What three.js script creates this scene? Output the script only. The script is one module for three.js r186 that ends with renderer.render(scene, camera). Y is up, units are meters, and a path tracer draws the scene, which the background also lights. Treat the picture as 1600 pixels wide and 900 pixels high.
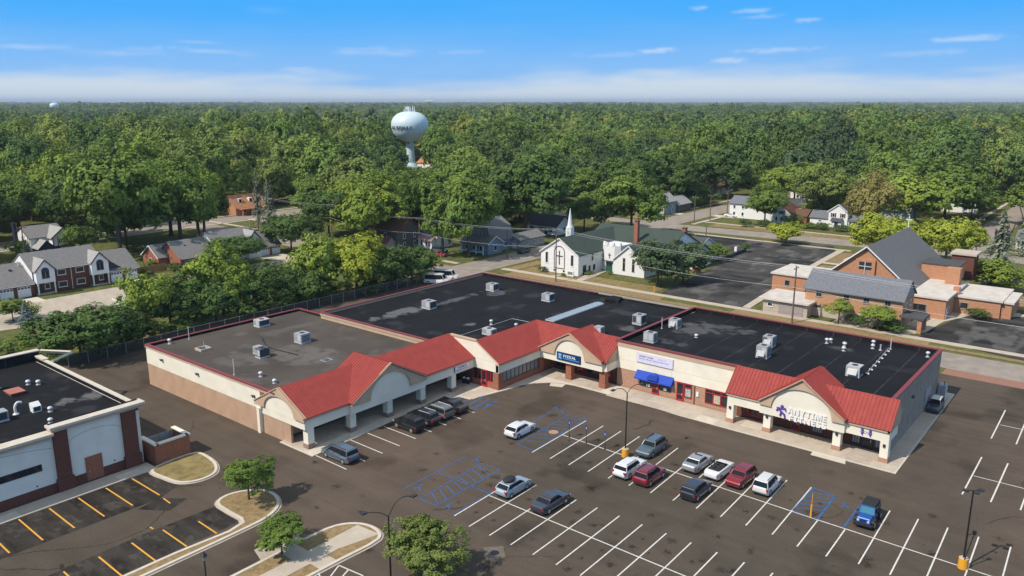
import * as THREE from 'three';
import { mergeGeometries } from 'three/addons/utils/BufferGeometryUtils.js';
import { FontLoader } from 'three/addons/loaders/FontLoader.js';
import { TextGeometry } from 'three/addons/geometries/TextGeometry.js';

// ---------------------------------------------------------------- camera, sky, sun, exposure
const scene = new THREE.Scene();
const DEG = Math.PI / 180, YAW = 39.2 * DEG, PITCH = 13.1485 * DEG;
const camera = new THREE.PerspectiveCamera(2 * Math.atan(450 / 1250) / DEG, 16 / 9, 0.5, 60000);
camera.position.set(0, 41, 0);
camera.lookAt(-Math.sin(YAW) * Math.cos(PITCH), 41 - Math.sin(PITCH), -Math.cos(YAW) * Math.cos(PITCH));
const renderer = new THREE.WebGLRenderer({ antialias: true });
renderer.setSize(1024, 576);
renderer.toneMapping = THREE.LinearToneMapping;
renderer.toneMappingExposure = 1.0;
renderer.shadowMap.enabled = true;
const sun = new THREE.DirectionalLight(new THREE.Color(1, 0.905, 0.79), 4.35);
sun.position.set(-100 - 0.28 * 400, 400, -100 + 0.86 * 400);
sun.target.position.set(-100, 0, -100);
sun.castShadow = true;
sun.shadow.mapSize.set(4096, 4096);
Object.assign(sun.shadow.camera, { left: -260, right: 260, top: 260, bottom: -260, near: 10, far: 1200 });
scene.add(sun, sun.target);
scene.fog = new THREE.FogExp2(0xd3e2f2, 0.00008);

// seeded randomness and noise
function rng(seed) { let s = seed >>> 0; return () => { s = (s + 0x6d2b79f5) >>> 0; let t = s; t = Math.imul(t ^ (t >>> 15), t | 1); t ^= t + Math.imul(t ^ (t >>> 7), t | 61); return ((t ^ (t >>> 14)) >>> 0) / 4294967296; }; }
function hash2(x, y, s) { let h = Math.imul(x, 374761393) ^ Math.imul(y, 668265263) ^ Math.imul(s, 2147483647 - 1013); h = Math.imul(h ^ (h >>> 13), 1274126177); return ((h ^ (h >>> 16)) >>> 0) / 4294967296; }
function vnoise(x, y, per, s) {
  const ix = Math.floor(x), iy = Math.floor(y), fx = x - ix, fy = y - iy, u = fx * fx * (3 - 2 * fx), v = fy * fy * (3 - 2 * fy);
  const m = per ? (k) => ((k % per) + per) % per : (k) => k;
  const x0 = m(ix), x1 = m(ix + 1), y0 = m(iy), y1 = m(iy + 1);
  const a = hash2(x0, y0, s), b = hash2(x1, y0, s), c = hash2(x0, y1, s), d = hash2(x1, y1, s);
  return a + (b - a) * u + (c - a) * v + (a - b - c + d) * u * v;
}
function fbm(x, y, oct, per, s) { let a = 0.5, t = 0, n = 0; for (let i = 0; i < oct; i++) { t += a * vnoise(x, y, per, s + i * 17); n += a; x *= 2; y *= 2; if (per) per *= 2; a *= 0.5; } return t / n; }
const sstep = (a, b, x) => { const t = Math.min(1, Math.max(0, (x - a) / (b - a))); return t * t * (3 - 2 * t); };
const lerp = (a, b, t) => a + (b - a) * t;

{ // one computed sky: pale haze at the horizon, azure above it, thin streaks of cirrus
  const W = 3072, Hh = 1536, data = new Float32Array(W * Hh * 4);
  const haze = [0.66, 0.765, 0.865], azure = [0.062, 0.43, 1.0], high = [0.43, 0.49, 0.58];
  const wisps = [[1080, 22, 17, 3, 0.8], [1165, 28, 30, 4, 0.7], [1180, 36, 30, 3, 0.6], [1250, 43, 16, 3, 0.8], [1025, 82, 28, 6, 0.85], [1135, 98, 26, 6, 0.8], [1205, 84, 55, 5, 0.6], [1500, 75, 48, 6, 0.75], [893, 2, 12, 5, 0.7], [1580, 2, 36, 6, 0.9], [960, 88, 60, 6, 0.3], [245, 84, 45, 3, 0.35], [725, 83, 40, 4, 0.3], [1440, 92, 60, 6, 0.35]].map(([u, v, w, h, k]) => [50.8 + Math.atan((u - 800) / 1280) / DEG, (158 - v) / 1250 / DEG * 0.96, w / 1250 / DEG, h * 0.62 / 1250 / DEG, k * 0.5]);
  for (let r = 0; r < Hh; r++) {
    const el = ((r + 0.5) / Hh - 0.5) * 180;
    for (let c = 0; c < W; c++) {
      const k = (r * W + c) * 4, az = ((c + 0.5) / W) * 360;
      let col;
      if (el < -1) col = [0.25, 0.30, 0.28];
      else {
        const wob = el < 16 ? (fbm(az * 0.09, el * 0.55, 4, 0, 5) - 0.5) * 2.4 + (fbm(az * 0.3, el * 2.6, 4, 0, 15) - 0.5) * 0.9 : 0;
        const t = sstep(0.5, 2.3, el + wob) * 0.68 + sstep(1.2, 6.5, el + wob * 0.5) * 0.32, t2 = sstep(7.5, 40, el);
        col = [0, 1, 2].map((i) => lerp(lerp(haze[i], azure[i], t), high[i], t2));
        if (el > 0 && el < 40) {
          const n = fbm(az * 0.16 + el * 0.05, el * 1.9, 5, 0, 31), n2 = fbm(az * 0.05, el * 0.35, 3, 0, 77);
          let a = sstep(0.60, 0.85, n) * sstep(0.48, 0.66, n2) * 0.45 * (1 - sstep(22, 40, el));
          for (const [wa, we, ww, wh, k] of wisps) { const dx = (az - wa) / ww, dy = (el - we - (az - wa) * 0.03) / wh; if (dx * dx + dy * dy < 1.6) a = Math.max(a, k * sstep(1.5, 0.1, dx * dx + dy * dy + (fbm(az * 2.2, el * 9, 4, 0, 93) - 0.5) * 2.2)); }
          col = col.map((v, i) => lerp(v, [0.86, 0.90, 0.96][i], a));
        }
      }
      data[k] = col[0]; data[k + 1] = col[1]; data[k + 2] = col[2]; data[k + 3] = 1;
    }
  }
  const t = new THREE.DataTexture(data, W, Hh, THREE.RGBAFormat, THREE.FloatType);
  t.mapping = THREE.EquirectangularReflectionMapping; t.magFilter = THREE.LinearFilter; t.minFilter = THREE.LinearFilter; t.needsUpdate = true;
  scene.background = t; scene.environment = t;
}

// ---------------------------------------------------------------- helpers
const taken = {};
function numbered(n) { const k = taken[n] = (taken[n] ?? -1) + 1; return k ? n + '_' + String(k).padStart(3, '0') : n; }
function tag(o, label, category, group) { o.userData.label = label; o.userData.category = category; if (group) o.userData.group = group; return o; }
function thing(name, label, category, group, x = 0, y = 0, z = 0, turn = 0) {
  const o = new THREE.Group(); o.name = numbered(name); o.position.set(x, y, z); o.rotation.y = turn; scene.add(o); return tag(o, label, category, group);
}
function boxUV(g) { // uv in metres by the dominant axis of each face
  g = g.index ? g.toNonIndexed() : g;
  const p = g.attributes.position, n = p.count, uv = new Float32Array(n * 2), A = new THREE.Vector3(), B = new THREE.Vector3(), C = new THREE.Vector3();
  for (let i = 0; i < n; i += 3) {
    A.fromBufferAttribute(p, i); B.fromBufferAttribute(p, i + 1).sub(A); C.fromBufferAttribute(p, i + 2).sub(A); B.cross(C);
    const ax = Math.abs(B.x), ay = Math.abs(B.y), az = Math.abs(B.z);
    for (let j = i; j < i + 3; j++) {
      const x = p.getX(j), y = p.getY(j), z = p.getZ(j);
      if (ay >= ax && ay >= az) { uv[j * 2] = x; uv[j * 2 + 1] = z; } else if (ax >= az) { uv[j * 2] = z; uv[j * 2 + 1] = y; } else { uv[j * 2] = x; uv[j * 2 + 1] = y; }
    }
  }
  g.setAttribute('uv', new THREE.BufferAttribute(uv, 2)); return g;
}
function clean(g) { g = g.index ? g.toNonIndexed() : g; for (const k of Object.keys(g.attributes)) if (!['position', 'normal', 'uv'].includes(k)) g.deleteAttribute(k); return g; }
function mk(name, geos, mat, parent, keepUV) { // one named mesh from one or more geometries
  let g = Array.isArray(geos) ? (geos.length > 1 ? mergeGeometries(geos.map(clean)) : clean(geos[0])) : geos;
  if (!keepUV) g = boxUV(g);
  const m = new THREE.Mesh(g, mat); m.castShadow = m.receiveShadow = true;
  m.name = parent ? name : numbered(name); (parent || scene).add(m); return m;
}
function struct(name, geos, mat, keepUV) { const m = mk(name, geos, mat, null, keepUV); m.userData.kind = 'structure'; return m; }
function bx(x, y, z, w, h, d, ry = 0) { const g = new THREE.BoxGeometry(w, h, d); if (ry) g.rotateY(ry); g.translate(x, y, z); return g; }
function span(x0, x1, y0, y1, z0, z1) { return bx((x0 + x1) / 2, (y0 + y1) / 2, (z0 + z1) / 2, Math.abs(x1 - x0), Math.abs(y1 - y0), Math.abs(z1 - z0)); }
function cyl(x, y, z, r0, r1, h, n = 12) { const g = new THREE.CylinderGeometry(r1, r0, h, n); g.translate(x, y + h / 2, z); return g; }
function bar(a, b, w, d = w) { // a box from a to b
  const A = new THREE.Vector3(...a), B = new THREE.Vector3(...b), L = A.distanceTo(B), g = new THREE.BoxGeometry(w, L, d);
  g.applyQuaternion(new THREE.Quaternion().setFromUnitVectors(new THREE.Vector3(0, 1, 0), B.clone().sub(A).normalize())); const c = A.add(B).multiplyScalar(0.5); g.translate(c.x, c.y, c.z); return g;
}
function tube(pts, r, seg = 16, rs = 6) { return new THREE.TubeGeometry(new THREE.CatmullRomCurve3(pts.map((p) => new THREE.Vector3(...p))), seg, r, rs); }
function prism(pts, y0, h, holes) { // polygon in x,z with thickness
  const s = new THREE.Shape(pts.map(([x, z]) => new THREE.Vector2(x, -z)));
  for (const q of holes || []) s.holes.push(new THREE.Path(q.map(([x, z]) => new THREE.Vector2(x, -z))));
  const g = new THREE.ExtrudeGeometry(s, { depth: h, bevelEnabled: false }); g.rotateX(-Math.PI / 2); g.translate(0, y0, 0); return g;
}
function sheet(pts, y) { const g = new THREE.ShapeGeometry(new THREE.Shape(pts.map(([x, z]) => new THREE.Vector2(x, -z)))); g.rotateX(-Math.PI / 2); g.translate(0, y, 0); return g; }
const rect = (x0, x1, z0, z1) => [[x0, z0], [x1, z0], [x1, z1], [x0, z1]];
function strip(a, b, w, y) { // flat painted bar on the ground
  const dx = b[0] - a[0], dz = b[1] - a[1], L = Math.hypot(dx, dz), nx = -dz / L * w / 2, nz = dx / L * w / 2;
  return prism([[a[0] + nx, a[1] + nz], [b[0] + nx, b[1] + nz], [b[0] - nx, b[1] - nz], [a[0] - nx, a[1] - nz]], y, 0.004);
}
function ring(pts, w) { // offset a closed polygon inwards by w (simple vertex normals)
  const n = pts.length, out = []; let area = 0;
  for (let i = 0; i < n; i++) { const [a, b] = pts[i], [c, d] = pts[(i + 1) % n]; area += a * d - c * b; }
  const sg = area > 0 ? 1 : -1;
  for (let i = 0; i < n; i++) {
    const p = pts[(i + n - 1) % n], q = pts[i], r = pts[(i + 1) % n];
    const u = [q[0] - p[0], q[1] - p[1]], v = [r[0] - q[0], r[1] - q[1]], lu = Math.hypot(...u), lv = Math.hypot(...v);
    let nx = -u[1] / lu - v[1] / lv, nz = u[0] / lu + v[0] / lv; const l = Math.hypot(nx, nz) || 1, cs = Math.max(0.35, l / 2); nx /= l; nz /= l;
    out.push([q[0] + sg * nx * w / cs, q[1] + sg * nz * w / cs]);
  }
  return out;
}
function smooth(pts, n = 4) { // rounded closed outline
  const c = new THREE.CatmullRomCurve3(pts.map(([x, z]) => new THREE.Vector3(x, 0, z)), true, 'centripetal'), o = [];
  for (let i = 0; i < pts.length * n; i++) { const p = c.getPoint(i / (pts.length * n)); o.push([p.x, p.z]); } return o;
}

// ---------------------------------------------------------------- materials
const srgb = (v) => 255 * (v <= 0.0031308 ? v * 12.92 : 1.055 * Math.pow(Math.max(v, 0), 1 / 2.4) - 0.055);
function tex(n, fn, metres, mx, mz) { // colour texture, fn(u,v) -> linear rgb, repeats every `metres`
  const d = new Uint8Array(n * n * 4);
  for (let j = 0; j < n; j++) for (let i = 0; i < n; i++) { const c = fn(i / n, j / n), k = (j * n + i) * 4; d[k] = Math.min(255, srgb(c[0])); d[k + 1] = Math.min(255, srgb(c[1])); d[k + 2] = Math.min(255, srgb(c[2])); d[k + 3] = 255; }
  const t = new THREE.DataTexture(d, n, n, THREE.RGBAFormat); t.wrapS = t.wrapT = THREE.RepeatWrapping; t.magFilter = THREE.LinearFilter; t.minFilter = THREE.LinearMipmapLinearFilter; t.generateMipmaps = true; t.colorSpace = THREE.SRGBColorSpace;
  if (metres) t.repeat.set(1 / metres, 1 / (mz || metres)); t.needsUpdate = true; return t;
}
const RGB = (r, g, b) => new THREE.Color().setRGB(r, g, b);
const std = (c, rough = 0.85, extra = {}) => new THREE.MeshStandardMaterial({ color: c ? RGB(...c) : 0xffffff, roughness: rough, ...extra });
function speck(base, amp, metres, seed, rough = 0.9, n = 256, cells = 8, stretch = 1) { // mottled surface: coarse patches and fine grain
  return new THREE.MeshPhysicalMaterial({ specularIntensity: rough > 0.7 ? 0.25 : 1, roughness: rough, map: tex(n, (u, v) => {
    const a = fbm(u * cells, v * cells * stretch, 4, stretch === 1 ? cells : 0, seed) - 0.5, g = hash2(u * n | 0, v * n | 0, seed) - 0.5, s = 1 + amp * (a * 1.7 + g * 0.5);
    return base.map((q) => q * s); }, metres) });
}
const M = {
  cream: speck([0.80, 0.745, 0.61], 0.10, 9, 3, 0.9), tan: speck([0.53, 0.385, 0.265], 0.12, 7, 4, 0.9), tanBlock: speck([0.47, 0.315, 0.215], 0.16, 8, 5, 0.95),
  coping: std([0.21, 0.042, 0.046], 0.7), red: speck([0.33, 0.066, 0.057], 0.18, 9, 6, 0.71, 512, 14, 1), redRib: speck([0.315, 0.062, 0.054], 0.3, 5, 55, 0.71),
  brick: speck([0.33, 0.135, 0.085], 0.35, 3, 7, 0.95, 256, 24), brickPale: speck([0.42, 0.25, 0.17], 0.32, 3, 8, 0.95, 256, 24), brickOrange: speck([0.48, 0.245, 0.14], 0.32, 3, 9, 0.95, 256, 24), brickDark: speck([0.155, 0.066, 0.05], 0.32, 3, 10, 0.95, 256, 24),
  concrete: speck([0.50, 0.435, 0.355], 0.16, 6, 11, 0.95), concrete2: speck([0.455, 0.395, 0.325], 0.2, 5, 12, 0.95), kerb: speck([0.60, 0.54, 0.45], 0.15, 4, 13, 0.9), porchFloor: speck([0.30, 0.29, 0.27], 0.2, 5, 14, 0.9),
  unit: speck([0.45, 0.45, 0.44], 0.15, 3, 59, 0.55), flatRoof: speck([0.60, 0.555, 0.50], 0.2, 9, 57, 0.9), white: speck([0.78, 0.78, 0.76], 0.06, 5, 15, 0.7), siding: speck([0.80, 0.80, 0.79], 0.08, 4, 16, 0.75), blueSiding: speck([0.20, 0.26, 0.33], 0.1, 4, 17, 0.75), greySiding: speck([0.33, 0.33, 0.32], 0.1, 4, 18, 0.8), darkSiding: speck([0.12, 0.115, 0.11], 0.15, 4, 19, 0.85), navy: std([0.025, 0.03, 0.06], 0.7), tealSiding: speck([0.45, 0.50, 0.48], 0.1, 4, 60, 0.8),
  shingleGrey: speck([0.21, 0.205, 0.20], 0.35, 6, 20, 0.95, 256, 32), shingleNave: speck([0.16, 0.162, 0.165], 0.25, 6, 58, 0.95, 256, 32), shingleDark: speck([0.085, 0.088, 0.095], 0.35, 6, 21, 0.95, 256, 32), shingleLight: speck([0.34, 0.335, 0.325], 0.3, 6, 22, 0.95, 256, 32), shingleGreen: speck([0.062, 0.083, 0.071], 0.35, 6, 23, 0.95, 256, 32), shingleBrown: speck([0.16, 0.085, 0.06], 0.35, 6, 24, 0.95, 256, 32), shingleOrange: speck([0.44, 0.21, 0.11], 0.3, 6, 25, 0.95, 256, 32), shingleBlue: speck([0.17, 0.18, 0.20], 0.4, 5, 26, 0.95, 256, 40),
  glass: new THREE.MeshPhysicalMaterial({ color: RGB(0.022, 0.026, 0.032), roughness: 0.09, metalness: 0, specularIntensity: 0.8 }), glassPale: std([0.20, 0.22, 0.23], 0.25),
  frameRed: std([0.45, 0.02, 0.03], 0.5), frameWhite: std([0.75, 0.75, 0.73], 0.6), frameDark: std([0.03, 0.03, 0.03], 0.5), frameBrown: std([0.10, 0.055, 0.04], 0.6),
  metal: speck([0.35, 0.36, 0.365], 0.18, 3, 27, 0.5), metalDark: std([0.10, 0.11, 0.12], 0.5), galv: std([0.62, 0.63, 0.63], 0.4, { metalness: 0.2 }), black: std([0.012, 0.012, 0.014], 0.5), grille: std([0.05, 0.055, 0.06], 0.7),
  awning: std([0.012, 0.06, 0.42], 0.75), yellow: std([0.78, 0.36, 0.02], 0.7), linesW: speck([0.66, 0.64, 0.60], 0.4, 2.5, 28, 0.85, 256, 30), linesY: speck([0.70, 0.36, 0.06], 0.2, 2, 29, 0.85, 256, 30), linesB: speck([0.045, 0.125, 0.29], 0.8, 2.2, 30, 0.9, 256, 26),
  wood: speck([0.17, 0.13, 0.095], 0.3, 2, 31, 0.95), woodFence: speck([0.40, 0.215, 0.10], 0.3, 2, 32, 0.95), wire: std([0.05, 0.05, 0.052], 0.6), bark: speck([0.095, 0.078, 0.06], 0.4, 2, 33, 0.98),
  dryGrass: speck([0.27, 0.195, 0.10], 0.42, 14, 34, 1, 512, 40), lawn: speck([0.115, 0.125, 0.04], 0.55, 37, 35, 1, 512, 48), lawnDry: speck([0.24, 0.19, 0.085], 0.5, 31, 36, 1, 512, 44), drainPad: speck([0.16, 0.135, 0.11], 0.3, 3, 54, 0.95), mulch: speck([0.10, 0.07, 0.05], 0.4, 6, 37, 1),
  offWhite: speck([0.79, 0.77, 0.69], 0.08, 8, 56, 0.9), road: speck([0.30, 0.262, 0.225], 0.26, 33, 38, 0.95, 512, 24), lot: new THREE.MeshPhysicalMaterial({ specularIntensity: 0.25, roughness: 0.93, map: tex(1024, (u, v) => { const a = fbm(u * 12, v * 30, 5, 0, 39), b = fbm(u * 4, v * 4, 3, 0, 139), w = sstep(0.5, 0.72, fbm(u * 30, v * 14, 5, 0, 239)), k = 0.6 + (a - 0.5) * 1.1 + (b - 0.5) * 0.8 + w * 0.75; return [0.080 * k, 0.077 * k, 0.073 * k]; }, 70) }), brickPave: speck([0.30, 0.165, 0.12], 0.3, 3, 40, 0.95, 256, 30),
  tower: speck([0.60, 0.72, 0.75], 0.06, 12, 41, 0.45), towerShaft: speck([0.50, 0.66, 0.71], 0.06, 12, 42, 0.5), letter: std([0.06, 0.07, 0.09], 0.6),
};
const G3 = (n) => RGB(...n);
// ---------------------------------------------------------------- the setting: ground, roads, lots, walks, markings
{
  const g = new THREE.CircleGeometry(40000, 64); g.rotateX(-Math.PI / 2); g.translate(0, -0.10, 0);
  struct('ground', g, M.lawn);
}
const LOT0 = -140, LOTS = 190;
{ // the shopping centre's asphalt with its patches, tar seams and tyre wear
  const n = 2048, d = new Uint8Array(n * n * 4), R = rng(77), dark = new Float32Array(n * n);
  const walk = (x, z, a, len, k, wid, turn) => { for (let s = 0; s < len; s += 0.07) { a += (R() - 0.5) * turn; x += Math.cos(a) * 0.07; z += Math.sin(a) * 0.07; const i = Math.round((x - LOT0) / LOTS * n), j = Math.round((z - LOT0) / LOTS * n); for (let p = -wid; p <= wid; p++) for (let q = -wid; q <= wid; q++) { const ii = i + p, jj = j + q; if (ii >= 0 && jj >= 0 && ii < n && jj < n) dark[jj * n + ii] = Math.max(dark[jj * n + ii], k); } } };
  for (let i = 0; i < 34; i++) walk(-130 + R() * 150, -130 + R() * 125, R() * 6.3, 3 + R() * 9, 0.35 + R() * 0.2, i % 3 ? 0 : 1, 0.5);
  for (const [x, z, a, l] of [[-78, -22, -1.58, 18], [-79, -38, -1.2, 4], [-68, -24, 0.2, 6], [-72, -25, 1.9, 7], [-95, -50, 0.3, 12], [-9, -86, -1.2, 12], [-5, -92, -1.9, 14], [-4, -75, 1.2, 9]]) walk(x, z, a, l, 0.6, 0, 0.25);
  const spots = []; for (let i = 0; i < 130; i++) spots.push([-80 + R() * 80, -85 + R() * 45, 0.15 + R() * 0.6]);
  for (let k = 0; k < 12; k++) for (const sz of [-55.5, -61.5, -73, -79]) spots.push([-53 + k * 2.68 + R() * 0.4, sz + R() * 1.4 - 0.7, 0.25 + R() * 0.35]);
  const drip = new Float32Array(n * n);
  for (const [x, z, r] of spots) { const i = (x - LOT0) / LOTS * n, j = (z - LOT0) / LOTS * n, rr = r / LOTS * n; for (let jj = Math.floor(j - rr * 2); jj < j + rr * 2; jj++) for (let ii = Math.floor(i - rr * 2); ii < i + rr * 2; ii++) if (ii >= 0 && jj >= 0 && ii < n && jj < n) { const q = Math.hypot(ii - i, jj - j) / rr + (hash2(ii >> 1, jj >> 1, 3) - 0.5) * 1.1; if (q < 1) drip[jj * n + ii] = Math.max(drip[jj * n + ii], (1 - q) * 0.6); } }
  for (let j = 0; j < n; j++) for (let i = 0; i < n; i++) {
    const x = LOT0 + i / n * LOTS, z = LOT0 + j / n * LOTS, k = (j * n + i) * 4;
    const big = fbm(x * 0.045 + 3, z * 0.045, 4, 0, 201) - 0.5, mid = fbm(x * 0.35, z * 0.35, 3, 0, 202) - 0.5, fine = hash2(i, j, 203) - 0.5;
    const tyre = fbm(x * 0.05 + z * 0.02, z * 1.1, 3, 0, 204) - 0.5, wear = sstep(0.56, 0.75, fbm(x * 0.16 + 20, z * 0.16, 4, 0, 205));
    let s = 1 + big * 0.42 + mid * 0.30 + fine * 0.20 + tyre * 0.26 - wear * 0.30;
    s *= 1 - dark[j * n + i]; s *= 1 - drip[j * n + i];
    const warm = 1 + big * 0.25;
    const c = [0.099 * s * warm, 0.0785 * s, 0.0610 * s];
    d[k] = srgb(c[0]); d[k + 1] = srgb(c[1]); d[k + 2] = srgb(c[2]); d[k + 3] = 255;
  }
  const t = new THREE.DataTexture(d, n, n, THREE.RGBAFormat); t.magFilter = THREE.LinearFilter; t.minFilter = THREE.LinearMipmapLinearFilter; t.generateMipmaps = true; t.colorSpace = THREE.SRGBColorSpace; t.needsUpdate = true;
  const bn = 256, bd = new Uint8Array(bn * bn * 4); for (let i = 0; i < bn * bn; i++) { const v = 255 * hash2(i % bn, i / bn | 0, 9); bd[i * 4] = bd[i * 4 + 1] = bd[i * 4 + 2] = v; bd[i * 4 + 3] = 255; }
  M.mainLot = new THREE.MeshPhysicalMaterial({ map: t, roughness: 0.93, specularIntensity: 0.25 });
  const g = sheet(rect(LOT0 + 7.5, LOT0 + LOTS, -132.9, LOT0 + LOTS), 0), p = g.attributes.position, uv = g.attributes.uv;
  for (let i = 0; i < p.count; i++) uv.setXY(i, (p.getX(i) - LOT0) / LOTS, (p.getZ(i) - LOT0) / LOTS);
  struct('parking_lot', g, M.mainLot, true);
}
const lotMesh = scene.children[scene.children.length - 1];
{ // the bank's darker, more cracked parking bays
  const t = tex(1024, (u, v) => { const a = fbm(u * 10, v * 34, 5, 0, 301), b = fbm(u * 5, v * 5, 4, 0, 302), w = sstep(0.58, 0.7, fbm(u * 26, v * 40, 4, 0, 303)), r = sstep(0.02, 0.0, Math.abs(fbm(u * 7, v * 22, 3, 0, 304) - 0.5)), s = 0.75 + (a - 0.5) * 1.0 + (b - 0.5) * 0.6 + w * 0.45 + r * 0.25; return [0.052 * s, 0.046 * s, 0.040 * s]; }, 30);
  const m = new THREE.MeshPhysicalMaterial({ map: t, roughness: 0.93, specularIntensity: 0.25 });
  struct('bank_parking_bay', sheet([[-85.2, -39.6], [-79.2, -39.2], [-77.9, -36.5], [-78.2, -5], [-85.2, -5]], 0.006), m);
  struct('bank_parking_bay', sheet([[-71.8, -39.4], [-67.0, -39.4], [-66.9, -5], [-71.3, -5], [-72.2, -32]], 0.006), m);
  struct('asphalt_patch', sheet([[-78.0, -36.4], [-75.6, -38.3], [-74.6, -35.8], [-77.4, -33.8]], 0.007), m);
}
// streets on the grid of the town
struct('street', sheet(rect(-420, 60, -145.6, -136.4), -0.05), M.road);
struct('street', sheet(rect(-138.4, -127.6, -430, -145.6), -0.051), M.road);
struct('street', sheet([[-152, -246.6], [-138.4, -246.2], [-138.4, -236.2], [-127.6, -235.4], [-60, -240], [60, -243], [60, -253], [-62, -251], [-127.6, -246.2], [-127.6, -245.6], [-152, -246]], -0.047), M.road);
struct('street', sheet(rect(-46.2, -37, -430, -251.2), -0.048), M.road);
struct('street', sheet(rect(-263, -252, -330, -10), -0.049), M.road);
struct('street', sheet(rect(-420, -138.4, -246.6, -238), -0.05), M.road);
struct('town_drive', sheet([[-158, -30], [-163, -47], [-160, -56], [-163, -72], [-170, -95], [-176, -130], [-181, -130], [-179, -95], [-181, -80], [-181, -62], [-176, -52], [-172, -30]], -0.03), M.concrete2);
struct('town_drive', sheet([[-166, -70], [-150, -86], [-147, -82], [-161, -58]], -0.025), M.concrete2);
struct('driveway', sheet(rect(-186, -179, -88.2, -81.6), -0.02), M.kerb);
struct('driveway', sheet(rect(-184.8, -180, -65, -61.4), -0.02), M.kerb);
struct('driveway', sheet(rect(-187, -180, -128.3, -121), -0.02), M.kerb);
struct('driveway', sheet(rect(-252, -240, -163.6, -159.8), -0.02), M.kerb);
struct('driveway', sheet(rect(-162, -157, -152, -146), -0.03), M.road);
struct('driveway', sheet(rect(-127.6, -119, -276.5, -272), -0.03), M.kerb);
struct('driveway', sheet(rect(-152, -138.4, -272, -268), -0.03), M.kerb);
// pavements beside the streets
const walks = [rect(-420, -139.6, -149.8, -148.4), rect(-126.4, 60, -152.2, -150.4), rect(-251, -249.5, -330, -20), rect(-266, -264.5, -330, -20), rect(-143.5, -142.1, -430, -250), rect(-124.5, -123, -430, -250), rect(-123, -60, -258, -256.6), rect(-126.4, -66, -232.4, -231), rect(-33, 60, -259, -257.6), rect(-50.5, -49.1, -430, -254), rect(-420, -252.5, -252, -250.6)];
for (const w of walks) struct('pavement', prism(w, -0.09, 0.10), M.concrete);
// the church's own lot, the lot across the street and verges
struct('church_lot', sheet([[-82.5, -152.6], [-62.8, -152.6], [-65.8, -178], [-69.5, -229], [-72.5, -237], [-88, -234.5], [-92, -231], [-116, -230.2], [-116, -222], [-88.5, -207]], -0.035), M.lot);
struct('church_lot', sheet([[-30.5, -152.4], [-14, -148.6], [30, -148.6], [30, -195], [-16, -186], [-26.8, -175.5], [-29.6, -160]], -0.035), M.lot);
struct('church_walk', prism([[-63.6, -152.6], [-62.0, -152.6], [-66.2, -205], [-67.4, -232], [-69.4, -232], [-67.9, -205]], -0.05, 0.09), M.concrete);
struct('church_walk', prism(rect(-66.4, -54, -211, -208.9), -0.05, 0.085), M.concrete);
struct('church_walk', prism([[-36, -150.4], [-33.6, -150.4], [-30.2, -156], [-29.2, -166], [-26, -174.6], [-17, -180.5], [-19, -182.6], [-28, -178], [-33.2, -167.6]], -0.05, 0.088), M.concrete);
struct('church_walk', prism(rect(-45.6, -38.6, -155, -150.4), -0.05, 0.084), M.concrete);
struct('church_walk', prism([[-104.6, -152.2], [-102.8, -152.2], [-103.2, -158], [-104.4, -165.2], [-107, -165.2], [-106, -158]], -0.05, 0.084), M.concrete);
struct('church_walk', prism([[-112, -152.2], [-111, -152.2], [-107.2, -158.6], [-108.4, -158.6]], -0.05, 0.080), M.concrete);
for (const r of [rect(-126, -122.5, -151.5, -165), rect(-122, -80, -150.4, -146), rect(-80, -64, -147.6, -145.8), rect(-28, 30, -148.4, -147), rect(-64, -28, -150.4, -145.8)]) struct('verge', sheet(r, -0.044), M.dryGrass);
for (const [i, r] of [rect(-65.8, -50, -207, -188), rect(-68, -48, -228, -212), rect(-118, -72, -256.4, -249.5), rect(-60, -46, -262, -252), rect(-92, -74, -234, -229.6), rect(-122, -84, -152.4, -158), rect(-36, 20, -256, -254), rect(-26, 10, -200, -186), rect(-140, -134, -136, -62), rect(-186, -140, -40, -10), rect(-150.5, -142, -258, -250), rect(-160, -143.5, -266, -259)].entries()) struct('dry_lawn', sheet(r, -0.066 + i * 0.0015), i % 3 === 1 ? M.dryGrass : M.lawnDry);
struct('brick_paving', sheet(rect(-22.8, 60, -136.3, -132.9), -0.02), M.brickPave);
struct('garage_apron', prism(rect(-59.5, -50.5, -151.9, -150.3), -0.05, 0.09), M.concrete2);

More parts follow.
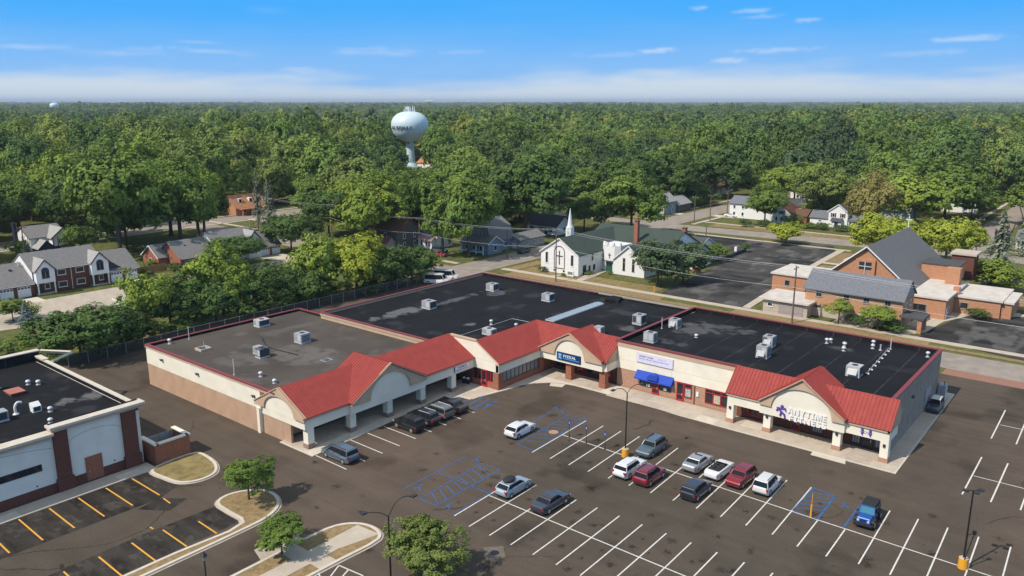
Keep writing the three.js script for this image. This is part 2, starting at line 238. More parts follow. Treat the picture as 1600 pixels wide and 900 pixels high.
// the walk along the shop fronts, slab by slab
const shopWalk = struct('sidewalk', prism([[-75.6, -53.0], [-73.7, -53.0], [-74.0, -60], [-74.4, -66], [-75.0, -72], [-75.6, -78.3], [-71.7, -78.6], [-70.2, -84.7], [-69.7, -87.8], [-68.7, -89.7], [-67.1, -91.3], [-65.4, -92.2], [-63.4, -92.6], [-59.3, -92.6], [-54.8, -92.4], [-46, -91.9], [-38, -91.8], [-19.0, -91.8], [-19.2, -124], [-21.2, -124], [-21.2, -96.6], [-59, -96.6], [-71, -97.2], [-71, -84.2], [-80.2, -84.2], [-80.2, -53.0]], -0.05, 0.14), M.kerb);
{ // slabs with recessed joints, laid on the kerb course
  const R = rng(5), mats = [M.concrete, M.concrete2, M.concrete, M.kerb], put = (x0, x1, z0, z1) => mk('slab', span(x0 + 0.02, x1 - 0.02, 0.085, 0.105 + R() * 0.006, z0 + 0.02, z1 - 0.02), mats[R() * 3.2 | 0], shopWalk);
  for (let k = 0; k < 14; k++) { const x1 = -19.2 - k * 1.72 * 1.6; for (const [a, b] of [[-93.8, -91.95], [-96.55, -93.8]]) if (x1 - 2.75 > -59) put(x1 - 2.75, x1, a, b); }
  for (let k = 0; k < 10; k++) { const z1 = -96.7 - k * 2.7; put(-21.15, -19.3, z1 - 2.7, z1); }
  for (let k = 0; k < 11; k++) { const z1 = -53.2 - k * 2.7; put(-80.1, -77.9, z1 - 2.7, z1); put(-77.9, -75.75, z1 - 2.7, z1); }
  for (let k = 0; k < 4; k++) { const x0 = -70.4 + k * 2.75; put(x0, x0 + 2.75, -96.5, -94.7); put(x0, x0 + 2.75, -94.7, -92.9); }
  for (let k = 0; k < 2; k++) put(-75.5 + k * 2.1, -73.4 + k * 2.1, -83.6, -81.2), put(-75.5 + k * 2.1, -73.4 + k * 2.1, -81.2, -78.8);
  mk('ramp', prism([[-66.9, -91.2], [-64.9, -92.2], [-64.6, -90.9], [-66.4, -90.2]], 0.004, 0.06), M.kerb, shopWalk);
  mk('ramp', prism([[-28.4, -92.2], [-24.6, -92.2], [-24.2, -90.8], [-28.2, -90.8]], 0.004, 0.06), M.kerb, shopWalk);
  mk('ramp', prism([[-76.2, -79.6], [-73.4, -78.9], [-74.2, -77.2], [-76.4, -77.4]], 0.004, 0.05), M.kerb, shopWalk);
}
struct('sidewalk', prism(rect(-87.3, -84.9, -39.8, -5), -0.05, 0.15), M.concrete);
{ const w = scene.children[scene.children.length - 1], R = rng(8); for (let k = 0; k < 12; k++) mk('slab', span(-86.6, -85.05, 0.095, 0.11 + R() * 0.005, -39.7 + k * 2.0 + 0.02, -37.72 + k * 2.0), R() < 0.5 ? M.concrete : M.kerb, w); }

// kerbed islands with dry grass
function island(name, pts, grass, n = 4, w = 0.32) {
  const o = n ? smooth(pts, n) : pts, inner = ring(o, w), k = struct(name, prism(o, -0.05, 0.19, [inner]), M.kerb);
  const gut = ring(o, -0.22); mk('gutter', prism(gut, -0.03, 0.038, [ring(o, -0.01)]), M.concrete2, k);
  mk('turf', prism(ring(o, w - 0.01), -0.05, 0.16), grass, k); return k;
}
island('grass_island', [[-85.4, -39.9], [-84.6, -38.9], [-82.0, -39.0], [-79.4, -39.6], [-78.3, -41.2], [-78.5, -43.2], [-80.3, -44.6], [-83.6, -45.2], [-85.4, -44.9]], M.lawnDry);
island('grass_island', [[-66.6, -39.0], [-69.4, -39.3], [-72.2, -39.6], [-73.0, -41.2], [-72.2, -43.4], [-70.6, -44.6], [-68.4, -44.5], [-66.6, -43.4], [-65.5, -41.4], [-65.2, -38], [-65.1, -30], [-65.0, -20], [-65.0, -8], [-66.6, -8], [-66.6, -20], [-66.6, -32]], M.dryGrass, 3);
const isl = island('grass_island', [[-59.1, -8], [-59.1, -24], [-59.2, -36], [-59.3, -41.4], [-59.0, -44.6], [-57.8, -46.2], [-56.2, -46.8], [-54.4, -46.5], [-53.6, -45.6], [-53.6, -41], [-53.7, -36], [-53.7, -24], [-53.7, -8]], M.dryGrass, 3);
mk('path', prism([[-57.2, -8], [-55.3, -8], [-55.3, -42], [-54.3, -46.2], [-57.3, -46.0], [-57.2, -42]], 0.10, 0.025), M.concrete, isl);
mk('path', prism(rect(-55.3, -53.7, -40.7, -38.8), 0.10, 0.022), M.concrete, isl);
mk('path', prism(rect(-59.1, -57.2, -40.0, -38.2), 0.10, 0.022), M.concrete, isl);
struct('utility_pad', prism([[-61.4, -37.0], [-59.4, -36.4], [-59.4, -41.0], [-61.0, -41.4]], -0.03, 0.045), M.concrete2);

// painted bay markings: parts of the lot
const line = (a, b, m = M.linesW, w = 0.13, y = 0.005) => mk('bay_line', strip(a, b, w, y), m, lotMesh);
for (let k = 0; k < 9; k++) line([-74.0 + (k > 5 ? 0.8 : 0), -53.5 - k * 2.75], [-68.0, -53.4 - k * 2.75]);
line([-51.2, -53.5], [-51.4, -60.3]);
for (let k = 1; k < 14; k++) line([-51.3 + k * 2.66 + 0, -52.9], [-51.5 + k * 2.66, -64.1]);
line([-51.2, -59.0], [-16, -58.55], M.linesW, 0.13, 0.010);
for (let k = 0; k < 20; k++) { const x = -54.5 + k * 2.683; if (k === 12 || k === 13) line([x + 0.15, -69.8], [x, -75.9]); else line([x + 0.18, -70.4], [x - 0.28, -82.6]); }
line([-54.6, -76.9], [-22.4, -76.0], M.linesW, 0.13, 0.010); line([-22.4, -76.0], [4, -75.7], M.linesW, 0.13, 0.010);
for (let k = 0; k < 6; k++) { line([-12.2 + k * 2.68, -91.2], [-12.3 + k * 2.68, -103], M.linesW, 0.15); line([-12.4 + k * 2.68, -109.8], [-12.6 + k * 2.68, -121.8], M.linesW, 0.15); }
line([-12.1, -96.9], [6, -97.0], M.linesW, 0.12, 0.010); line([-12.3, -115.5], [6, -115.8], M.linesW, 0.12, 0.010);
for (let k = 0; k < 6; k++) line([-84.7, -36.8 + k * 2.88], [-78.6, -36.8 + k * 2.9], M.linesY, 0.16, 0.014);
for (let k = 0; k < 6; k++) line([-71.5 + (k ? 0 : 1.2), -36.5 + k * 3.08], [-66.8, -36.4 + k * 3.08], M.linesY, 0.16, 0.014);
line([-77.6, -36.7], [-76.0, -36.6], M.linesY, 0.15, 0.014); line([-73.0, -32.9], [-72.4, -32.9], M.linesY, 0.15, 0.014);
const blue = (a, b, w = 0.16) => line(a, b, M.linesB, w * 0.8, 0.011);
blue([-59.4, -54.0], [-59.7, -64.7]); blue([-56.5, -53.7], [-57.0, -64.5]); blue([-54.1, -53.7], [-54.3, -64.5]); blue([-56.5, -53.8], [-54.1, -53.8]); blue([-57.0, -64.4], [-54.3, -64.4]); blue([-59.4, -59.5], [-51.2, -59.3]); blue([-51.55, -53.6], [-51.7, -60.2], 0.12);
for (let k = 0; k < 4; k++) { blue([-56.5, -55.6 - k * 0.02 - (k) * 1.1], [-54.2, -54.2 - k * 1.3]); blue([-57.0, -63.6 + k * 1.1], [-54.3, -62.6 + k * 1.1]); }
blue([-57.2, -71.1], [-57.8, -82.8]); blue([-54.5, -70.8], [-55.15, -83.1], 0.12); blue([-57.2, -71.1], [-54.4, -70.9]); blue([-57.8, -82.7], [-55, -83.1]); blue([-60.2, -82.2], [-59.9, -76]); blue([-60, -77], [-54.6, -77]);
for (let k = 0; k < 8; k++) blue([-57.3 - k * 0.05, -72.6 - k * 1.25], [-54.6 - k * 0.05, -73.8 - k * 1.25], 0.13);
blue([-25.0, -76.4], [-25.0, -82.6], 0.2); blue([-22.4, -76.2], [-22.6, -82.3], 0.28); blue([-25.2, -82.7], [-22.7, -82.2]); blue([-25, -76.2], [-22.4, -76.1], 0.2); blue([-19.85, -76.3], [-19.95, -81.4], 0.25);
for (let k = 0; k < 5; k++) blue([-25.0, -77.0 - k * 1.1], [-22.5, -78.2 - k * 1.0], 0.16);
for (let k = 0; k < 5; k++) blue([-73.6 + k * 1.25, -80.6 + (k ? 0 : 0.8)], [-73.0 + k * 1.25, -77.2], 0.34);
blue([-68.3, -80.4], [-68.6, -78.3], 0.3); blue([-74.6, -79.6], [-73.4, -79.9], 0.3);
function chairMark(x, z) { // the wheelchair symbol on the asphalt
  const o = mk('accessible_symbol', [strip([x - 0.3, z], [x + 0.25, z + 0.02], 0.14, 0.012), strip([x - 0.3, z], [x - 0.32, z - 0.6], 0.14, 0.012), strip([x + 0.25, z], [x + 0.4, z + 0.4], 0.14, 0.012), (() => { const r = new THREE.RingGeometry(0.24, 0.36, 14, 1, 0.4, 4.4); r.rotateX(-Math.PI / 2); r.translate(x - 0.1, 0.018, z + 0.12); return r; })(), (() => { const c = new THREE.CircleGeometry(0.13, 10); c.rotateX(-Math.PI / 2); c.translate(x - 0.34, 0.018, z - 0.78); return c; })()], M.linesB, lotMesh);
  return o;
}
chairMark(-58.0, -64.6); chairMark(-58.2, -55.4); chairMark(-52.9, -54.4); chairMark(-60.4, -83.6); chairMark(-58.9, -83.0); chairMark(-21.0, -80.6); chairMark(-69.0, -76.6);
line([-53.2, -40.4], [-50.2, -40.7]); line([-53.2, -40.4], [-52.0, -38.0]); line([-52.0, -40.5], [-51.2, -38.6]); line([-54.0, -38.6], [-52.6, -38.0]);
{ // drains
  struct('drain_apron', prism([[-45.0, -50.9], [-43.7, -52.3], [-42.3, -50.9], [-43.5, -49.5]], -0.03, 0.036), M.drainPad);
  const a = struct('drain_cover', cyl(-43.6, 0.006, -50.9, 0.42, 0.42, 0.02, 20), M.black); 
  struct('manhole_cover', cyl(-55.9, -0.01, -76.9, 0.62, 0.62, 0.03, 20), M.brickPale);
}
// ---------------------------------------------------------------- building helpers
function rebase(o) { // put a group's origin at the thing's base
  o.updateMatrixWorld(true); const b = new THREE.Box3().setFromObject(o), c = new THREE.Vector3((b.min.x + b.max.x) / 2, b.min.y, (b.min.z + b.max.z) / 2);
  if (o.isMesh) { o.geometry.translate(-c.x, -c.y, -c.z); } else for (const k of o.children) k.position.sub(c);
  o.position.add(c); return o;
}
function ribRoof(name, pts, mat, ribMat, parent, step = 0.46, thick = 0.14) { // first two points are the eave; standing seams run up the slope
  const P = pts.map((p) => new THREE.Vector3(...p)), u = P[1].clone().sub(P[0]).normalize(), w = P[2].clone().sub(P[0]), n = u.clone().cross(w).normalize(); if (n.y < 0) n.negate();
  const v = n.clone().cross(u).normalize(), q = P.map((p) => { const d = p.clone().sub(P[0]); return [d.dot(u), d.dot(v)]; });
  const s = new THREE.Shape(q.map((a) => new THREE.Vector2(...a))), basis = new THREE.Matrix4().makeBasis(u, v, n).setPosition(P[0]);
  const g = new THREE.ExtrudeGeometry(s, { depth: thick, bevelEnabled: false }); g.applyMatrix4(basis);
  const o = mk(name, g, mat, parent);
  if (ribMat) {
    const ribs = [], lo = Math.min(...q.map((a) => a[0])), hi = Math.max(...q.map((a) => a[0]));
    for (let a = lo + 0.1; a < hi; a += step) {
      const hits = []; for (let i = 0; i < q.length; i++) { const A = q[i], B = q[(i + 1) % q.length]; if ((A[0] <= a) !== (B[0] <= a)) hits.push(A[1] + (B[1] - A[1]) * (a - A[0]) / (B[0] - A[0])); }
      if (hits.length < 2) continue; const y0 = Math.min(...hits), y1 = Math.max(...hits); if (y1 - y0 < 0.15) continue;
      const r = new THREE.BoxGeometry(0.045, y1 - y0, 0.055); r.translate(a, (y0 + y1) / 2, thick + 0.03); r.applyMatrix4(basis); ribs.push(r);
    }
    const k = mk('standing_seams', ribs, ribMat, o); k.userData.kind = 'stuff';
  }
  return o;
}
function face(geo, axis, plane) { if (axis === 'z') geo.translate(0, 0, plane); else { geo.rotateY(Math.PI / 2); geo.translate(plane, 0, 0); } return geo; } // axis x: local s = -z
function gableFace(t, axis, plane, c, hw, y0, yp, rx, ry, foot, matS, matA) {
  const s0 = axis === 'z' ? c : -c, S = new THREE.Shape(); S.moveTo(s0 - hw, y0); S.lineTo(s0 - rx, y0); S.absellipse(s0, y0, rx, ry, Math.PI, 0, true); S.lineTo(s0 + hw, y0); S.lineTo(s0 + hw, y0 + foot); S.lineTo(s0, yp); S.lineTo(s0 - hw, y0 + foot); S.closePath();
  mk('gable_surround', face(new THREE.ExtrudeGeometry(S, { depth: 0.3, bevelEnabled: false, curveSegments: 28 }), axis, plane), matS, t);
  const A = new THREE.Shape(); A.moveTo(s0 - rx - 0.05, y0 - 0.3); A.lineTo(s0 - rx - 0.05, y0); A.absellipse(s0, y0, rx + 0.05, ry + 0.05, Math.PI, 0, true); A.lineTo(s0 + rx + 0.05, y0 - 0.3); A.closePath();
  mk('arch_panel', face(new THREE.ExtrudeGeometry(A, { depth: 0.12, bevelEnabled: false, curveSegments: 28 }), axis, plane - 0.06), matA, t);
}
const fbox = (axis, plane, a0, a1, y0, y1, out0, out1) => axis === 'z' ? span(a0, a1, y0, y1, plane + out0, plane + out1) : span(plane + out0, plane + out1, y0, y1, a0, a1);
function storefront(t, axis, plane, a0, a1, y0, y1, n, frameM, transom, paneM = M.glass, fw = 0.09) { // panes in a real frame
  const fr = [fbox(axis, plane, a0, a1, y0, y0 + fw, 0.02, 0.12), fbox(axis, plane, a0, a1, y1 - fw, y1, 0.02, 0.12)], w = (a1 - a0) / n;
  for (let i = 0; i <= n; i++) { const a = a0 + i * w; fr.push(fbox(axis, plane, a - Math.sign(w) * (i === n ? fw : 0) - (i && i < n ? fw / 2 : 0), a + (i === n ? 0 : i ? fw / 2 : fw), y0 + fw, y1 - fw, 0.021, 0.119)); }
  if (transom) fr.push(fbox(axis, plane, a0 + fw, a1 - fw, transom - fw / 2, transom + fw / 2, 0.022, 0.115));
  const o = mk('window', fr, frameM, t);
  for (let i = 0; i < n; i++) { const p0 = Math.min(a0 + i * w, a0 + (i + 1) * w) + fw * 0.6, p1 = Math.max(a0 + i * w, a0 + (i + 1) * w) - fw * 0.6; for (const [b0, b1] of transom ? [[y0 + fw, transom - fw / 2], [transom + fw / 2, y1 - fw]] : [[y0 + fw, y1 - fw]]) mk('pane', fbox(axis, plane, p0, p1, b0, b1, 0.03, 0.06), paneM, o); }
  return o;
}
function doorway(t, axis, plane, a0, a1, y1, frameM, leafM = M.glass) {
  const f = 0.12, o = mk('door', [fbox(axis, plane, a0, a0 + f, 0.09, y1, 0.02, 0.14), fbox(axis, plane, a1 - f, a1, 0.09, y1, 0.02, 0.14), fbox(axis, plane, a0 + f, a1 - f, y1 - f, y1, 0.02, 0.139), fbox(axis, plane, a0 + f, a1 - f, 0.09, 0.36, 0.02, 0.138), fbox(axis, plane, a0 + f, a1 - f, 1.0, 1.12, 0.02, 0.137)], frameM, t);
  mk('pane', fbox(axis, plane, a0 + f, a1 - f, 0.36, 1.0, 0.03, 0.07), leafM, o); mk('pane', fbox(axis, plane, a0 + f, a1 - f, 1.12, y1 - f, 0.03, 0.07), leafM, o); mk('handle', fbox(axis, plane, a1 - 0.26, a1 - 0.2, 0.95, 1.3, 0.14, 0.2), M.galv, o); return o;
}
function canvas(w, h, draw) { const c = document.createElement('canvas'); c.width = w; c.height = h; draw(c.getContext('2d'), w, h); const t = new THREE.CanvasTexture(c); t.colorSpace = THREE.SRGBColorSpace; return t; }
function signBoard(name, label, axis, plane, a0, a1, y0, y1, draw, edge, px = 1024) { // a flat board with printed face
  const t = thing(name, label, 'sign'), d = 0.16; mk('board', fbox(axis, plane, Math.min(a0, a1), Math.max(a0, a1), y0, y1, 0.02, d), edge, t);
  const w = Math.abs(a1 - a0), h = y1 - y0, g = new THREE.PlaneGeometry(w - 0.06, h - 0.06); if (axis === 'x') g.rotateY(Math.PI / 2);
  const ca = (a0 + a1) / 2, cy = (y0 + y1) / 2; g.translate(axis === 'z' ? ca : plane + d + 0.006, cy, axis === 'z' ? plane + d + 0.006 : ca);
  mk('printed_face', g, new THREE.MeshStandardMaterial({ map: canvas(px, Math.round(px * h / w), draw), roughness: 0.5 }), t, true); return rebase(t);
}
const font = await new FontLoader().loadAsync('fonts/droid/droid_sans_bold.typeface.json');

// ---------------------------------------------------------------- roofing membranes (black and grey, with lap seams)
function membrane(base, seed, chalk, blobs = [], lap = 0.35) { return new THREE.MeshPhysicalMaterial({ roughness: 0.9, specularIntensity: 0.25, map: tex(1024, (u, v) => { // 48 m tile, lap seams every 4 m, chalky deposits where water stood
  const a = fbm(u * 14, v * 14, 5, 14, seed) - 0.5, b = fbm(u * 4, v * 4, 3, 4, seed + 3) - 0.5, lx = Math.abs(((u * 12 + 0.02 * fbm(v * 20, 3, 2, 20, 7)) % 1) - 0.5), seam = lx > 0.484 ? lap * fbm(v * 40, u * 12, 2, 40, seed + 5) * 2 : 0, n = fbm(u * 16, v * 16, 5, 16, seed + 9), g = hash2(u * 1024 | 0, v * 1024 | 0, seed) - 0.5;
  let ch = chalk * sstep(0.58, 0.80, n); for (const [x, z, rx, rz, k] of blobs) { let dx = u - x / 48, dz = v - z / 48; dx = (dx - Math.round(dx)) * 48 / rx; dz = (dz - Math.round(dz)) * 48 / rz; const q = dx * dx + dz * dz; if (q < 2.5) ch = Math.max(ch, k * sstep(1.3, 0.2, q + (fbm(u * 40, v * 40, 4, 40, seed + 21) - 0.5) * 3.2)); }
  const s = 1 + a * 0.5 + b * 0.5 + g * 0.16; return base.map((q, i) => q * s + seam * 0.035 + ch * [0.085, 0.085, 0.087][i]); }, 48) }); }
M.roofBlack = membrane([0.0135, 0.0138, 0.0152], 401, 0.22, [[-97, -90, 1.6, 7, 1.3], [-96, -101, 1.0, 8, 0.9], [-93.6, -110, 1.6, 2, 0.8], [-62, -105, 2.4, 1.5, 0.9], [-83, -91, 0.9, 1.0, 1.2], [-68, -113, 3, 1.5, 0.3]], 0.25); M.roofGrey = membrane([0.090, 0.077, 0.065], 402, 0.35, [[-92, -66, 5, 4, 0.5], [-97, -60, 4, 2, 0.4]], 0.15); M.roofBlack2 = membrane([0.0125, 0.0132, 0.0155], 403, 0.12, [[-54, -112, 3.2, 4, 0.8], [-50.5, -115, 4, 2.2, 0.7], [-53, -103, 3.4, 1.0, 0.5], [-33, -115.6, 1.6, 1.0, 0.5]], 0.75);

// ---------------------------------------------------------------- the L-shaped shopping centre
const mall = thing('shopping_center', 'long cream and tan strip mall with red metal canopy roofs around the car park', 'building');
{
  const t = mall;
  // left wing
  mk('wall', prism(rect(-113, -80.2, -80.5, -53.6), 0, 5.74), M.tanBlock, t);
  const endw = mk('wall', span(-113, -84.7, 0, 3.3, -53.6, -53.3), M.tanBlock, t); endw.userData.label = 'tan block lower part of the long side wall';
  mk('wall', span(-84.7, -78.6, 0, 2.9, -53.92, -53.62), M.tanBlock, t);
  mk('wall_band', span(-113, -84.2, 3.3, 5.72, -53.6, -53.25), M.cream, t);
  mk('cornice', span(-113.1, -81.2, 5.72, 6.03, -53.6, -53.18), M.tan, t);
  mk('pilaster', span(-84.95, -84.4, 0, 3.4, -53.6, -53.12), M.cream, t);
  mk('roof', sheet(rect(-112.8, -80.0, -80.4, -53.5), 5.76), M.roofGrey, t);
  for (const g of [span(-113.15, -112.8, 5.6, 6.1, -80.5, -53.2), span(-112.8, -106.3, 5.7, 6.1, -80.55, -80.2)]) mk('parapet', g, M.roofBlack2, t); for (const g of [span(-113.2, -112.75, 6.1, 6.2, -80.55, -53.62), span(-113.2, -80.9, 6.04, 6.2, -53.62, -53.12), span(-112.75, -106.3, 6.1, 6.2, -80.6, -80.15)]) mk('parapet_coping', g, M.coping, t);
  for (const x of [-108.3, -98.7, -85.4]) mk('wall_light', [bx(x, 4.75, -53.1, 0.34, 0.26, 0.3), bx(x, 4.9, -52.95, 0.4, 0.06, 0.3)], M.metalDark, t);
  // middle block
  mk('wall', prism([[-106, -79.6], [-80.4, -79.6], [-80.4, -84.0], [-75.3, -84.0], [-75.3, -97.6], [-59.2, -97.6], [-59.2, -120.5], [-106, -120.5]], 0, 6.28), M.tan, t);
  mk('roof', sheet([[-105.8, -79.8], [-80.2, -79.8], [-80.2, -84.2], [-75.1, -84.2], [-75.1, -97.9], [-59.0, -97.9], [-59.0, -120.4], [-105.8, -120.4]], 6.30), M.roofBlack, t);
  for (const g of [span(-106.1, -80.6, 6.3, 6.72, -79.8, -79.5), span(-106.15, -105.75, 6.2, 6.72, -120.6, -79.8)]) mk('parapet', g, M.tan, t);
  for (const g of [span(-106.2, -80.6, 6.72, 6.84, -79.9, -79.42), span(-106.22, -105.7, 6.72, 6.84, -120.6, -79.9), span(-105.7, -78, 6.74, 6.84, -120.74, -120.28)]) mk('parapet_coping', g, M.coping, t); mk('parapet', span(-105.7, -78, 6.2, 6.74, -120.7, -120.32), M.roofBlack2, t);
  mk('parapet', span(-78, -59.4, 6.2, 6.56, -120.7, -120.36), M.roofBlack2, t);
  mk('roof_cricket', prism([[-74.2, -117.0], [-71.8, -117.6], [-72.6, -120.2], [-74.6, -120.2]], 6.31, 0.55), M.roofBlack2, t);
  // right wing
  mk('wall', prism(rect(-58.9, -21.3, -121.6, -97.0), 0, 6.18), M.tanBlock, t);
  mk('wall', span(-21.35, -21.1, 0, 6.84, -121.6, -97.0), speck([0.32, 0.275, 0.23], 0.25, 6, 61, 0.95), t);
  mk('roof', sheet(rect(-58.8, -21.5, -121.5, -97.0), 6.2), M.roofBlack2, t);
  mk('wall', span(-58.9, -40.2, 0, 2.85, -97.0, -96.8), M.brickPale, t);
  mk('wall', span(-40.2, -21.1, 0, 4.0, -97.0, -96.82), M.brickDark, t);
  mk('wall_band', span(-58.9, -40.2, 2.85, 6.15, -97.0, -96.74), M.cream, t);
  mk('wall_joint', [span(-58.9, -40.4, 4.22, 4.245, -96.75, -96.735), span(-50.01, -49.985, 2.9, 4.2, -96.75, -96.735)], M.concrete2, t); mk('wall_joint', span(-80.2, -71.0, 4.2, 4.225, -83.72, -83.695), M.concrete2, t); mk('cornice', span(-58.9, -40.2, 6.15, 6.78, -97.0, -96.68), M.tan, t);
  for (const g of [span(-59.3, -40.1, 6.78, 6.98, -97.15, -96.6), span(-59.35, -58.9, 6.88, 6.98, -121.6, -97.15), span(-58.9, -21.0, 6.86, 6.98, -121.8, -121.35), span(-21.5, -21.0, 6.84, 6.98, -121.35, -96.6)]) mk('parapet_coping', g, M.coping, t);
  for (const g of [span(-59.25, -58.95, 6.2, 6.88, -121.4, -97.1), span(-58.95, -21.45, 6.2, 6.86, -121.7, -121.4), span(-21.75, -21.36, 6.2, 6.84, -121.4, -97.0)]) mk('parapet', g, M.roofBlack2, t);
  // canopy over the left wing
  ribRoof('canopy_roof', [[-75.3, 4.1, -53.25], [-75.3, 4.1, -83.7], [-80.5, 6.9, -83.7], [-80.5, 6.9, -53.25]], M.red, M.redRib, t);
  mk('fascia', span(-76.2, -75.55, 2.65, 3.85, -83.7, -53.5), M.cream, t); mk('fascia_trim', span(-76.2, -75.35, 3.85, 4.1, -83.7, -53.3), M.tan, t); mk('porch_ceiling', span(-80.2, -76.2, 3.6, 3.75, -83.7, -53.9), M.cream, t);
  const pillar = (x, z, base, cm = M.cream, h = 2.66, w = 0.92) => { const p = mk('pillar', bx(x, h / 2 + 0.3, z, w, h - 0.6, w), cm, t); mk('pillar_base', bx(x, 0.33, z, w + 0.1, 0.68, w + 0.1), base, p); };
  for (const z of [-54.35, -60.85, -67.1, -73.2, -79.4]) pillar(-76.05, z, speck([0.28, 0.2, 0.16], 0.3, 3, 62));
  storefront(t, 'x', -80.2, -82.8, -79.6, 0.4, 2.9, 3, M.frameDark); storefront(t, 'x', -80.2, -78.2, -74.8, 0.4, 2.9, 3, M.frameDark); doorway(t, 'x', -80.2, -74.4, -73.2, 2.6, M.frameDark);
  for (const [a, b] of [[-71.6, -67.2], [-66.4, -62.2], [-61.2, -56.6]]) storefront(t, 'x', -80.2, a, b, 0.4, 2.9, 4, M.frameDark);
  mk('wall', span(-80.21, -80.05, 0, 0.4, -83.6, -54), M.brickDark, t);
  // end gable of the left wing
  mk('fascia', span(-84.4, -76.2, 2.65, 3.75, -53.9, -53.5), M.cream, t);
  gableFace(t, 'z', -53.52, -80.4, 5.15, 3.75, 6.95, 3.1, 2.05, 0.45, M.tan, M.cream);
  mk('gable_cap', bar([-75.3, 4.22, -53.35], [-80.4, 6.98, -53.35], 0.12, 0.5), M.tan, t); mk('gable_cap', bar([-85.5, 4.22, -53.35], [-80.4, 6.98, -53.35], 0.12, 0.5), M.tan, t);
  mk('gable_back', prism([[-85.3, -53.6], [-80.5, -53.6], [-80.5, -54.6]], 4.4, 0.05), M.red, t);
  ribRoof('canopy_roof', [[-85.5, 4.2, -54.6], [-85.5, 4.2, -53.5], [-80.5, 6.9, -53.5], [-80.5, 6.9, -54.6]], M.red, null, t);
  // wide arched gable on the left wing's canopy
  mk('fascia', span(-75.56, -75.11, 2.65, 3.74, -73.3, -60.2), M.cream, t); gableFace(t, 'x', -75.14, -66.75, 6.55, 3.75, 7.75, 3.5, 2.85, 0.35, M.tan, M.cream);
  ribRoof('gable_roof', [[-82.2, 4.15, -60.05], [-74.66, 4.15, -60.05], [-74.66, 7.78, -66.75], [-82.2, 7.78, -66.75]], M.red, M.redRib, t);
  ribRoof('gable_roof', [[-74.66, 4.15, -73.45], [-82.2, 4.15, -73.45], [-82.2, 7.78, -66.75], [-74.66, 7.78, -66.75]], M.red, M.redRib, t);
  mk('gable_cap', bar([-74.74, 4.2, -60.1], [-74.74, 7.9, -66.75], 0.3, 0.12), M.tan, t); mk('gable_cap', bar([-74.74, 4.2, -73.4], [-74.74, 7.9, -66.75], 0.3, 0.12), M.tan, t);
  // shop with the red door
  { const S = new THREE.Shape([[-80.3, 2.75], [-70.8, 2.75], [-70.8, 4.05], [-75.1, 6.72], [-80.3, 6.72]].map((p) => new THREE.Vector2(...p))); mk('wall_band', face(new THREE.ExtrudeGeometry(S, { depth: 0.35, bevelEnabled: false }), 'z', -84.05), M.cream, t); }
  mk('cornice', [span(-80.3, -75.1, 6.72, 6.95, -84.1, -83.6)], M.tan, t); mk('gable_cap', bar([-70.6, 4.15, -83.75], [-75.15, 6.95, -83.75], 0.14, 0.5), M.tan, t);
  mk('wall', prism(rect(-80.2, -71.2, -97.6, -84.0), 0, 4.0), M.brick, t);
  mk('wall', span(-75.9, -71.3, 0, 1.0, -84.0, -83.78), M.brick, t); mk('wall', span(-80.2, -75.9, 0, 2.75, -84.0, -83.8), M.brickDark, t);
  mk('pillar', span(-71.9, -70.85, 0, 2.75, -84.9, -83.75), M.brick, t);
  storefront(t, 'z', -83.98, -75.8, -74.1, 1.0, 2.72, 2, M.frameRed); storefront(t, 'z', -83.98, -73.0, -71.9, 1.0, 2.72, 2, M.frameRed); doorway(t, 'z', -83.8, -74.05, -73.05, 2.7, M.frameRed);
  // its long window front
  ribRoof('canopy_roof', [[-70.5, 4.1, -83.6], [-70.5, 4.1, -93.7], [-75, 6.9, -98.1], [-75, 6.9, -83.6]], M.red, M.redRib, t);
  mk('fascia', span(-71.3, -70.75, 2.7, 3.85, -93.9, -83.7), M.cream, t); mk('fascia_trim', span(-71.3, -70.55, 3.85, 4.1, -93.7, -83.6), M.tan, t);
  mk('wall', span(-71.2, -70.95, 0, 1.0, -93.6, -84.9), M.brick, t); mk('pillar', span(-71.6, -70.8, 0, 2.7, -94.6, -93.6), M.brick, t);
  storefront(t, 'x', -71.15, -93.5, -85.0, 1.0, 2.7, 9, M.frameBrown, null, M.glassPale);
  // inner corner with the arched gable
  ribRoof('canopy_roof', [[-70.5, 4.1, -93.7], [-58.9, 4.1, -93.7], [-58.9, 6.9, -98.1], [-75, 6.9, -98.1]], M.red, M.redRib, t);
  mk('fascia', span(-70.75, -58.95, 2.75, 3.85, -94.55, -94.0), M.cream, t); mk('fascia_trim', span(-70.55, -58.85, 3.85, 4.1, -94.55, -93.8), M.tan, t); mk('porch_ceiling', span(-70.9, -59.0, 3.6, 3.75, -97.4, -94.5), M.cream, t);
  mk('fascia', span(-59.4, -58.92, 2.75, 3.85, -96.8, -94.55), M.cream, t);
  { const S = new THREE.Shape([[93.8, 3.85], [97.2, 3.85], [97.2, 6.2], [93.8, 4.2]].map((p) => new THREE.Vector2(...p))); mk('gable_end', face(new THREE.ExtrudeGeometry(S, { depth: 0.2, bevelEnabled: false }), 'x', -59.14), M.tan, t); }
  for (const x of [-65.75, -59.75]) { const p = mk('pillar', span(x - 0.48, x + 0.48, 0.09, 2.76, -95.0, -94.05), M.brick, t); mk('pillar_base', span(x - 0.54, x + 0.54, 0.09, 0.9, -95.06, -93.99), M.brick, p); }
  mk('wall', span(-70.9, -59.0, 0, 3.8, -97.6, -97.3), M.brickDark, t);
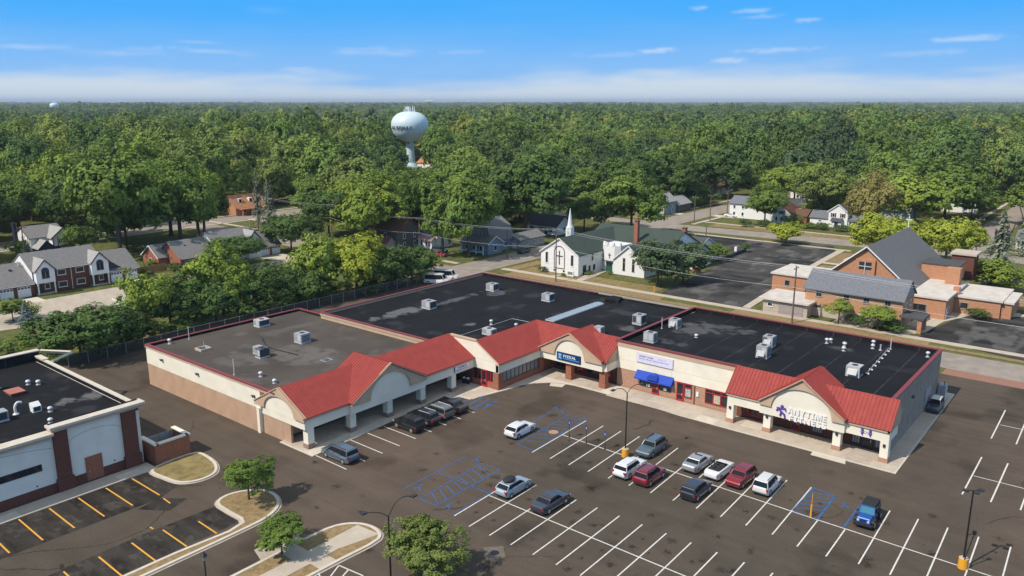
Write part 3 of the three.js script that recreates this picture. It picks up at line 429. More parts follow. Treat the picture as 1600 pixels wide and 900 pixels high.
  storefront(t, 'z', -97.3, -70.4, -66.6, 0.5, 2.6, 4, M.frameDark); storefront(t, 'z', -97.3, -64.6, -61.8, 0.5, 2.6, 3, M.frameDark); doorway(t, 'z', -97.3, -66.3, -65.2, 2.5, M.frameRed); doorway(t, 'z', -97.3, -61.2, -60.2, 2.5, M.frameRed);
  mk('fascia', span(-70.9, -59.5, 2.75, 3.9, -94.0, -93.58), M.cream, t); gableFace(t, 'z', -93.62, -65.2, 5.75, 3.85, 7.5, 2.7, 2.65, 0.4, M.tan, M.cream);
  ribRoof('gable_roof', [[-71.05, 4.3, -99.6], [-71.05, 4.3, -93.2], [-65.2, 7.5, -93.2], [-65.2, 7.5, -99.6]], M.red, M.redRib, t);
  ribRoof('gable_roof', [[-59.35, 4.3, -93.2], [-59.35, 4.3, -99.6], [-65.2, 7.5, -99.6], [-65.2, 7.5, -93.2]], M.red, M.redRib, t);
  mk('gable_cap', bar([-71.0, 4.35, -93.26], [-65.2, 7.62, -93.26], 0.12, 0.3), M.tan, t); mk('gable_cap', bar([-59.4, 4.35, -93.26], [-65.2, 7.62, -93.26], 0.12, 0.3), M.tan, t);
  // right wing shop fronts
  const aw = mk('awning', (() => { const S = new THREE.Shape([[0, 2.1], [0.95, 2.1], [0.95, 2.25], [0, 3.3]].map((p) => new THREE.Vector2(...p))); const g = new THREE.ExtrudeGeometry(S, { depth: 5.9, bevelEnabled: false }); g.rotateY(-Math.PI / 2); g.translate(-49.6, 0, -96.8); return g; })(), M.awning, t);
  mk('awning_arch', (() => { const g = new THREE.CylinderGeometry(0.85, 0.85, 1.05, 20, 1, false, 0, Math.PI); g.rotateX(-Math.PI / 2); g.rotateZ(Math.PI / 2); g.translate(-52.5, 2.45, -96.2); return g; })(), M.awning, aw);
  storefront(t, 'z', -96.8, -55.0, -53.1, 0.95, 2.1, 3, M.frameDark); doorway(t, 'z', -96.8, -53.0, -51.9, 2.15, M.frameRed); storefront(t, 'z', -96.8, -51.8, -50.0, 0.95, 2.1, 3, M.frameDark);
  doorway(t, 'z', -96.8, -49.1, -48.0, 2.8, M.frameRed); storefront(t, 'z', -96.8, -47.9, -46.8, 0.75, 2.8, 1, M.frameRed, 2.25);
  storefront(t, 'z', -96.8, -44.8, -41.3, 0.75, 2.8, 3, M.frameRed, 2.3); 
  mk('notice_box', span(-46.1, -45.75, 1.35, 2.0, -96.8, -96.65), M.white, t);
  mk('poster', span(-47.75, -46.95, 0.95, 2.1, -96.72, -96.70), speck([0.35, 0.42, 0.36], 0.9, 0.9, 63, 0.7, 128, 10), t); mk('poster', span(-43.5, -42.6, 0.95, 2.15, -96.72, -96.70), speck([0.50, 0.42, 0.30], 0.9, 0.8, 64, 0.7, 128, 12), t);
  for (const [a, b] of [[-53.9, -53.3], [-51.2, -50.6]]) mk('poster', span(a, b, 1.0, 1.4, -96.72, -96.70), M.white, t);
  mk('downpipe', span(-46.45, -46.35, 0.1, 2.85, -96.8, -96.68), M.frameBrown, t);
  // canopy over the right wing
  ribRoof('canopy_roof', [[-40.5, 4.1, -93.55], [-20.35, 4.1, -93.55], [-20.35, 7.05, -96.55], [-40.5, 7.05, -96.55]], M.red, M.redRib, t);
  mk('fascia', span(-40.3, -20.5, 2.65, 3.85, -94.4, -93.8), M.cream, t); mk('fascia_trim', span(-40.4, -20.4, 3.85, 4.1, -94.4, -93.6), M.tan, t); mk('porch_ceiling', span(-40.2, -20.6, 3.6, 3.75, -96.8, -94.4), M.cream, t);
  mk('fascia', span(-20.95, -20.5, 2.65, 3.85, -97.4, -94.4), M.cream, t);
  { const S = new THREE.Shape([[93.6, 3.85], [98.2, 3.85], [98.2, 5.3], [96.6, 7.1], [93.6, 4.15]].map((p) => new THREE.Vector2(...p))); mk('gable_end', face(new THREE.ExtrudeGeometry(S, { depth: 0.25, bevelEnabled: false }), 'x', -20.7), M.tan, t); const S2 = new THREE.Shape([[93.75, 3.85], [96.9, 3.85], [96.7, 6.85], [93.75, 4.1]].map((p) => new THREE.Vector2(...p))); mk('gable_end', face(new THREE.ExtrudeGeometry(S2, { depth: 0.25, bevelEnabled: false }), 'x', -40.35), M.cream, t); }
  for (const x of [-39.85, -34.9, -26.3, -20.95]) pillar(x, -94.25, M.brickPale);
  for (const x of [-39.85, -34.9, -26.3, -20.95]) mk('wall_light', bx(x, 2.2, -93.72, 0.26, 0.34, 0.16), M.frameDark, t);
  storefront(t, 'z', -96.82, -38.6, -35.6, 0.6, 2.5, 4, M.frameRed); storefront(t, 'z', -96.82, -33.9, -32.9, 1.2, 2.6, 1, M.frameRed); doorway(t, 'z', -96.82, -32.8, -31.7, 2.6, M.frameRed); storefront(t, 'z', -96.82, -31.6, -30.7, 1.2, 2.6, 1, M.frameRed);
  const lat = tex(128, (u, v) => { const k = ((u * 4) % 1 < 0.28 || (v * 8) % 1 < 0.22) ? 0.45 : 0.03; return [k, k, k]; }, 1.2), latM = new THREE.MeshStandardMaterial({ map: lat, roughness: 0.5 });
  storefront(t, 'z', -96.82, -30.2, -28.8, 0.5, 2.6, 1, M.frameDark, null, latM); storefront(t, 'z', -96.82, -27.7, -26.6, 0.5, 2.6, 1, M.frameDark, null, latM);
  storefront(t, 'z', -96.82, -25.4, -24.3, 0.4, 2.7, 1, M.frameDark, null, latM); doorway(t, 'z', -96.82, -24.2, -22.9, 2.7, M.frameDark); storefront(t, 'z', -96.82, -22.8, -21.7, 0.4, 2.7, 1, M.frameDark, null, latM);
  mk('fascia', span(-35.8, -25.4, 2.65, 3.9, -93.81, -93.4), M.cream, t); gableFace(t, 'z', -93.45, -30.6, 5.2, 3.85, 8.15, 3.7, 3.0, 0.5, M.tan, M.cream);
  ribRoof('gable_roof', [[-35.95, 4.35, -99.8], [-35.95, 4.35, -92.95], [-30.6, 8.15, -92.95], [-30.6, 8.15, -99.8]], M.red, M.redRib, t);
  ribRoof('gable_roof', [[-25.25, 4.35, -92.95], [-25.25, 4.35, -99.8], [-30.6, 8.15, -99.8], [-30.6, 8.15, -92.95]], M.red, M.redRib, t);
  mk('gable_cap', bar([-35.85, 4.4, -93.02], [-30.6, 8.28, -93.02], 0.12, 0.3), M.tan, t); mk('gable_cap', bar([-25.35, 4.4, -93.02], [-30.6, 8.28, -93.02], 0.12, 0.3), M.tan, t);
  // side of the right wing
  mk('delivery_door', span(-21.1, -20.98, 0.1, 3.2, -116.6, -113.6), M.metal, t); mk('wall_light', bx(-20.95, 4.6, -106, 0.3, 0.3, 0.5), M.metalDark, t);
  rebase(t);
}
// signs on the shop fronts
signBoard('wall_sign', 'blue and white clinic sign under the arched gable in the inner corner', 'z', -93.58, -67.5, -63.2, 3.15, 4.35, (c, w, h) => { c.fillStyle = '#0d3263'; c.fillRect(0, 0, w, h); c.fillStyle = '#e8f4fb'; c.font = 'bold ' + h * 0.5 + 'px sans-serif'; c.textAlign = 'left'; c.textBaseline = 'middle'; c.fillText('FYZICAL', w * 0.27, h * 0.40, w * 0.68); c.fillStyle = '#3f9bd8'; c.fillRect(w * 0.27, h * 0.68, w * 0.68, h * 0.12); c.fillStyle = '#1d6ab0'; c.fillRect(w * 0.03, h * 0.1, w * 0.2, h * 0.8); c.strokeStyle = '#bfe4f7'; c.lineWidth = h * 0.07; c.lineCap = 'round'; for (const [x0, y0, x1, y1] of [[0.07, 0.28, 0.13, 0.45], [0.19, 0.28, 0.13, 0.45], [0.13, 0.45, 0.13, 0.6], [0.13, 0.6, 0.08, 0.82], [0.13, 0.6, 0.18, 0.82]]) { c.beginPath(); c.moveTo(x0 * w, y0 * h); c.lineTo(x1 * w, y1 * h); c.stroke(); } c.fillStyle = '#bfe4f7'; c.beginPath(); c.arc(w * 0.13, h * 0.24, h * 0.08, 0, 7); c.fill(); }, M.navy);
signBoard('wall_sign', 'long white health clinic sign above the blue awning', 'z', -96.74, -55.6, -49.8, 4.45, 5.85, (c, w, h) => { c.fillStyle = '#d9d6e6'; c.fillRect(0, 0, w, h); c.textBaseline = 'middle'; c.textAlign = 'left'; c.fillStyle = '#37308f'; c.font = 'bold ' + h * 0.27 + 'px sans-serif'; c.fillText('HENRY FORD', w * 0.07, h * 0.32, w * 0.5); c.fillStyle = '#9a93c9'; c.font = h * 0.27 + 'px sans-serif'; c.fillText('HEALTH', w * 0.60, h * 0.32, w * 0.32); c.fillStyle = '#6f69b0'; for (let x = 0.07, i = 0; x < 0.88; i++) { const q = 0.012 + hash2(i, 4, 9) * 0.012; c.fillRect(w * x, h * (0.54 - (i % 4 ? 0 : 0.03)), w * q, h * (0.08 + (i % 4 ? 0 : 0.04))); x += q + (i % 7 === 6 ? 0.022 : 0.006); } c.fillStyle = '#8c88ad'; c.fillRect(w * 0.07, h * 0.73, w * 0.55, h * 0.02); }, M.galv);
signBoard('wall_sign', 'small white sign with blue and red lettering at the end of the left canopy', 'x', -75.55, -82.5, -79.5, 2.95, 3.9, (c, w, h) => { c.fillStyle = '#e6e4ea'; c.fillRect(0, 0, w, h); c.textBaseline = 'middle'; c.textAlign = 'center'; c.fillStyle = '#1f2c8a'; c.font = 'bold ' + h * 0.5 + 'px sans-serif'; c.fillText('TURNKEY', w * 0.5, h * 0.38, w * 0.9); c.fillStyle = '#c01d3c'; c.beginPath(); c.arc(w * 0.56, h * 0.36, h * 0.15, 0, 7); c.fill(); for (let x = 0.08, i = 0; x < 0.92; i++) { c.fillStyle = x < 0.5 ? '#191a30' : '#c01d3c'; c.fillRect(w * x, h * 0.69, w * 0.035, h * 0.14); x += i % 4 === 3 ? 0.07 : 0.048; } }, M.navy);
{
  const t = thing('wall_sign', 'raised white gym lettering with purple running figure on the right arched gable', 'sign'), wm = std([0.85, 0.85, 0.86], 0.4), pm = std([0.10, 0.05, 0.34], 0.5), em = std([0.05, 0.045, 0.07], 0.6);
  const put = (txt, x, y, size, wid) => { const adv = [...txt].map((c) => { const g = new TextGeometry(c, { font, size, depth: 0.05, curveSegments: 4 }); g.userData.c = c; g.computeBoundingBox(); return [g, g.boundingBox.max.x - g.boundingBox.min.x]; }), gap = 0.14, tot = adv.reduce((a, b) => a + b[1] + gap, -gap); let cx = 0; for (const [g, w] of adv) { const b = new TextGeometry(g.userData.c, { font, size, depth: 0.1, curveSegments: 4, bevelEnabled: true, bevelSize: 0.03, bevelThickness: 0.01, bevelSegments: 1 }); const place = (q, dz) => { q.translate(-g.boundingBox.min.x + cx, 0, 0); q.scale(wid / tot, 1, 1); q.translate(x, y, dz); return q; }; const o = mk('letter', place(g, -93.27), wm, t); mk('painted_letter_shade', place(b, -93.38), em, o); cx += w + gap; } };  // dark copy behind each letter paints in the shadow along its edges
  put('ANYTIME', -32.2, 3.54, 0.78, 4.7); put('FITNESS', -31.95, 2.62, 0.72, 4.5);
  let Z7 = -93.3; const capsule = (a, b, r) => { const A = new THREE.Vector3(...a, Z7), B = new THREE.Vector3(...b, Z7), g = new THREE.CapsuleGeometry(r, A.distanceTo(B), 3, 8); g.applyQuaternion(new THREE.Quaternion().setFromUnitVectors(new THREE.Vector3(0, 1, 0), B.clone().sub(A).normalize())); const c = A.add(B).multiplyScalar(0.5); g.translate(c.x, c.y, c.z); return g; };
  mk('running_figure', [capsule([-33.5, 3.9], [-33.0, 3.5], 0.12), capsule([-33.0, 3.5], [-32.6, 3.2], 0.12), capsule([-32.6, 3.2], [-32.5, 2.8], 0.11), capsule([-33.0, 3.5], [-33.1, 3.0], 0.11), capsule([-33.1, 3.9], [-32.55, 4.0], 0.1), capsule([-32.55, 4.0], [-32.45, 3.7], 0.09), capsule([-33.3, 3.95], [-33.6, 3.55], 0.09), (() => { const g = new THREE.SphereGeometry(0.2, 10, 8); g.translate(-32.95, 4.2, Z7); return g; })()], pm, t);
  rebase(t);
  Z7 = -93.72; const t2 = thing('wall_sign', 'two small dark blue figure emblems on the right end fascia', 'sign');
  for (const x of [-23.5, -22.6]) mk('emblem', [(() => { const g = new THREE.SphereGeometry(0.16, 10, 8); g.translate(x, 3.58, -93.72); return g; })(), capsule([x - 0.12, 3.3], [x + 0.05, 2.95], 0.07), capsule([x + 0.14, 3.3], [x - 0.02, 3.0], 0.07)], pm, t2);
  mk('script_line', [bx(-22.95, 3.35, -93.77, 1.1, 0.04, 0.05), bx(-22.95, 3.15, -93.77, 0.9, 0.03, 0.05)], std([0.3, 0.32, 0.6], 0.5), t2); rebase(t2);
}
// ---------------------------------------------------------------- rooftop plant
function hvac(x, z, y, w, h, d, label, opt = {}) {
  const t = thing('rooftop_unit', label, 'air conditioner', 'rooftop air conditioning units', x, y, z, opt.turn || 0), m = opt.mat || M.metal; w *= 0.78; h *= 0.86; d *= 0.78;
  mk('curb', bx(0, 0.1, 0, w * 1.02, 0.2, d * 1.02), M.galv, t); const c = mk('cabinet', bx(0, 0.2 + h / 2, 0, w, h, d), m, t);
  for (const k of opt.fans || [0]) { mk('fan_grille', cyl(k * w * 0.25, 0.2 + h, 0, 0.38, 0.38, 0.06, 18), M.grille, t); }
  mk('panel', bx(w * 0.22, 0.2 + h * 0.5, d / 2 + 0.012, w * 0.42, h * 0.72, 0.024), opt.panel || M.galv, c); mk('panel', bx(-w * 0.26, 0.2 + h * 0.5, d / 2 + 0.012, w * 0.38, h * 0.72, 0.024), opt.louvre || M.metal, c);
  if (opt.coil) mk('coil', bx(w / 2 + 0.012, 0.2 + h * 0.5, 0, 0.024, h * 0.8, d * 0.86), M.grille, c); else for (let k = 0; k < 4; k++) mk('louvre', bx(w / 2 + 0.02, 0.35 + h * 0.2 * k, 0, 0.04, h * 0.1, d * 0.7), M.metalDark, c);
  if (opt.hood) mk('intake_hood', (() => { const S = new THREE.Shape([[0, 0.3], [0.55, 0.3], [0, 1.0]].map((p) => new THREE.Vector2(...p))), g = new THREE.ExtrudeGeometry(S, { depth: d * 0.7, bevelEnabled: false }); g.rotateY(-Math.PI / 2); g.translate(d * 0.35, 0.15, d / 2 + 0.02); return g; })(), m, t);
  return t;
}
const L5 = 5.76, M6 = 6.30, R6 = 6.2;
hvac(-109.6, -70.7, L5, 2.0, 1.1, 2.6, 'white rooftop unit near the back parapet of the grey roof', { mat: M.unit, coil: 1 });
hvac(-97.2, -69.4, L5, 2.3, 1.45, 2.2, 'tall pale box unit in the middle of the grey roof');
hvac(-95.6, -61.4, L5, 1.6, 1.35, 2.0, 'dark twin-fan condenser on the grey roof', { mat: M.metalDark, fans: [-0.8, 0.8], coil: 1 });
hvac(-97.4, -61.9, L5, 1.3, 1.1, 1.4, 'pale blower box beside the dark twin-fan condenser', { fans: [] });
hvac(-95.3, -94.3, M6, 2.6, 1.35, 2.1, 'grey rooftop unit on the chalky patch of the black roof', { coil: 1 });
hvac(-95.5, -111.3, M6, 2.4, 1.35, 2.1, 'rearmost grey unit on the black roof near the white church', { coil: 1 });
hvac(-82.6, -111.5, M6, 2.3, 1.35, 2.1, 'grey unit to the left of the long skylight', { coil: 1 });
hvac(-76.9, -88.8, M6, 2.4, 0.9, 1.6, 'low pale unit just behind the red canopy of the black roof', { mat: M.unit });
hvac(-62.2, -108.5, M6, 2.1, 1.6, 2.2, 'tall unit with dark coil by the dividing parapet', { coil: 1, louvre: M.grille });
hvac(-64.0, -99.6, M6, 1.6, 1.2, 1.4, 'small unit behind the inner corner gable', { fans: [] });
hvac(-56.1, -101.3, R6, 2.2, 1.5, 1.6, 'unit on a wide curb behind the white clinic sign', { louvre: M.galv });
hvac(-57.0, -110.6, R6, 2.0, 1.4, 1.8, 'unit with open side flap on the chalky part of the right roof', { hood: 1 });
hvac(-41.6, -110.4, R6, 1.9, 1.6, 1.9, 'rear one of the two units standing together on the right roof', { hood: 1, louvre: M.grille });
hvac(-40.2, -104.8, R6, 2.0, 1.8, 2.0, 'front one of the two units standing together on the right roof', { hood: 1 });
hvac(-28.0, -104.9, R6, 2.2, 1.4, 2.2, 'white hooded unit nearest the right end of the roof', { mat: M.unit, hood: 1, coil: 1 });
function ventCap(x, z, y, h, label) { const t = thing('roof_vent', label, 'vent', 'round roof vents', x, y, z); mk('pipe', cyl(0, 0, 0, 0.13, 0.13, h, 10), M.galv, t); const g = new THREE.SphereGeometry(0.3, 12, 8); g.scale(1, 0.75, 1); g.translate(0, h + 0.1, 0); mk('cap', g, M.galv, t); mk('collar', cyl(0, 0, 0, 0.3, 0.18, 0.12, 10), M.metal, t); }
ventCap(-111.8, -56.3, L5, 0.5, 'ball vent in the far left corner of the grey roof'); ventCap(-88.6, -56.4, L5, 0.4, 'larger ball vent near the end gable'); ventCap(-85.1, -56.1, L5, 0.25, 'smaller ball vent closest to the end gable');
ventCap(-51.8, -107.6, R6, 0.25, 'lone ball vent between the right roof units');
for (const [x, z, h] of [[-35.2, -117.8, 0.35], [-35.5, -117.0, 0.5], [-33.0, -117.0, 0.4], [-32.7, -116.2, 0.6], [-32.4, -114.8, 0.35], [-29.8, -119.9, 0.6], [-29.5, -118.6, 0.4], [-22.4, -119.3, 0.5]]) ventCap(x, z, R6, h, 'small white vent among those at the rear of the right roof');
ventCap(-80.3, -93.2, M6, 0.5, 'pipe vent behind the low pale unit on the black roof'); ventCap(-76.0, -94.2, M6, 0.45, 'pipe vent beside the ridge of the inner canopy');
function stack(x, z, y, h, r, label) { const t = thing('vent_stack', label, 'pipe', null, x, y, z); mk('pipe', cyl(0, 0, 0, r, r, h, 10), M.galv, t); mk('flashing', cyl(0, 0, 0, r * 2.6, r * 1.4, 0.16, 10), M.metal, t); mk('cap', cyl(0, h, 0, r * 1.5, r * 1.5, 0.06, 10), M.metal, t); }
stack(-91.9, -54.6, L5, 2.1, 0.07, 'thin tall pipe near the front edge of the grey roof'); stack(-111.6, -59.3, L5, 1.9, 0.06, 'thin pipe near the back left parapet of the grey roof'); stack(-58.2, -108.6, R6, 1.7, 0.06, 'thin pipe beside the dividing parapet'); stack(-27.4, -119.8, R6, 1.6, 0.07, 'thin white pipe by the rear parapet of the right roof'); stack(-28.4, -118.4, R6, 0.8, 0.09, 'short white pipe near the rear parapet');
{ const t = thing('roof_hatch', 'open square curb with equipment on the grey roof', 'hatch', null, -105.2, L5, -57.9); for (const [x, z, w, d] of [[0, 0.75, 1.7, 0.18], [0, -0.75, 1.7, 0.18], [0.76, 0, 0.18, 1.32], [-0.76, 0, 0.18, 1.32]]) mk('curb', bx(x, 0.16, z, w, 0.32, d), M.concrete, t); mk('fan', cyl(0, 0, 0, 0.35, 0.3, 0.35, 10), M.metalDark, t); mk('mast', cyl(-0.3, 0, -0.3, 0.04, 0.04, 1.1, 8), M.galv, t); }
{ const t = thing('roof_drain', 'square drain sump on the grey roof', 'drain', null, -87.4, L5 + 0.004, -66.2); mk('frame', [bx(0, 0.03, 0.6, 1.3, 0.06, 0.1), bx(0, 0.03, -0.6, 1.3, 0.06, 0.1), bx(0.6, 0.03, 0, 0.1, 0.06, 1.1), bx(-0.6, 0.03, 0, 0.1, 0.06, 1.1)], M.metal, t); mk('grate', cyl(0, 0, 0, 0.25, 0.2, 0.14, 10), M.metalDark, t); }
{ // pipe runs lying on the grey roof
  const a = thing('gas_pipe', 'long dark pipe run crossing the grey roof', 'pipe'); mk('pipe', tube([[-103.6, L5 + 0.14, -66.6], [-99, L5 + 0.14, -64.6], [-92.2, L5 + 0.14, -64.9]], 0.06, 10), M.frameDark, a); mk('support', [bx(-103, L5 + 0.04, -66.4, 0.3, 0.09, 0.2), bx(-99, L5 + 0.04, -64.6, 0.3, 0.09, 0.2), bx(-94, L5 + 0.04, -64.8, 0.3, 0.09, 0.2)], M.frameDark, a); rebase(a);
  const b = thing('gas_pipe', 'thin pipe line on blocks running to the white hooded unit', 'pipe'); mk('pipe', tube([[-27.6, R6 + 0.2, -119.6], [-27.2, R6 + 0.18, -113], [-26.8, R6 + 0.18, -106]], 0.05, 10), M.metal, b); for (let k = 0; k < 7; k++) mk('block', bx(-27.4 + k * 0.1, R6 + 0.07, -118.5 + k * 2.0, 0.45, 0.14, 0.22), M.white, b); rebase(b);
  const c = thing('conduit', 'pale pipe frame around the low unit on the black roof', 'pipe'); mk('pipe', [bar([-79.8, M6 + 0.06, -84.6], [-79.8, M6 + 0.06, -97.9], 0.05), bar([-79.8, M6 + 0.06, -97.9], [-76.4, M6 + 0.06, -98.0], 0.05)], M.galv, c); rebase(c);
}
{ // barrel skylight
  const t = thing('skylight', 'long barrel skylight across the black roof', 'skylight'), x = -74.2, z0 = -100.6, z1 = -115.4, n = 12; mk('curb', [span(x - 0.88, x - 0.74, M6, M6 + 0.2, z1, z0), span(x + 0.74, x + 0.88, M6, M6 + 0.2, z1, z0), span(x - 0.74, x + 0.74, M6, M6 + 0.2, z1, z1 + 0.12), span(x - 0.74, x + 0.74, M6, M6 + 0.2, z0 - 0.12, z0)], M.galv, t);
  const gm = new THREE.MeshPhysicalMaterial({ color: RGB(0.30, 0.37, 0.39), roughness: 0.15, specularIntensity: 1 }), L = (z0 - z1) / n;
  for (let k = 0; k < n; k++) { const g = new THREE.CylinderGeometry(0.76, 0.76, L - 0.06, 14, 1, false, -Math.PI / 2, Math.PI); g.rotateX(-Math.PI / 2); g.scale(1, 0.22, 1); g.translate(x, M6 + 0.18, z0 - (k + 0.5) * L); mk('pane', g, gm, t); const r = new THREE.TorusGeometry(0.78, 0.022, 5, 14, Math.PI); r.scale(1, 0.24, 1); r.translate(x, M6 + 0.18, z0 - k * L); mk('rib', r, M.galv, t); }
  rebase(t);
}
// ---------------------------------------------------------------- the bank at the left
{
  const t = thing('bank_building', 'flat roofed building with white panels and red brick piers at the left edge', 'building');
  mk('wall', prism(rect(-117, -87.9, -39.8, -4), 0, 6.4), M.offWhite, t); mk('roof', sheet(rect(-116.6, -88.2, -39.5, -4), 6.42), M.roofBlack, t);
  mk('wall', span(-87.92, -87.6, 0, 1.15, -39.2, -4), M.brickDark, t);
  mk('wall_panel', span(-87.92, -87.66, 1.15, 6.9, -37.6, -31.8), M.offWhite, t); mk('wall_panel', span(-87.92, -87.66, 1.15, 6.3, -30.4, -12), M.offWhite, t);
  for (const [a, b, h] of [[-39.2, -37.6, 6.95], [-31.8, -30.35, 6.9], [-13.5, -12, 6.9]]) { const p = mk('pier', span(-88.2, -87.35, 0, h, a, b), M.brickDark, t); mk('pier_base', span(-88.2, -87.2, 0, 1.5, a - 0.15, b + 0.15), M.brickDark, p); }
  for (const [a, b, y] of [[-40.1, -30.2, 6.95], [-30.2, -12, 6.3]]) { mk('cornice', span(-88.4, -87.2, y, y + 0.35, a, b), M.tan, t); mk('cornice', span(-88.45, -87.0, y + 0.35, y + 0.62, a - 0.15, b + (a < -35 ? 0.15 : -0.2)), M.kerb, t); }
  mk('parapet', span(-88.5, -88.1, 6.4, 7.6, -39.9, -30.3), M.roofBlack2, t);
  mk('parapet', span(-117, -88.5, 6.4, 6.95, -40.0, -39.6), M.roofBlack2, t); mk('coping', span(-117.1, -88.5, 6.95, 7.05, -40.1, -39.55), M.kerb, t);
  mk('parapet', span(-117.3, -116.4, 6.4, 7.7, -40.2, -4), M.roofBlack2, t); mk('coping', span(-117.35, -116.3, 7.7, 7.82, -40.3, -4), M.kerb, t); mk('coping', span(-116.3, -113.6, 7.1, 7.2, -40.3, -39.5), M.kerb, t);
  mk('roof_wing', [bar([-112.4, 7.0, -40.2], [-114.6, 7.0, -43.6], 0.5, 0.25), bar([-114.6, 7.0, -43.6], [-118.5, 7.0, -41.2], 0.5, 0.25)], M.kerb, t);
  const d = mk('door', span(-87.66, -87.56, 0.16, 2.9, -35.1, -33.3), M.brick, t); mk('handle', bx(-87.52, 1.2, -33.6, 0.06, 0.2, 0.06), M.galv, d);
  const w = mk('window', span(-87.68, -87.6, 3.0, 3.75, -30.9 + 1.9, -22.0), M.frameDark, t); for (let k = 0; k < 5; k++) mk('pane', span(-87.62, -87.57, 3.08, 3.67, -29.0 + k * 1.4 + 0.05, -29.0 + k * 1.4 + 1.32), M.glass, w);
  for (const [a, b] of [[-37.55, -31.85], [-30.3, -14]]) { const c = (a + b) / 2, hw = Math.abs(b - a) / 2, pts = []; for (let k = 0; k <= 12; k++) { const s = k / 12 * 2 - 1; pts.push([-87.65, (a < -35 ? 4.6 : 4.5) + 1.35 * Math.sqrt(1 - s * s * 0.8), c + s * hw]); } mk('arch_reveal', tube(pts, 0.025, 24, 5), M.concrete2, t); }
  for (const z of [-36.4, -28.3]) mk('wall_outlet', bx(-87.6, 1.5, z, 0.1, 0.14, 0.14), M.metalDark, t);
  rebase(t);
  hvac(-96.6, -27.9, 6.44, 1.8, 1.1, 3.4, 'long dark rooftop unit on the black roof at the left edge', { mat: M.metal, coil: 1 });
  const g = thing('flue', 'white bent flue pipe on the roof at the left edge', 'pipe', null, -97.4, 6.44, -30.4); mk('pipe', tube([[0, 0, 0], [0, 0.9, 0], [0, 1.3, -0.3], [0, 1.2, -0.7]], 0.14, 14, 8), M.white, g); mk('flashing', cyl(0, 0, 0, 0.35, 0.18, 0.15), M.galv, g);
  const b = thing('exhaust_box', 'white slanted exhaust box on the roof at the left edge', 'vent', null, -96.6, 6.44, -32.2); mk('cabinet', (() => { const S = new THREE.Shape([[-0.5, 0], [0.5, 0], [0.5, 0.7], [-0.2, 1.1], [-0.5, 1.0]].map((p) => new THREE.Vector2(...p))), q = new THREE.ExtrudeGeometry(S, { depth: 0.9, bevelEnabled: false }); q.translate(0, 0, -0.45); return q; })(), M.white, b); mk('grille', bx(0.51, 0.4, 0, 0.04, 0.5, 0.7), M.grille, b);
  const h = thing('roof_hatch', 'flat brick-red hatch cover on the roof at the left edge', 'hatch', null, -104.7, 6.44, -32.9); mk('curb', bx(0, 0.15, 0, 2.0, 0.3, 1.5), M.brickDark, h); mk('lid', bx(0, 0.34, 0, 2.2, 0.1, 1.7), speck([0.42, 0.17, 0.13], 0.2, 3, 65), h);
  const dish = thing('satellite_dish', 'white satellite dish on the roof at the left edge', 'antenna', null, -108.2, 6.44, -32.0, 0.6); mk('mast', cyl(0, 0, 0, 0.05, 0.05, 1.0, 8), M.galv, dish); mk('foot', bx(0, 0.05, 0, 0.9, 0.1, 0.9), M.metal, dish); mk('reflector', (() => { const pts = []; for (let k = 0; k <= 8; k++) pts.push(new THREE.Vector2(0.08 * k, 0.03 * k * k / 8)); for (let k = 8; k >= 0; k--) pts.push(new THREE.Vector2(0.08 * k, 0.03 * k * k / 8 - 0.03)); const q = new THREE.LatheGeometry(pts, 18); q.rotateX(0.9); q.translate(0, 1.05, 0.1); return q; })(), M.white, dish);
  for (const [x, z, l] of [[-106.9, -35.2, 'left one of the two low white vents on the black roof at the left'], [-105.9, -36.0, 'right one of the two low white vents on the black roof at the left'], [-91.6, -31.8, 'white vent near the stepped cornice at the left'], [-95.2, -33.2, 'tiny white vent past the slanted exhaust box']]) ventCap(x, z, 6.44, 0.3, l);
}
{ // refuse enclosure
  const t = thing('refuse_enclosure', 'brick walled bin enclosure with cream coping beside the grass island', 'enclosure'), W = [[-89.3, -85.9, -40.6, -40.3], [-89.3, -85.9, -44.5, -44.2], [-86.2, -85.9, -44.2, -40.6]];
  for (const [a, b, c, d] of W) { mk('wall', span(a, b, 0, 2.35, c, d), M.brick, t); mk('coping', span(a - 0.1, b + 0.1, 2.35, 2.52, c - 0.12, d + 0.12), M.cream, t); }
  mk('gate', [span(-89.3, -89.22, 0.2, 2.2, -44.1, -42.45), span(-89.3, -89.22, 0.2, 2.2, -42.35, -40.7)], M.metal, t); rebase(t);
  const b = thing('refuse_bin', 'dark steel bin inside the brick enclosure', 'bin', null, -87.6, 0, -42.4); mk('body', bx(0, 0.7, 0, 2.0, 1.3, 2.6), M.frameDark, b); for (const z of [-0.66, 0.66]) mk('lid', bx(0, 1.4, z, 2.05, 0.08, 1.25), M.black, b); mk('divider', bx(0, 1.46, 0, 2.05, 0.06, 0.1), M.white, b);
  const y = thing('bollard_gate', 'yellow steel guard frame between the bank and the enclosure', 'bollard', null, -88.6, 0, -40.0); mk('post', cyl(0, 0, 0, 0.09, 0.09, 1.35, 10), M.yellow, y); mk('post', cyl(-1.5, 0, 0.1, 0.09, 0.09, 1.35, 10), M.yellow, y); mk('brace', bar([0, 1.2, 0], [-1.5, 0.7, 0.1], 0.07), M.yellow, y);
  const u = thing('utility_box', 'grey transformer box behind the bank corner', 'utility box', null, -90.2, 0, -40.7); mk('cabinet', bx(0, 0.65, 0, 1.2, 1.3, 0.9), speck([0.09, 0.11, 0.10], 0.1, 2, 66), u); mk('lid', bx(0, 1.34, 0, 1.28, 0.08, 0.98), M.metalDark, u);
}
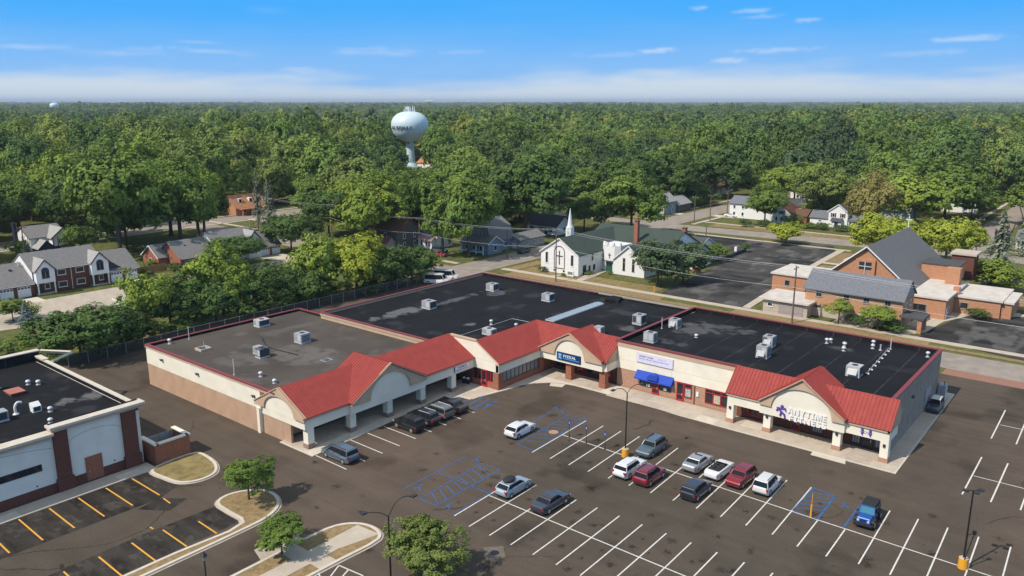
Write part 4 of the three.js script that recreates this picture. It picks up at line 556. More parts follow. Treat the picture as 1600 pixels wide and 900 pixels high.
// ---------------------------------------------------------------- vehicles (front is +x in their own axes)
const tyreM = std([0.018, 0.018, 0.019], 0.9), rimM = std([0.45, 0.46, 0.47], 0.35, { metalness: 0.6 }), carGlass = new THREE.MeshPhysicalMaterial({ color: RGB(0.015, 0.019, 0.024), roughness: 0.06, specularIntensity: 0.55 }), lampM = new THREE.MeshPhysicalMaterial({ color: RGB(0.55, 0.57, 0.58), roughness: 0.12 }), tailM = std([0.38, 0.012, 0.02], 0.25), plateM = std([0.7, 0.72, 0.74], 0.5), trimM = std([0.02, 0.02, 0.021], 0.7);
const paint = (r, g, b, metal = 0.0) => new THREE.MeshPhysicalMaterial({ color: RGB(r, g, b), roughness: 0.38, metalness: metal, clearcoat: 1, clearcoatRoughness: 0.06 });
const tyreG = (() => { const g = new THREE.CylinderGeometry(1, 1, 1, 20); g.rotateX(Math.PI / 2); return boxUV(g); })();
const KINDS = {
  suv: { L: 4.65, W: 1.86, H: 1.70, belt: 1.02, hood: 0.98, nose: 0.82, cowl: 1.05, ws: 0.42, rt: -1.85, rb: -2.16, deck: null, wr: 0.36, wb: 1.38, rails: 1, cyc: [-0.25, -1.25] },
  van: { L: 5.0, W: 1.96, H: 1.76, belt: 1.05, hood: 0.98, nose: 0.80, cowl: 1.45, ws: 0.62, rt: -2.1, rb: -2.36, deck: null, wr: 0.34, wb: 1.52, rails: 1, cyc: [0.0, -1.1] },
  hatch: { L: 4.45, W: 1.75, H: 1.50, belt: 0.95, hood: 0.92, nose: 0.72, cowl: 1.30, ws: 0.35, rt: -1.45, rb: -2.06, deck: null, wr: 0.31, wb: 1.34, cyc: [-0.2, -1.15] },
  sedan: { L: 4.85, W: 1.84, H: 1.44, belt: 0.93, hood: 0.90, nose: 0.70, cowl: 1.10, ws: 0.38, rt: -0.95, rb: -1.72, deck: 0.98, wr: 0.33, wb: 1.42, cyc: [-0.25] },
  coupe: { L: 4.60, W: 1.80, H: 1.40, belt: 0.95, hood: 0.90, nose: 0.72, cowl: 0.95, ws: 0.30, rt: -0.85, rb: -1.5, deck: 0.95, wr: 0.32, wb: 1.35, cyc: [] },
  box: { L: 5.9, W: 2.05, H: 2.35, belt: 1.25, hood: 1.15, nose: 0.95, cowl: 2.0, ws: 1.35, rt: -2.86, rb: -2.9, deck: null, wr: 0.37, wb: 1.85, cyc: [0.6, -0.6, -1.8] },
};
function hexa(b, t) { // block from a bottom and a top rectangle [x0,x1,halfwidth,y]
  const v = []; for (const [x0, x1, w, y] of [b, t]) v.push([x0, y, -w], [x1, y, -w], [x1, y, w], [x0, y, w]);
  const f = [[0, 1, 2, 3], [7, 6, 5, 4], [0, 4, 5, 1], [1, 5, 6, 2], [2, 6, 7, 3], [3, 7, 4, 0]], pos = []; for (const q of f) for (const i of [0, 1, 2, 0, 2, 3]) pos.push(...v[q[i]]);
  const g = new THREE.BufferGeometry(); g.setAttribute('position', new THREE.Float32BufferAttribute(pos, 3)); g.computeVertexNormals(); g.setAttribute('uv', new THREE.Float32BufferAttribute(new Array(pos.length / 3 * 2).fill(0), 2)); return g;
}
function wheels(t, k, w) { for (const x of [-k.wb, k.wb]) for (const s of [-1, 1]) { const o = new THREE.Group(); o.name = 'wheel'; t.add(o); o.position.set(x, k.wr, s * (w / 2 - 0.12)); const a = new THREE.Mesh(tyreG, tyreM); a.name = 'tyre'; a.scale.set(k.wr, k.wr, 0.22); const b = new THREE.Mesh(tyreG, rimM); b.name = 'rim'; b.scale.set(k.wr * 0.66, k.wr * 0.66, 0.235); a.castShadow = b.castShadow = true; o.add(a, b); } }
function tumble(g, fn) { const p = g.attributes.position; for (let i = 0; i < p.count; i++) p.setZ(i, p.getZ(i) * fn(p.getX(i), p.getY(i))); g.computeVertexNormals(); return g; }
function lowerBody(k, w) {
  const R = k.wr * 1.16, h = k.L / 2, S = new THREE.Shape(), y0 = 0.26; S.moveTo(-h + 0.1, y0 + 0.08); S.lineTo(-k.wb - R, y0); S.absarc(-k.wb, k.wr, R, Math.PI + 0.12, -0.12, true); S.lineTo(k.wb - R, y0); S.absarc(k.wb, k.wr, R, Math.PI + 0.12, -0.12, true); S.lineTo(h - 0.14, y0 + 0.05);
  S.quadraticCurveTo(h, 0.40, h, k.nose - 0.18); S.quadraticCurveTo(h - 0.02, k.nose + 0.02, h - 0.35, k.nose + 0.07); S.quadraticCurveTo((h + k.cowl) / 2, k.hood - 0.01, k.cowl, k.hood); S.lineTo(k.cowl - 0.15, k.belt);
  if (k.deck) { S.quadraticCurveTo(0, k.belt - 0.02, k.rb, k.belt + 0.02); S.quadraticCurveTo(-h + 0.35, k.deck + 0.01, -h + 0.1, k.deck - 0.05); S.quadraticCurveTo(-h - 0.01, 0.8, -h + 0.02, 0.5); } else { S.lineTo(k.rb + 0.05, k.belt); S.quadraticCurveTo(-h + 0.01, k.belt - 0.1, -h + 0.01, 0.6); }
  S.closePath(); const g = new THREE.ExtrudeGeometry(S, { depth: w - 0.2, bevelEnabled: true, bevelThickness: 0.1, bevelSize: 0.07, bevelSegments: 3, curveSegments: 9 }); g.translate(0, 0, -(w - 0.2) / 2);
  return tumble(g, (x, y) => 1 - 0.16 * Math.pow(Math.max(0, Math.abs(x) / h - 0.72) / 0.28, 2) - 0.05 * Math.max(0, y - 0.65) / 0.4);
}
function cabin(k, o, grow, y0, part) { // glasshouse, or with part the roof skin over it, from the side profile with tumblehome
  const bw = k.W / 2 - 0.10, tw = k.W / 2 - (k.H > 2 ? 0.16 : 0.27), top = k.H, S = new THREE.Shape();
  if (part) { S.moveTo(k.rt - 0.10, top - 0.13); S.quadraticCurveTo(k.rt, top - 0.03, k.rt + 0.35, top - 0.015); S.quadraticCurveTo((k.rt + k.ws) / 2, top + 0.02, k.ws - 0.25, top - 0.02); S.quadraticCurveTo(k.ws, top - 0.04, k.ws + 0.12, top - 0.12); S.lineTo(k.ws - 0.1, top - 0.12); S.lineTo(k.rt + 0.1, top - 0.13); S.closePath(); }
  else { S.moveTo(k.rb + 0.03, k.belt - 0.05); S.quadraticCurveTo(k.rt - 0.12, top - 0.2, k.rt + 0.02, top - 0.07); S.quadraticCurveTo((k.rt + k.ws) / 2, top - 0.02, k.ws - 0.05, top - 0.06); S.quadraticCurveTo(k.ws + 0.12, top - 0.12, k.cowl - 0.1, k.belt - 0.05); S.closePath(); }
  const g = new THREE.ExtrudeGeometry(S, { depth: 2 * bw - 0.12 + 2 * grow, bevelEnabled: true, bevelThickness: 0.06, bevelSize: part ? 0.02 : 0.03, bevelSegments: 2, curveSegments: 9 }); g.translate(0, 0, -(bw - 0.06 + grow));
  return tumble(g, (x, y) => lerp(1, tw / bw, Math.min(1, Math.max(0, (y - k.belt) / (top - k.belt)))));
}
function car(kind, name, label, x, z, turn, pm, o = {}) {
  const k = { ...KINDS[kind], ...o.k }, t = thing(name, label, o.cat || 'car', null, x, 0, z, turn), w = k.W, h = k.L / 2;
  const body = mk('body', lowerBody(k, w), pm, t); wheels(t, k, w);
  mk('lower_trim', [bx(0, 0.30, 0, k.wb * 2 - k.wr * 2.5, 0.12, w - 0.02), bx(h - 0.06, 0.42, 0, 0.14, 0.22, w - 0.3), bx(-h + 0.06, 0.42, 0, 0.14, 0.2, w - 0.3)], o.trim || trimM, t);
  for (const s of [-1, 1]) { mk('headlight', bx(h - 0.12, k.nose - 0.06, s * (w / 2 - 0.27), 0.2, 0.15, 0.36), lampM, t); mk('taillight', bx(-h + 0.07, k.belt - 0.16 - (k.deck ? 0.05 : 0), s * (w / 2 - 0.2), 0.16, k.deck ? 0.16 : 0.3, 0.3), tailM, t); }
  mk('licence_plate', bx(-h - 0.005, k.deck ? 0.68 : 0.72, 0, 0.03, 0.13, 0.34), plateM, t); mk('grille', bx(h - 0.03, k.nose - 0.14, 0, 0.08, 0.18, w * 0.45), trimM, t);
  if (kind === 'coupe') {
    mk('cabin_tub', span(-1.3, 0.72, 0.72, k.belt + 0.085, -w / 2 + 0.2, w / 2 - 0.2), std([0.02, 0.02, 0.022], 0.8), t); for (const [sx, sz] of [[-0.1, 0.38], [-0.1, -0.38], [-0.95, 0.34], [-0.95, -0.34]]) mk('seat', [bx(sx, 1.12, sz, 0.16, 0.3, 0.46), bx(sx + 0.24, 1.06, sz, 0.36, 0.08, 0.46)], std([0.035, 0.035, 0.038], 0.7), t);
    mk('windscreen', hexa([0.78, 0.82, w / 2 - 0.16, k.belt], [0.32, 0.36, w / 2 - 0.28, k.H - 0.06]), carGlass, t); mk('windscreen_frame', [bar([0.8, k.belt, w / 2 - 0.14], [0.34, k.H - 0.05, w / 2 - 0.27], 0.06), bar([0.8, k.belt, -w / 2 + 0.14], [0.34, k.H - 0.05, -w / 2 + 0.27], 0.06), bar([0.34, k.H - 0.05, -w / 2 + 0.27], [0.34, k.H - 0.05, w / 2 - 0.27], 0.06)], pm, t);
    mk('folded_top', bx(-1.42, k.belt + 0.10, 0, 0.36, 0.14, w - 0.5), trimM, t);
  } else {
    const bw = w / 2 - 0.09, tw = w / 2 - (kind === 'box' ? 0.16 : 0.27), top = k.H - 0.07; 
    mk('window_glass', cabin(k, o, 0, 0), carGlass, t);
    const roof = mk('roof', cabin(k, o, 0.03, 0, 1), o.roof || pm, t);
    for (const s of [-1, 1]) { const P = (x, y) => [x, y, s * (lerp(bw, tw, (y - k.belt) / (k.H - k.belt)) + 0.012)]; mk('window_post', bar(P(k.cowl - 0.1, k.belt - 0.03), P(k.ws + 0.05, k.H - 0.11), 0.07, 0.05), o.pillarM || pm, t); mk('window_post', bar(P(k.rb + 0.1, k.belt - 0.03), P(k.rt + 0.02, k.H - 0.12), k.deck ? 0.12 : 0.16, 0.05), o.pillarM || pm, t); for (const c of k.cyc) mk('window_post', bar(P(c, k.belt - 0.03), P(c - 0.04, k.H - 0.1), 0.07, 0.035), o.pillarM || trimM, t); }
    if (o.solidSide) for (const s of [-1, 1]) mk('side_panel', hexa([k.rb + 0.05, 0.2, 0, k.belt], [k.rt, 0.2, 0, top]), pm, t);
    for (const s of [-1, 1]) mk('mirror', bx(k.cowl - 0.35, k.belt + 0.06, s * (w / 2 + 0.06), 0.12, 0.14, 0.2), o.mirror || pm, t);
    if (k.rails && !o.noRails) for (const s of [-1, 1]) mk('roof_rail', bar([k.rt + 0.2, k.H + 0.05, s * (tw - 0.06)], [k.ws - 0.15, k.H + 0.04, s * (tw - 0.06)], 0.05), o.railM || trimM, roof);
    if (o.sunroof) mk('sunroof', bx((k.rt + k.ws) / 2 + 0.25, k.H + 0.005, 0, 0.6, 0.02, 0.9), carGlass, roof);
    for (const s of [-1, 1]) for (const dx of [0.25, -0.75]) mk('door_handle', bx(dx - 0.1, k.belt - 0.14, s * (w / 2 + 0.015), 0.18, 0.04, 0.03), o.mirror || pm, body);
  }
  return t;
}
const W = paint(0.72, 0.73, 0.74), BK = paint(0.010, 0.010, 0.012), IN = Math.PI, NZ = Math.PI / 2, PZ = -Math.PI / 2; // IN: nose to -x, NZ: nose to -z
const jit = rng(91), j = () => (jit() - 0.5) * 0.05;
car('van', 'parked_car', 'blue-grey minivan parked alone at the near end of the canopy bays', -70.9, -54.9, IN + j(), paint(0.12, 0.16, 0.21, 0.4));
{ const t = car('suv', 'parked_car', 'black boxy sport utility with its side door open by the canopy', -71.0, -66.1, IN + j(), BK, { k: { L: 4.3, H: 1.78, nose: 0.9 } }); const d = mk('open_door', [bx(0.62, 0.75, 1.28, 0.12, 0.75, 0.95), bx(0.62, 1.35, 1.25, 0.07, 0.1, 0.9)], BK, t); mk('door_glass', bx(0.62, 1.28, 1.26, 0.04, 0.35, 0.8), carGlass, d); }
car('suv', 'parked_car', 'black sport utility with dark windows between two other cars at the canopy', -71.2, -68.9, IN + j(), BK, { k: { L: 4.75, H: 1.68 }, railM: M.galv });
car('van', 'parked_car', 'grey minivan nosed in to the canopy beside the black sedan', -71.3, -71.6, IN + j(), paint(0.17, 0.165, 0.16, 0.4), { k: { L: 4.7, H: 1.62 }, railM: M.galv });
car('sedan', 'parked_car', 'black sedan nearest the blue striped bay at the canopy', -71.2, -74.3, IN + j(), BK);
car('suv', 'parked_car', 'white crossover standing alone beside the blue hatched bay', -58.9, -73.8, NZ + j(), W, { k: { L: 4.5, H: 1.55, rt: -1.5, ws: 0.3 }, noRails: 1 });
{ const t = car('hatch', 'parked_car', 'pale blue hatchback carrying a dark roof box', -49.9, -61.4, NZ + j(), paint(0.36, 0.44, 0.50, 0.3)); mk('roof_box', (() => { const g = new THREE.SphereGeometry(1, 16, 10); g.scale(0.85, 0.24, 0.6); g.translate(-0.7, 1.70, 0); return g; })(), trimM, t); }
car('sedan', 'parked_car', 'dark grey sedan parked by the centre line of the front row', -44.8, -61.3, NZ + j(), paint(0.055, 0.058, 0.068, 0.4));
car('suv', 'parked_car', 'white sport utility next to the orange lamp base', -42.5, -73.2, NZ + j(), W, { k: { L: 4.8, H: 1.65 } });
car('suv', 'parked_car', 'dark red sport utility seen from behind beside the white one', -39.8, -73.0, NZ + j(), paint(0.20, 0.012, 0.02, 0.2), { k: { L: 4.5, H: 1.72 } });
car('suv', 'parked_car', 'slate blue sport utility facing the camera behind the white one', -43.3, -79.6, PZ + j(), paint(0.105, 0.15, 0.18, 0.4), { k: { L: 4.8, H: 1.66 } });
car('sedan', 'parked_car', 'silver sedan with a dark sunroof', -37.2, -79.4, NZ + j(), paint(0.42, 0.44, 0.45, 0.5), { sunroof: 1, k: { L: 4.7 } });
car('coupe', 'parked_car', 'white convertible with its top down', -34.5, -79.3, NZ + j(), W);
car('suv', 'parked_car', 'bright red crossover facing the camera', -31.8, -79.0, PZ + j(), paint(0.22, 0.006, 0.014, 0.2), { k: { L: 4.5, H: 1.60 }, noRails: 1, sunroof: 1 });
car('suv', 'parked_car', 'near-black crossover in front of the white convertible', -34.3, -73.2, NZ + j(), paint(0.022, 0.028, 0.034, 0.3), { k: { L: 4.4, H: 1.60 }, noRails: 1 });
car('suv', 'parked_car', 'white boxy sport utility last in the row before the blue hatching', -28.9, -79.2, NZ + j(), paint(0.66, 0.66, 0.64), { k: { L: 4.4, H: 1.78 } });
{ // off-road vehicle, built upright and open-fendered
  const k = { L: 4.2, W: 1.88, H: 1.84, wr: 0.41, wb: 1.22 }, t = thing('parked_car', 'bright blue off-road vehicle with black soft top', 'car', null, -18.4, 0, -78.9, PZ + 0.04), bl = paint(0.004, 0.075, 0.36, 0.1), dk = trimM; wheels(t, k, k.W + 0.08);
  mk('body', [span(-1.95, 0.7, 0.45, 1.12, -0.74, 0.74), hexa([0.7, 1.95, 0.72, 0.5], [0.7, 1.93, 0.62, 1.10])], bl, t); mk('hood', hexa([0.72, 1.9, 0.62, 1.10], [0.74, 1.84, 0.52, 1.17]), bl, t);
  for (const x of [-k.wb, k.wb]) for (const s of [-1, 1]) mk('fender', [hexa([x - 0.55, x + 0.55, 0.2, 0.80], [x - 0.42, x + 0.42, 0.17, 0.95])].map((g) => { g.translate(0, 0, s * 0.80); return g; }), dk, t);
  mk('soft_top', hexa([-1.95, 0.45, 0.74, 1.12], [-1.85, 0.25, 0.64, 1.84]), std([0.018, 0.018, 0.02], 0.85), t); mk('windscreen', hexa([0.46, 0.66, 0.70, 1.12], [0.27, 0.33, 0.63, 1.78]), new THREE.MeshPhysicalMaterial({ color: RGB(0.06, 0.2, 0.28), roughness: 0.08 }), t);
  mk('windscreen_frame', [bar([0.67, 1.12, 0.70], [0.34, 1.8, 0.63], 0.07), bar([0.67, 1.12, -0.70], [0.34, 1.8, -0.63], 0.07), bar([0.34, 1.8, -0.64], [0.34, 1.8, 0.64], 0.07)], bl, t);
  for (const s of [-1, 1]) { mk('side_window', span(-1.7, 0.3, 1.2, 1.66, s * 0.705, s * 0.72), carGlass, t); mk('headlight', (() => { const g = new THREE.CylinderGeometry(0.12, 0.12, 0.1, 14); g.rotateZ(Math.PI / 2); g.translate(1.96, 0.92, s * 0.47); return g; })(), lampM, t); mk('mirror', bx(0.55, 1.22, s * 0.88, 0.1, 0.18, 0.18), dk, t); mk('taillight', bx(-1.97, 0.9, s * 0.66, 0.06, 0.2, 0.14), tailM, t); }
  for (let q = 0; q < 7; q++) mk('grille_slot', bx(1.955, 0.9, -0.24 + q * 0.08, 0.03, 0.3, 0.04), dk, t); mk('bumper', [bx(2.06, 0.58, 0, 0.22, 0.2, 1.7), bx(-2.02, 0.55, 0, 0.18, 0.18, 1.6)], dk, t); mk('spare_wheel', (() => { const g = new THREE.CylinderGeometry(0.4, 0.4, 0.22, 18); g.rotateZ(Math.PI / 2); g.translate(-2.08, 1.0, 0); return g; })(), tyreM, t);
}
car('suv', 'parked_car', 'small dark blue truck with white roof beside the right end wall', -20.0, -115.6, PZ, paint(0.03, 0.045, 0.08, 0.2), { k: { L: 3.7, W: 1.6, H: 1.85, wb: 1.1, cowl: 0.75, ws: 0.25, rt: -1.35, rb: -1.6, belt: 1.05 }, roof: std([0.72, 0.70, 0.62], 0.6), noRails: 1, cat: 'truck' });
car('box', 'parked_van', 'nearer of two white passenger vans behind the black roof', -127.2, -128.6, 0.5, W, { cat: 'van' }); car('box', 'parked_van', 'farther of two white passenger vans behind the black roof', -128.6, -133.2, 0.5, W, { cat: 'van' });
car('sedan', 'parked_car', 'small red car in the shade beside the white cottage', -150.6, -152.4, 0.4, paint(0.35, 0.01, 0.012)); car('suv', 'parked_car', 'dark car on the drive above the red car', -154.0, -157.0, 0.2, paint(0.02, 0.024, 0.03));
car('sedan', 'parked_car', 'dark low car at the kerb before the blue gambrel house', -135.6, -171.5, NZ + 0.1, paint(0.03, 0.03, 0.033)); car('sedan', 'parked_car', 'white car on the drive behind the round shrubs', -121.0, -274.2, 0.0, W);

// ---------------------------------------------------------------- lamp standards, signs, posts
function lampPost(label, x, z, h, arms, base, thin) {
  const t = thing('street_lamp', label, 'street lamp', null, x, 0, z); mk('pole', cyl(0, 0, 0, 0.09, 0.065, h, 12), M.black, t);
  if (base) { mk('concrete_base', cyl(0, 0, 0, 0.42, 0.40, 1.0, 18), M.yellow, t); mk('base_ring', cyl(0, 1.0, 0, 0.36, 0.30, 0.06, 18), M.concrete, t); } else mk('foot', cyl(0, 0, 0, 0.2, 0.16, 0.3, 12), M.black, t);
  for (const [dx, dz, up, len] of arms) { const a = mk('arm', tube([[0, h - 0.05, 0], [dx * len * 0.35, h + up * 0.75, dz * len * 0.35], [dx * len * 0.7, h + up, dz * len * 0.7], [dx * len, h + up * 0.92, dz * len]], 0.04, 14, 6), M.black, t); mk('lamp_head', [bx(dx * (len + 0.2), h + up * 0.92, dz * (len + 0.2), 0.24 + Math.abs(dx) * 0.35, 0.12, 0.24 + Math.abs(dz) * 0.35)], M.frameDark, a); mk('lens', bx(dx * (len + 0.2), h + up * 0.92 - 0.075, dz * (len + 0.2), 0.2 + Math.abs(dx) * 0.2, 0.03, 0.2 + Math.abs(dz) * 0.2), M.glassPale, a); }
  return t;
}
lampPost('double arm black lamp with orange base beside the white sport utility', -45.1, -76.5, 8.0, [[0.35, -0.93, 0.75, 1.9], [-0.35, 0.93, 0.75, 1.9]], 1);
{ const t = lampPost('black lamp with two heads and orange base near the bottom right', -9.3, -75.7, 7.6, [[0.75, -0.65, 0.05, 0.5], [-0.75, 0.65, 0.05, 0.5], [0.6, 0.75, 0.1, 0.35]], 1); mk('banner_bracket', [bar([0, 3.3, 0], [0.5, 3.6, 0.1], 0.05), bx(0.55, 3.75, 0.1, 0.3, 0.35, 0.2), bar([0.1, 1.0, 0.3], [0.55, 3.6, 0.1], 0.08)], M.black, t); }
lampPost('tall double arm black lamp at the tip of the path island', -47.6, -41.6, 6.4, [[0.45, -0.89, 1.5, 2.1], [-0.7, 0.71, 0.4, 1.9]], 0);
{ const t = thing('street_lamp', 'black lantern on a short post at the bottom edge', 'street lamp', null, -58.2, 0, -30.4); mk('pole', cyl(0, 0, 0, 0.09, 0.06, 3.3, 10), M.black, t); mk('foot', cyl(0, 0, 0, 0.22, 0.14, 0.5, 10), M.black, t); mk('lantern', [cyl(0, 3.3, 0, 0.12, 0.22, 0.5, 8), cyl(0, 3.8, 0, 0.27, 0.06, 0.3, 8), cyl(0, 4.1, 0, 0.03, 0.03, 0.14, 6)], M.black, t); mk('lens', cyl(0, 3.36, 0, 0.135, 0.225, 0.36, 8), M.glassPale, t); }
for (const [x, z, l] of [[-53.4, -76.8, 'blue accessible parking sign, leftmost of the three on posts'], [-50.8, -76.75, 'blue accessible parking sign, middle of the three on posts'], [-48.0, -76.6, 'blue accessible parking sign, rightmost of the three on posts']]) {
  const t = thing('parking_sign', l, 'sign', 'accessible parking signs', x, 0, z); mk('post', cyl(0, 0, 0, 0.035, 0.035, 2.4, 8), M.frameDark, t); mk('sign_plate', bx(0, 2.0, 0.05, 0.34, 0.48, 0.03), std([0.03, 0.05, 0.30], 0.5), t); mk('symbol', [bx(0, 2.05, 0.07, 0.05, 0.2, 0.012), bx(0.05, 1.93, 0.07, 0.14, 0.05, 0.012)], M.white, t); mk('foot', cyl(0, 0, 0, 0.09, 0.07, 0.25, 8), M.black, t);
}
{ const t = thing('bollard', 'slim orange post in the blue hatched bay', 'bollard', null, -23.1, 0, -76.2); mk('post', cyl(0, 0, 0, 0.10, 0.09, 1.3, 10), M.yellow, t); mk('flag_rod', cyl(0, 1.3, 0, 0.035, 0.03, 1.3, 8), M.yellow, t); }
{ const t = thing('bollard', 'short yellow post on the verge across from the white church', 'bollard', null, -84.2, -0.05, -152.9); mk('post', cyl(0, 0, 0, 0.1, 0.1, 1.3, 10), M.yellow, t); mk('cap', cyl(0, 1.3, 0, 0.11, 0.04, 0.08, 10), M.yellow, t); }
{ const t = thing('storage_tank', 'grey steel utility cabinet against the right end wall', 'utility box', null, -20.4, 0, -121.6); mk('cabinet', bx(0, 1.0, 0, 0.9, 2.0, 1.5), M.metal, t); mk('door', bx(0.46, 1.0, 0, 0.03, 1.7, 1.2), M.galv, t); mk('pipe', cyl(0.2, 2.0, 0.4, 0.06, 0.06, 0.6, 8), M.metalDark, t); }
{ const t = thing('bench', 'dark bench under the left canopy by the red-framed shop', 'bench', null, -78.4, 0.1, -82.6); mk('seat', bx(0, 0.45, 0, 0.5, 0.06, 1.5), M.frameDark, t); mk('backrest', bx(-0.25, 0.75, 0, 0.06, 0.4, 1.5), M.frameDark, t); for (const z of [-0.6, 0.6]) mk('leg', bx(0, 0.22, z, 0.45, 0.42, 0.06), M.frameDark, t); }
for (const [x, z, l] of [[-76.9, -83.0, 'dark litter bin with white top at the canopy end, left one'], [-76.2, -83.1, 'dark litter bin with white top at the canopy end, right one']]) { const t = thing('litter_bin', l, 'bin', 'bins at the canopy end', x, 0.1, z); mk('body', cyl(0, 0, 0, 0.24, 0.28, 0.8, 12), M.black, t); mk('lid', cyl(0, 0.8, 0, 0.28, 0.12, 0.18, 12), M.white, t); }
// ---------------------------------------------------------------- houses, churches, water tower
function win(t, axis, plane, a, y, w, h, o = {}) { // frame, panes and bars standing out of the wall
  const f = 0.1, fr = [fbox(axis, plane, a - w / 2, a + w / 2, y, y + f, 0.0, 0.09), fbox(axis, plane, a - w / 2, a + w / 2, y + h - f, y + h, 0, 0.09), fbox(axis, plane, a - w / 2, a - w / 2 + f, y + f, y + h - f, 0, 0.089), fbox(axis, plane, a + w / 2 - f, a + w / 2, y + f, y + h - f, 0, 0.089)], o2 = mk('window', fr, o.frame || M.frameWhite, t), n = o.n || 1, pw = (w - 2 * f) / n;
  for (let k = 0; k < n; k++) mk('pane', fbox(axis, plane, a - w / 2 + f + k * pw + (k ? 0.03 : 0), a - w / 2 + f + (k + 1) * pw - (k < n - 1 ? 0.03 : 0), y + f, y + h - f, 0.005, 0.04), M.glass, o2);
  if (o.shutter) for (const s of [-1, 1]) mk('shutter', fbox(axis, plane, a + s * (w / 2 + 0.22) - 0.18, a + s * (w / 2 + 0.22) + 0.18, y, y + h, 0, 0.05), o.shutter, o2);
  mk('sill', fbox(axis, plane, a - w / 2 - 0.06, a + w / 2 + 0.06, y - 0.07, y - 0.003, 0, 0.14), o.frame || M.frameWhite, o2); return o2;
}
function hdoor(t, axis, plane, a, w, h, m) { const d = mk('door', fbox(axis, plane, a - w / 2, a + w / 2, 0, h, 0, 0.07), m, t); mk('handle', fbox(axis, plane, a + w / 2 - 0.2, a + w / 2 - 0.13, 1, 1.1, 0.07, 0.12), M.galv, d); return d; }
function garageDoor(t, axis, plane, a, w, h) { const d = mk('garage_door', fbox(axis, plane, a - w / 2, a + w / 2, 0, h, 0, 0.05), M.white, t), n = 4; for (let r = 0; r < 3; r++) mk('panel', fbox(axis, plane, a - w / 2 + 0.06, a + w / 2 - 0.06, r * h / 4 + 0.05, (r + 1) * h / 4 - 0.02, 0.05, 0.075), M.white, d); for (let k = 0; k < n; k++) mk('pane', fbox(axis, plane, a - w / 2 + (k + 0.15) * w / n, a - w / 2 + (k + 0.85) * w / n, h * 0.78, h * 0.94, 0.05, 0.07), M.glass, d); }
function gable(t, x0, x1, z0, z1, h, rh, axis, wm, rm, o = {}) { // walls and a pitched roof; axis is the way the ridge runs; z1 > z0
  const e = o.eave ?? 0.45, th = 0.2, y0 = o.y0 || 0, cx = (x0 + x1) / 2, cz = (z0 + z1) / 2, hw = axis === 'z' ? (x1 - x0) / 2 : (z1 - z0) / 2, len = axis === 'z' ? z1 - z0 : x1 - x0, dy = rh - h;
  const S = new THREE.Shape([[-hw, y0], [hw, y0], [hw, h], [0, rh - 0.05], [-hw, h]].map((p) => new THREE.Vector2(...p))), g = new THREE.ExtrudeGeometry(S, { depth: len, bevelEnabled: false }); g.translate(0, 0, -len / 2); if (axis === 'x') g.rotateY(Math.PI / 2); g.translate(cx, 0, cz); mk('wall', g, wm, t);
  const sl = dy / hw, o2 = o.over ?? 0.35, L = len + 2 * o2, q = [];
  const S2 = new THREE.Shape([[-hw - e, h - sl * e], [0, rh], [hw + e, h - sl * e], [hw + e, h - sl * e + th], [0, rh + th], [-hw - e, h - sl * e + th]].map((p) => new THREE.Vector2(...p))), r = new THREE.ExtrudeGeometry(S2, { depth: L, bevelEnabled: false }); r.translate(0, 0, -L / 2); if (axis === 'x') r.rotateY(Math.PI / 2); r.translate(cx, 0, cz);
  const roof = mk('roof', r, rm, t);
  if (o.trim) { // barge boards on the visible gable end, standing just proud of the roof edge
    const P = (s, y) => axis === 'z' ? [cx + s, y, z1 + o2 + 0.03] : [x1 + o2 + 0.03, y, cz + s]; for (const s of [-1, 1]) mk('barge_board', bar(P(s * (hw + e), h - sl * e + 0.05), P(0, rh + 0.08), axis === 'z' ? 0.24 : 0.06, axis === 'z' ? 0.06 : 0.24), o.trim, roof);
  }
  if (o.gutter) mk('gutter', axis === 'z' ? span(x1 + e, x1 + e + 0.1, h - sl * e, h - sl * e + 0.14, z0, z1) : span(x0, x1, h - sl * e, h - sl * e + 0.14, z1 + e, z1 + e + 0.1), M.frameWhite, roof);
  return roof;
}
function chimney(roof, x, z, y0, y1, w = 0.8, m = M.brick) { const c = mk('chimney', bx(x, (y0 + y1) / 2, z, w, y1 - y0, w), m, roof); return c; }
const W0 = M.frameWhite;
function townHalf(t, zA, zB, mirror) { // two-storey brick block with white gabled bays facing +x, ridge along z
  gable(t, -198, -187, zA, zB, 5.2, 8.4, 'z', M.brickDark, M.shingleGrey, { over: 0.3, gutter: 1 });
}
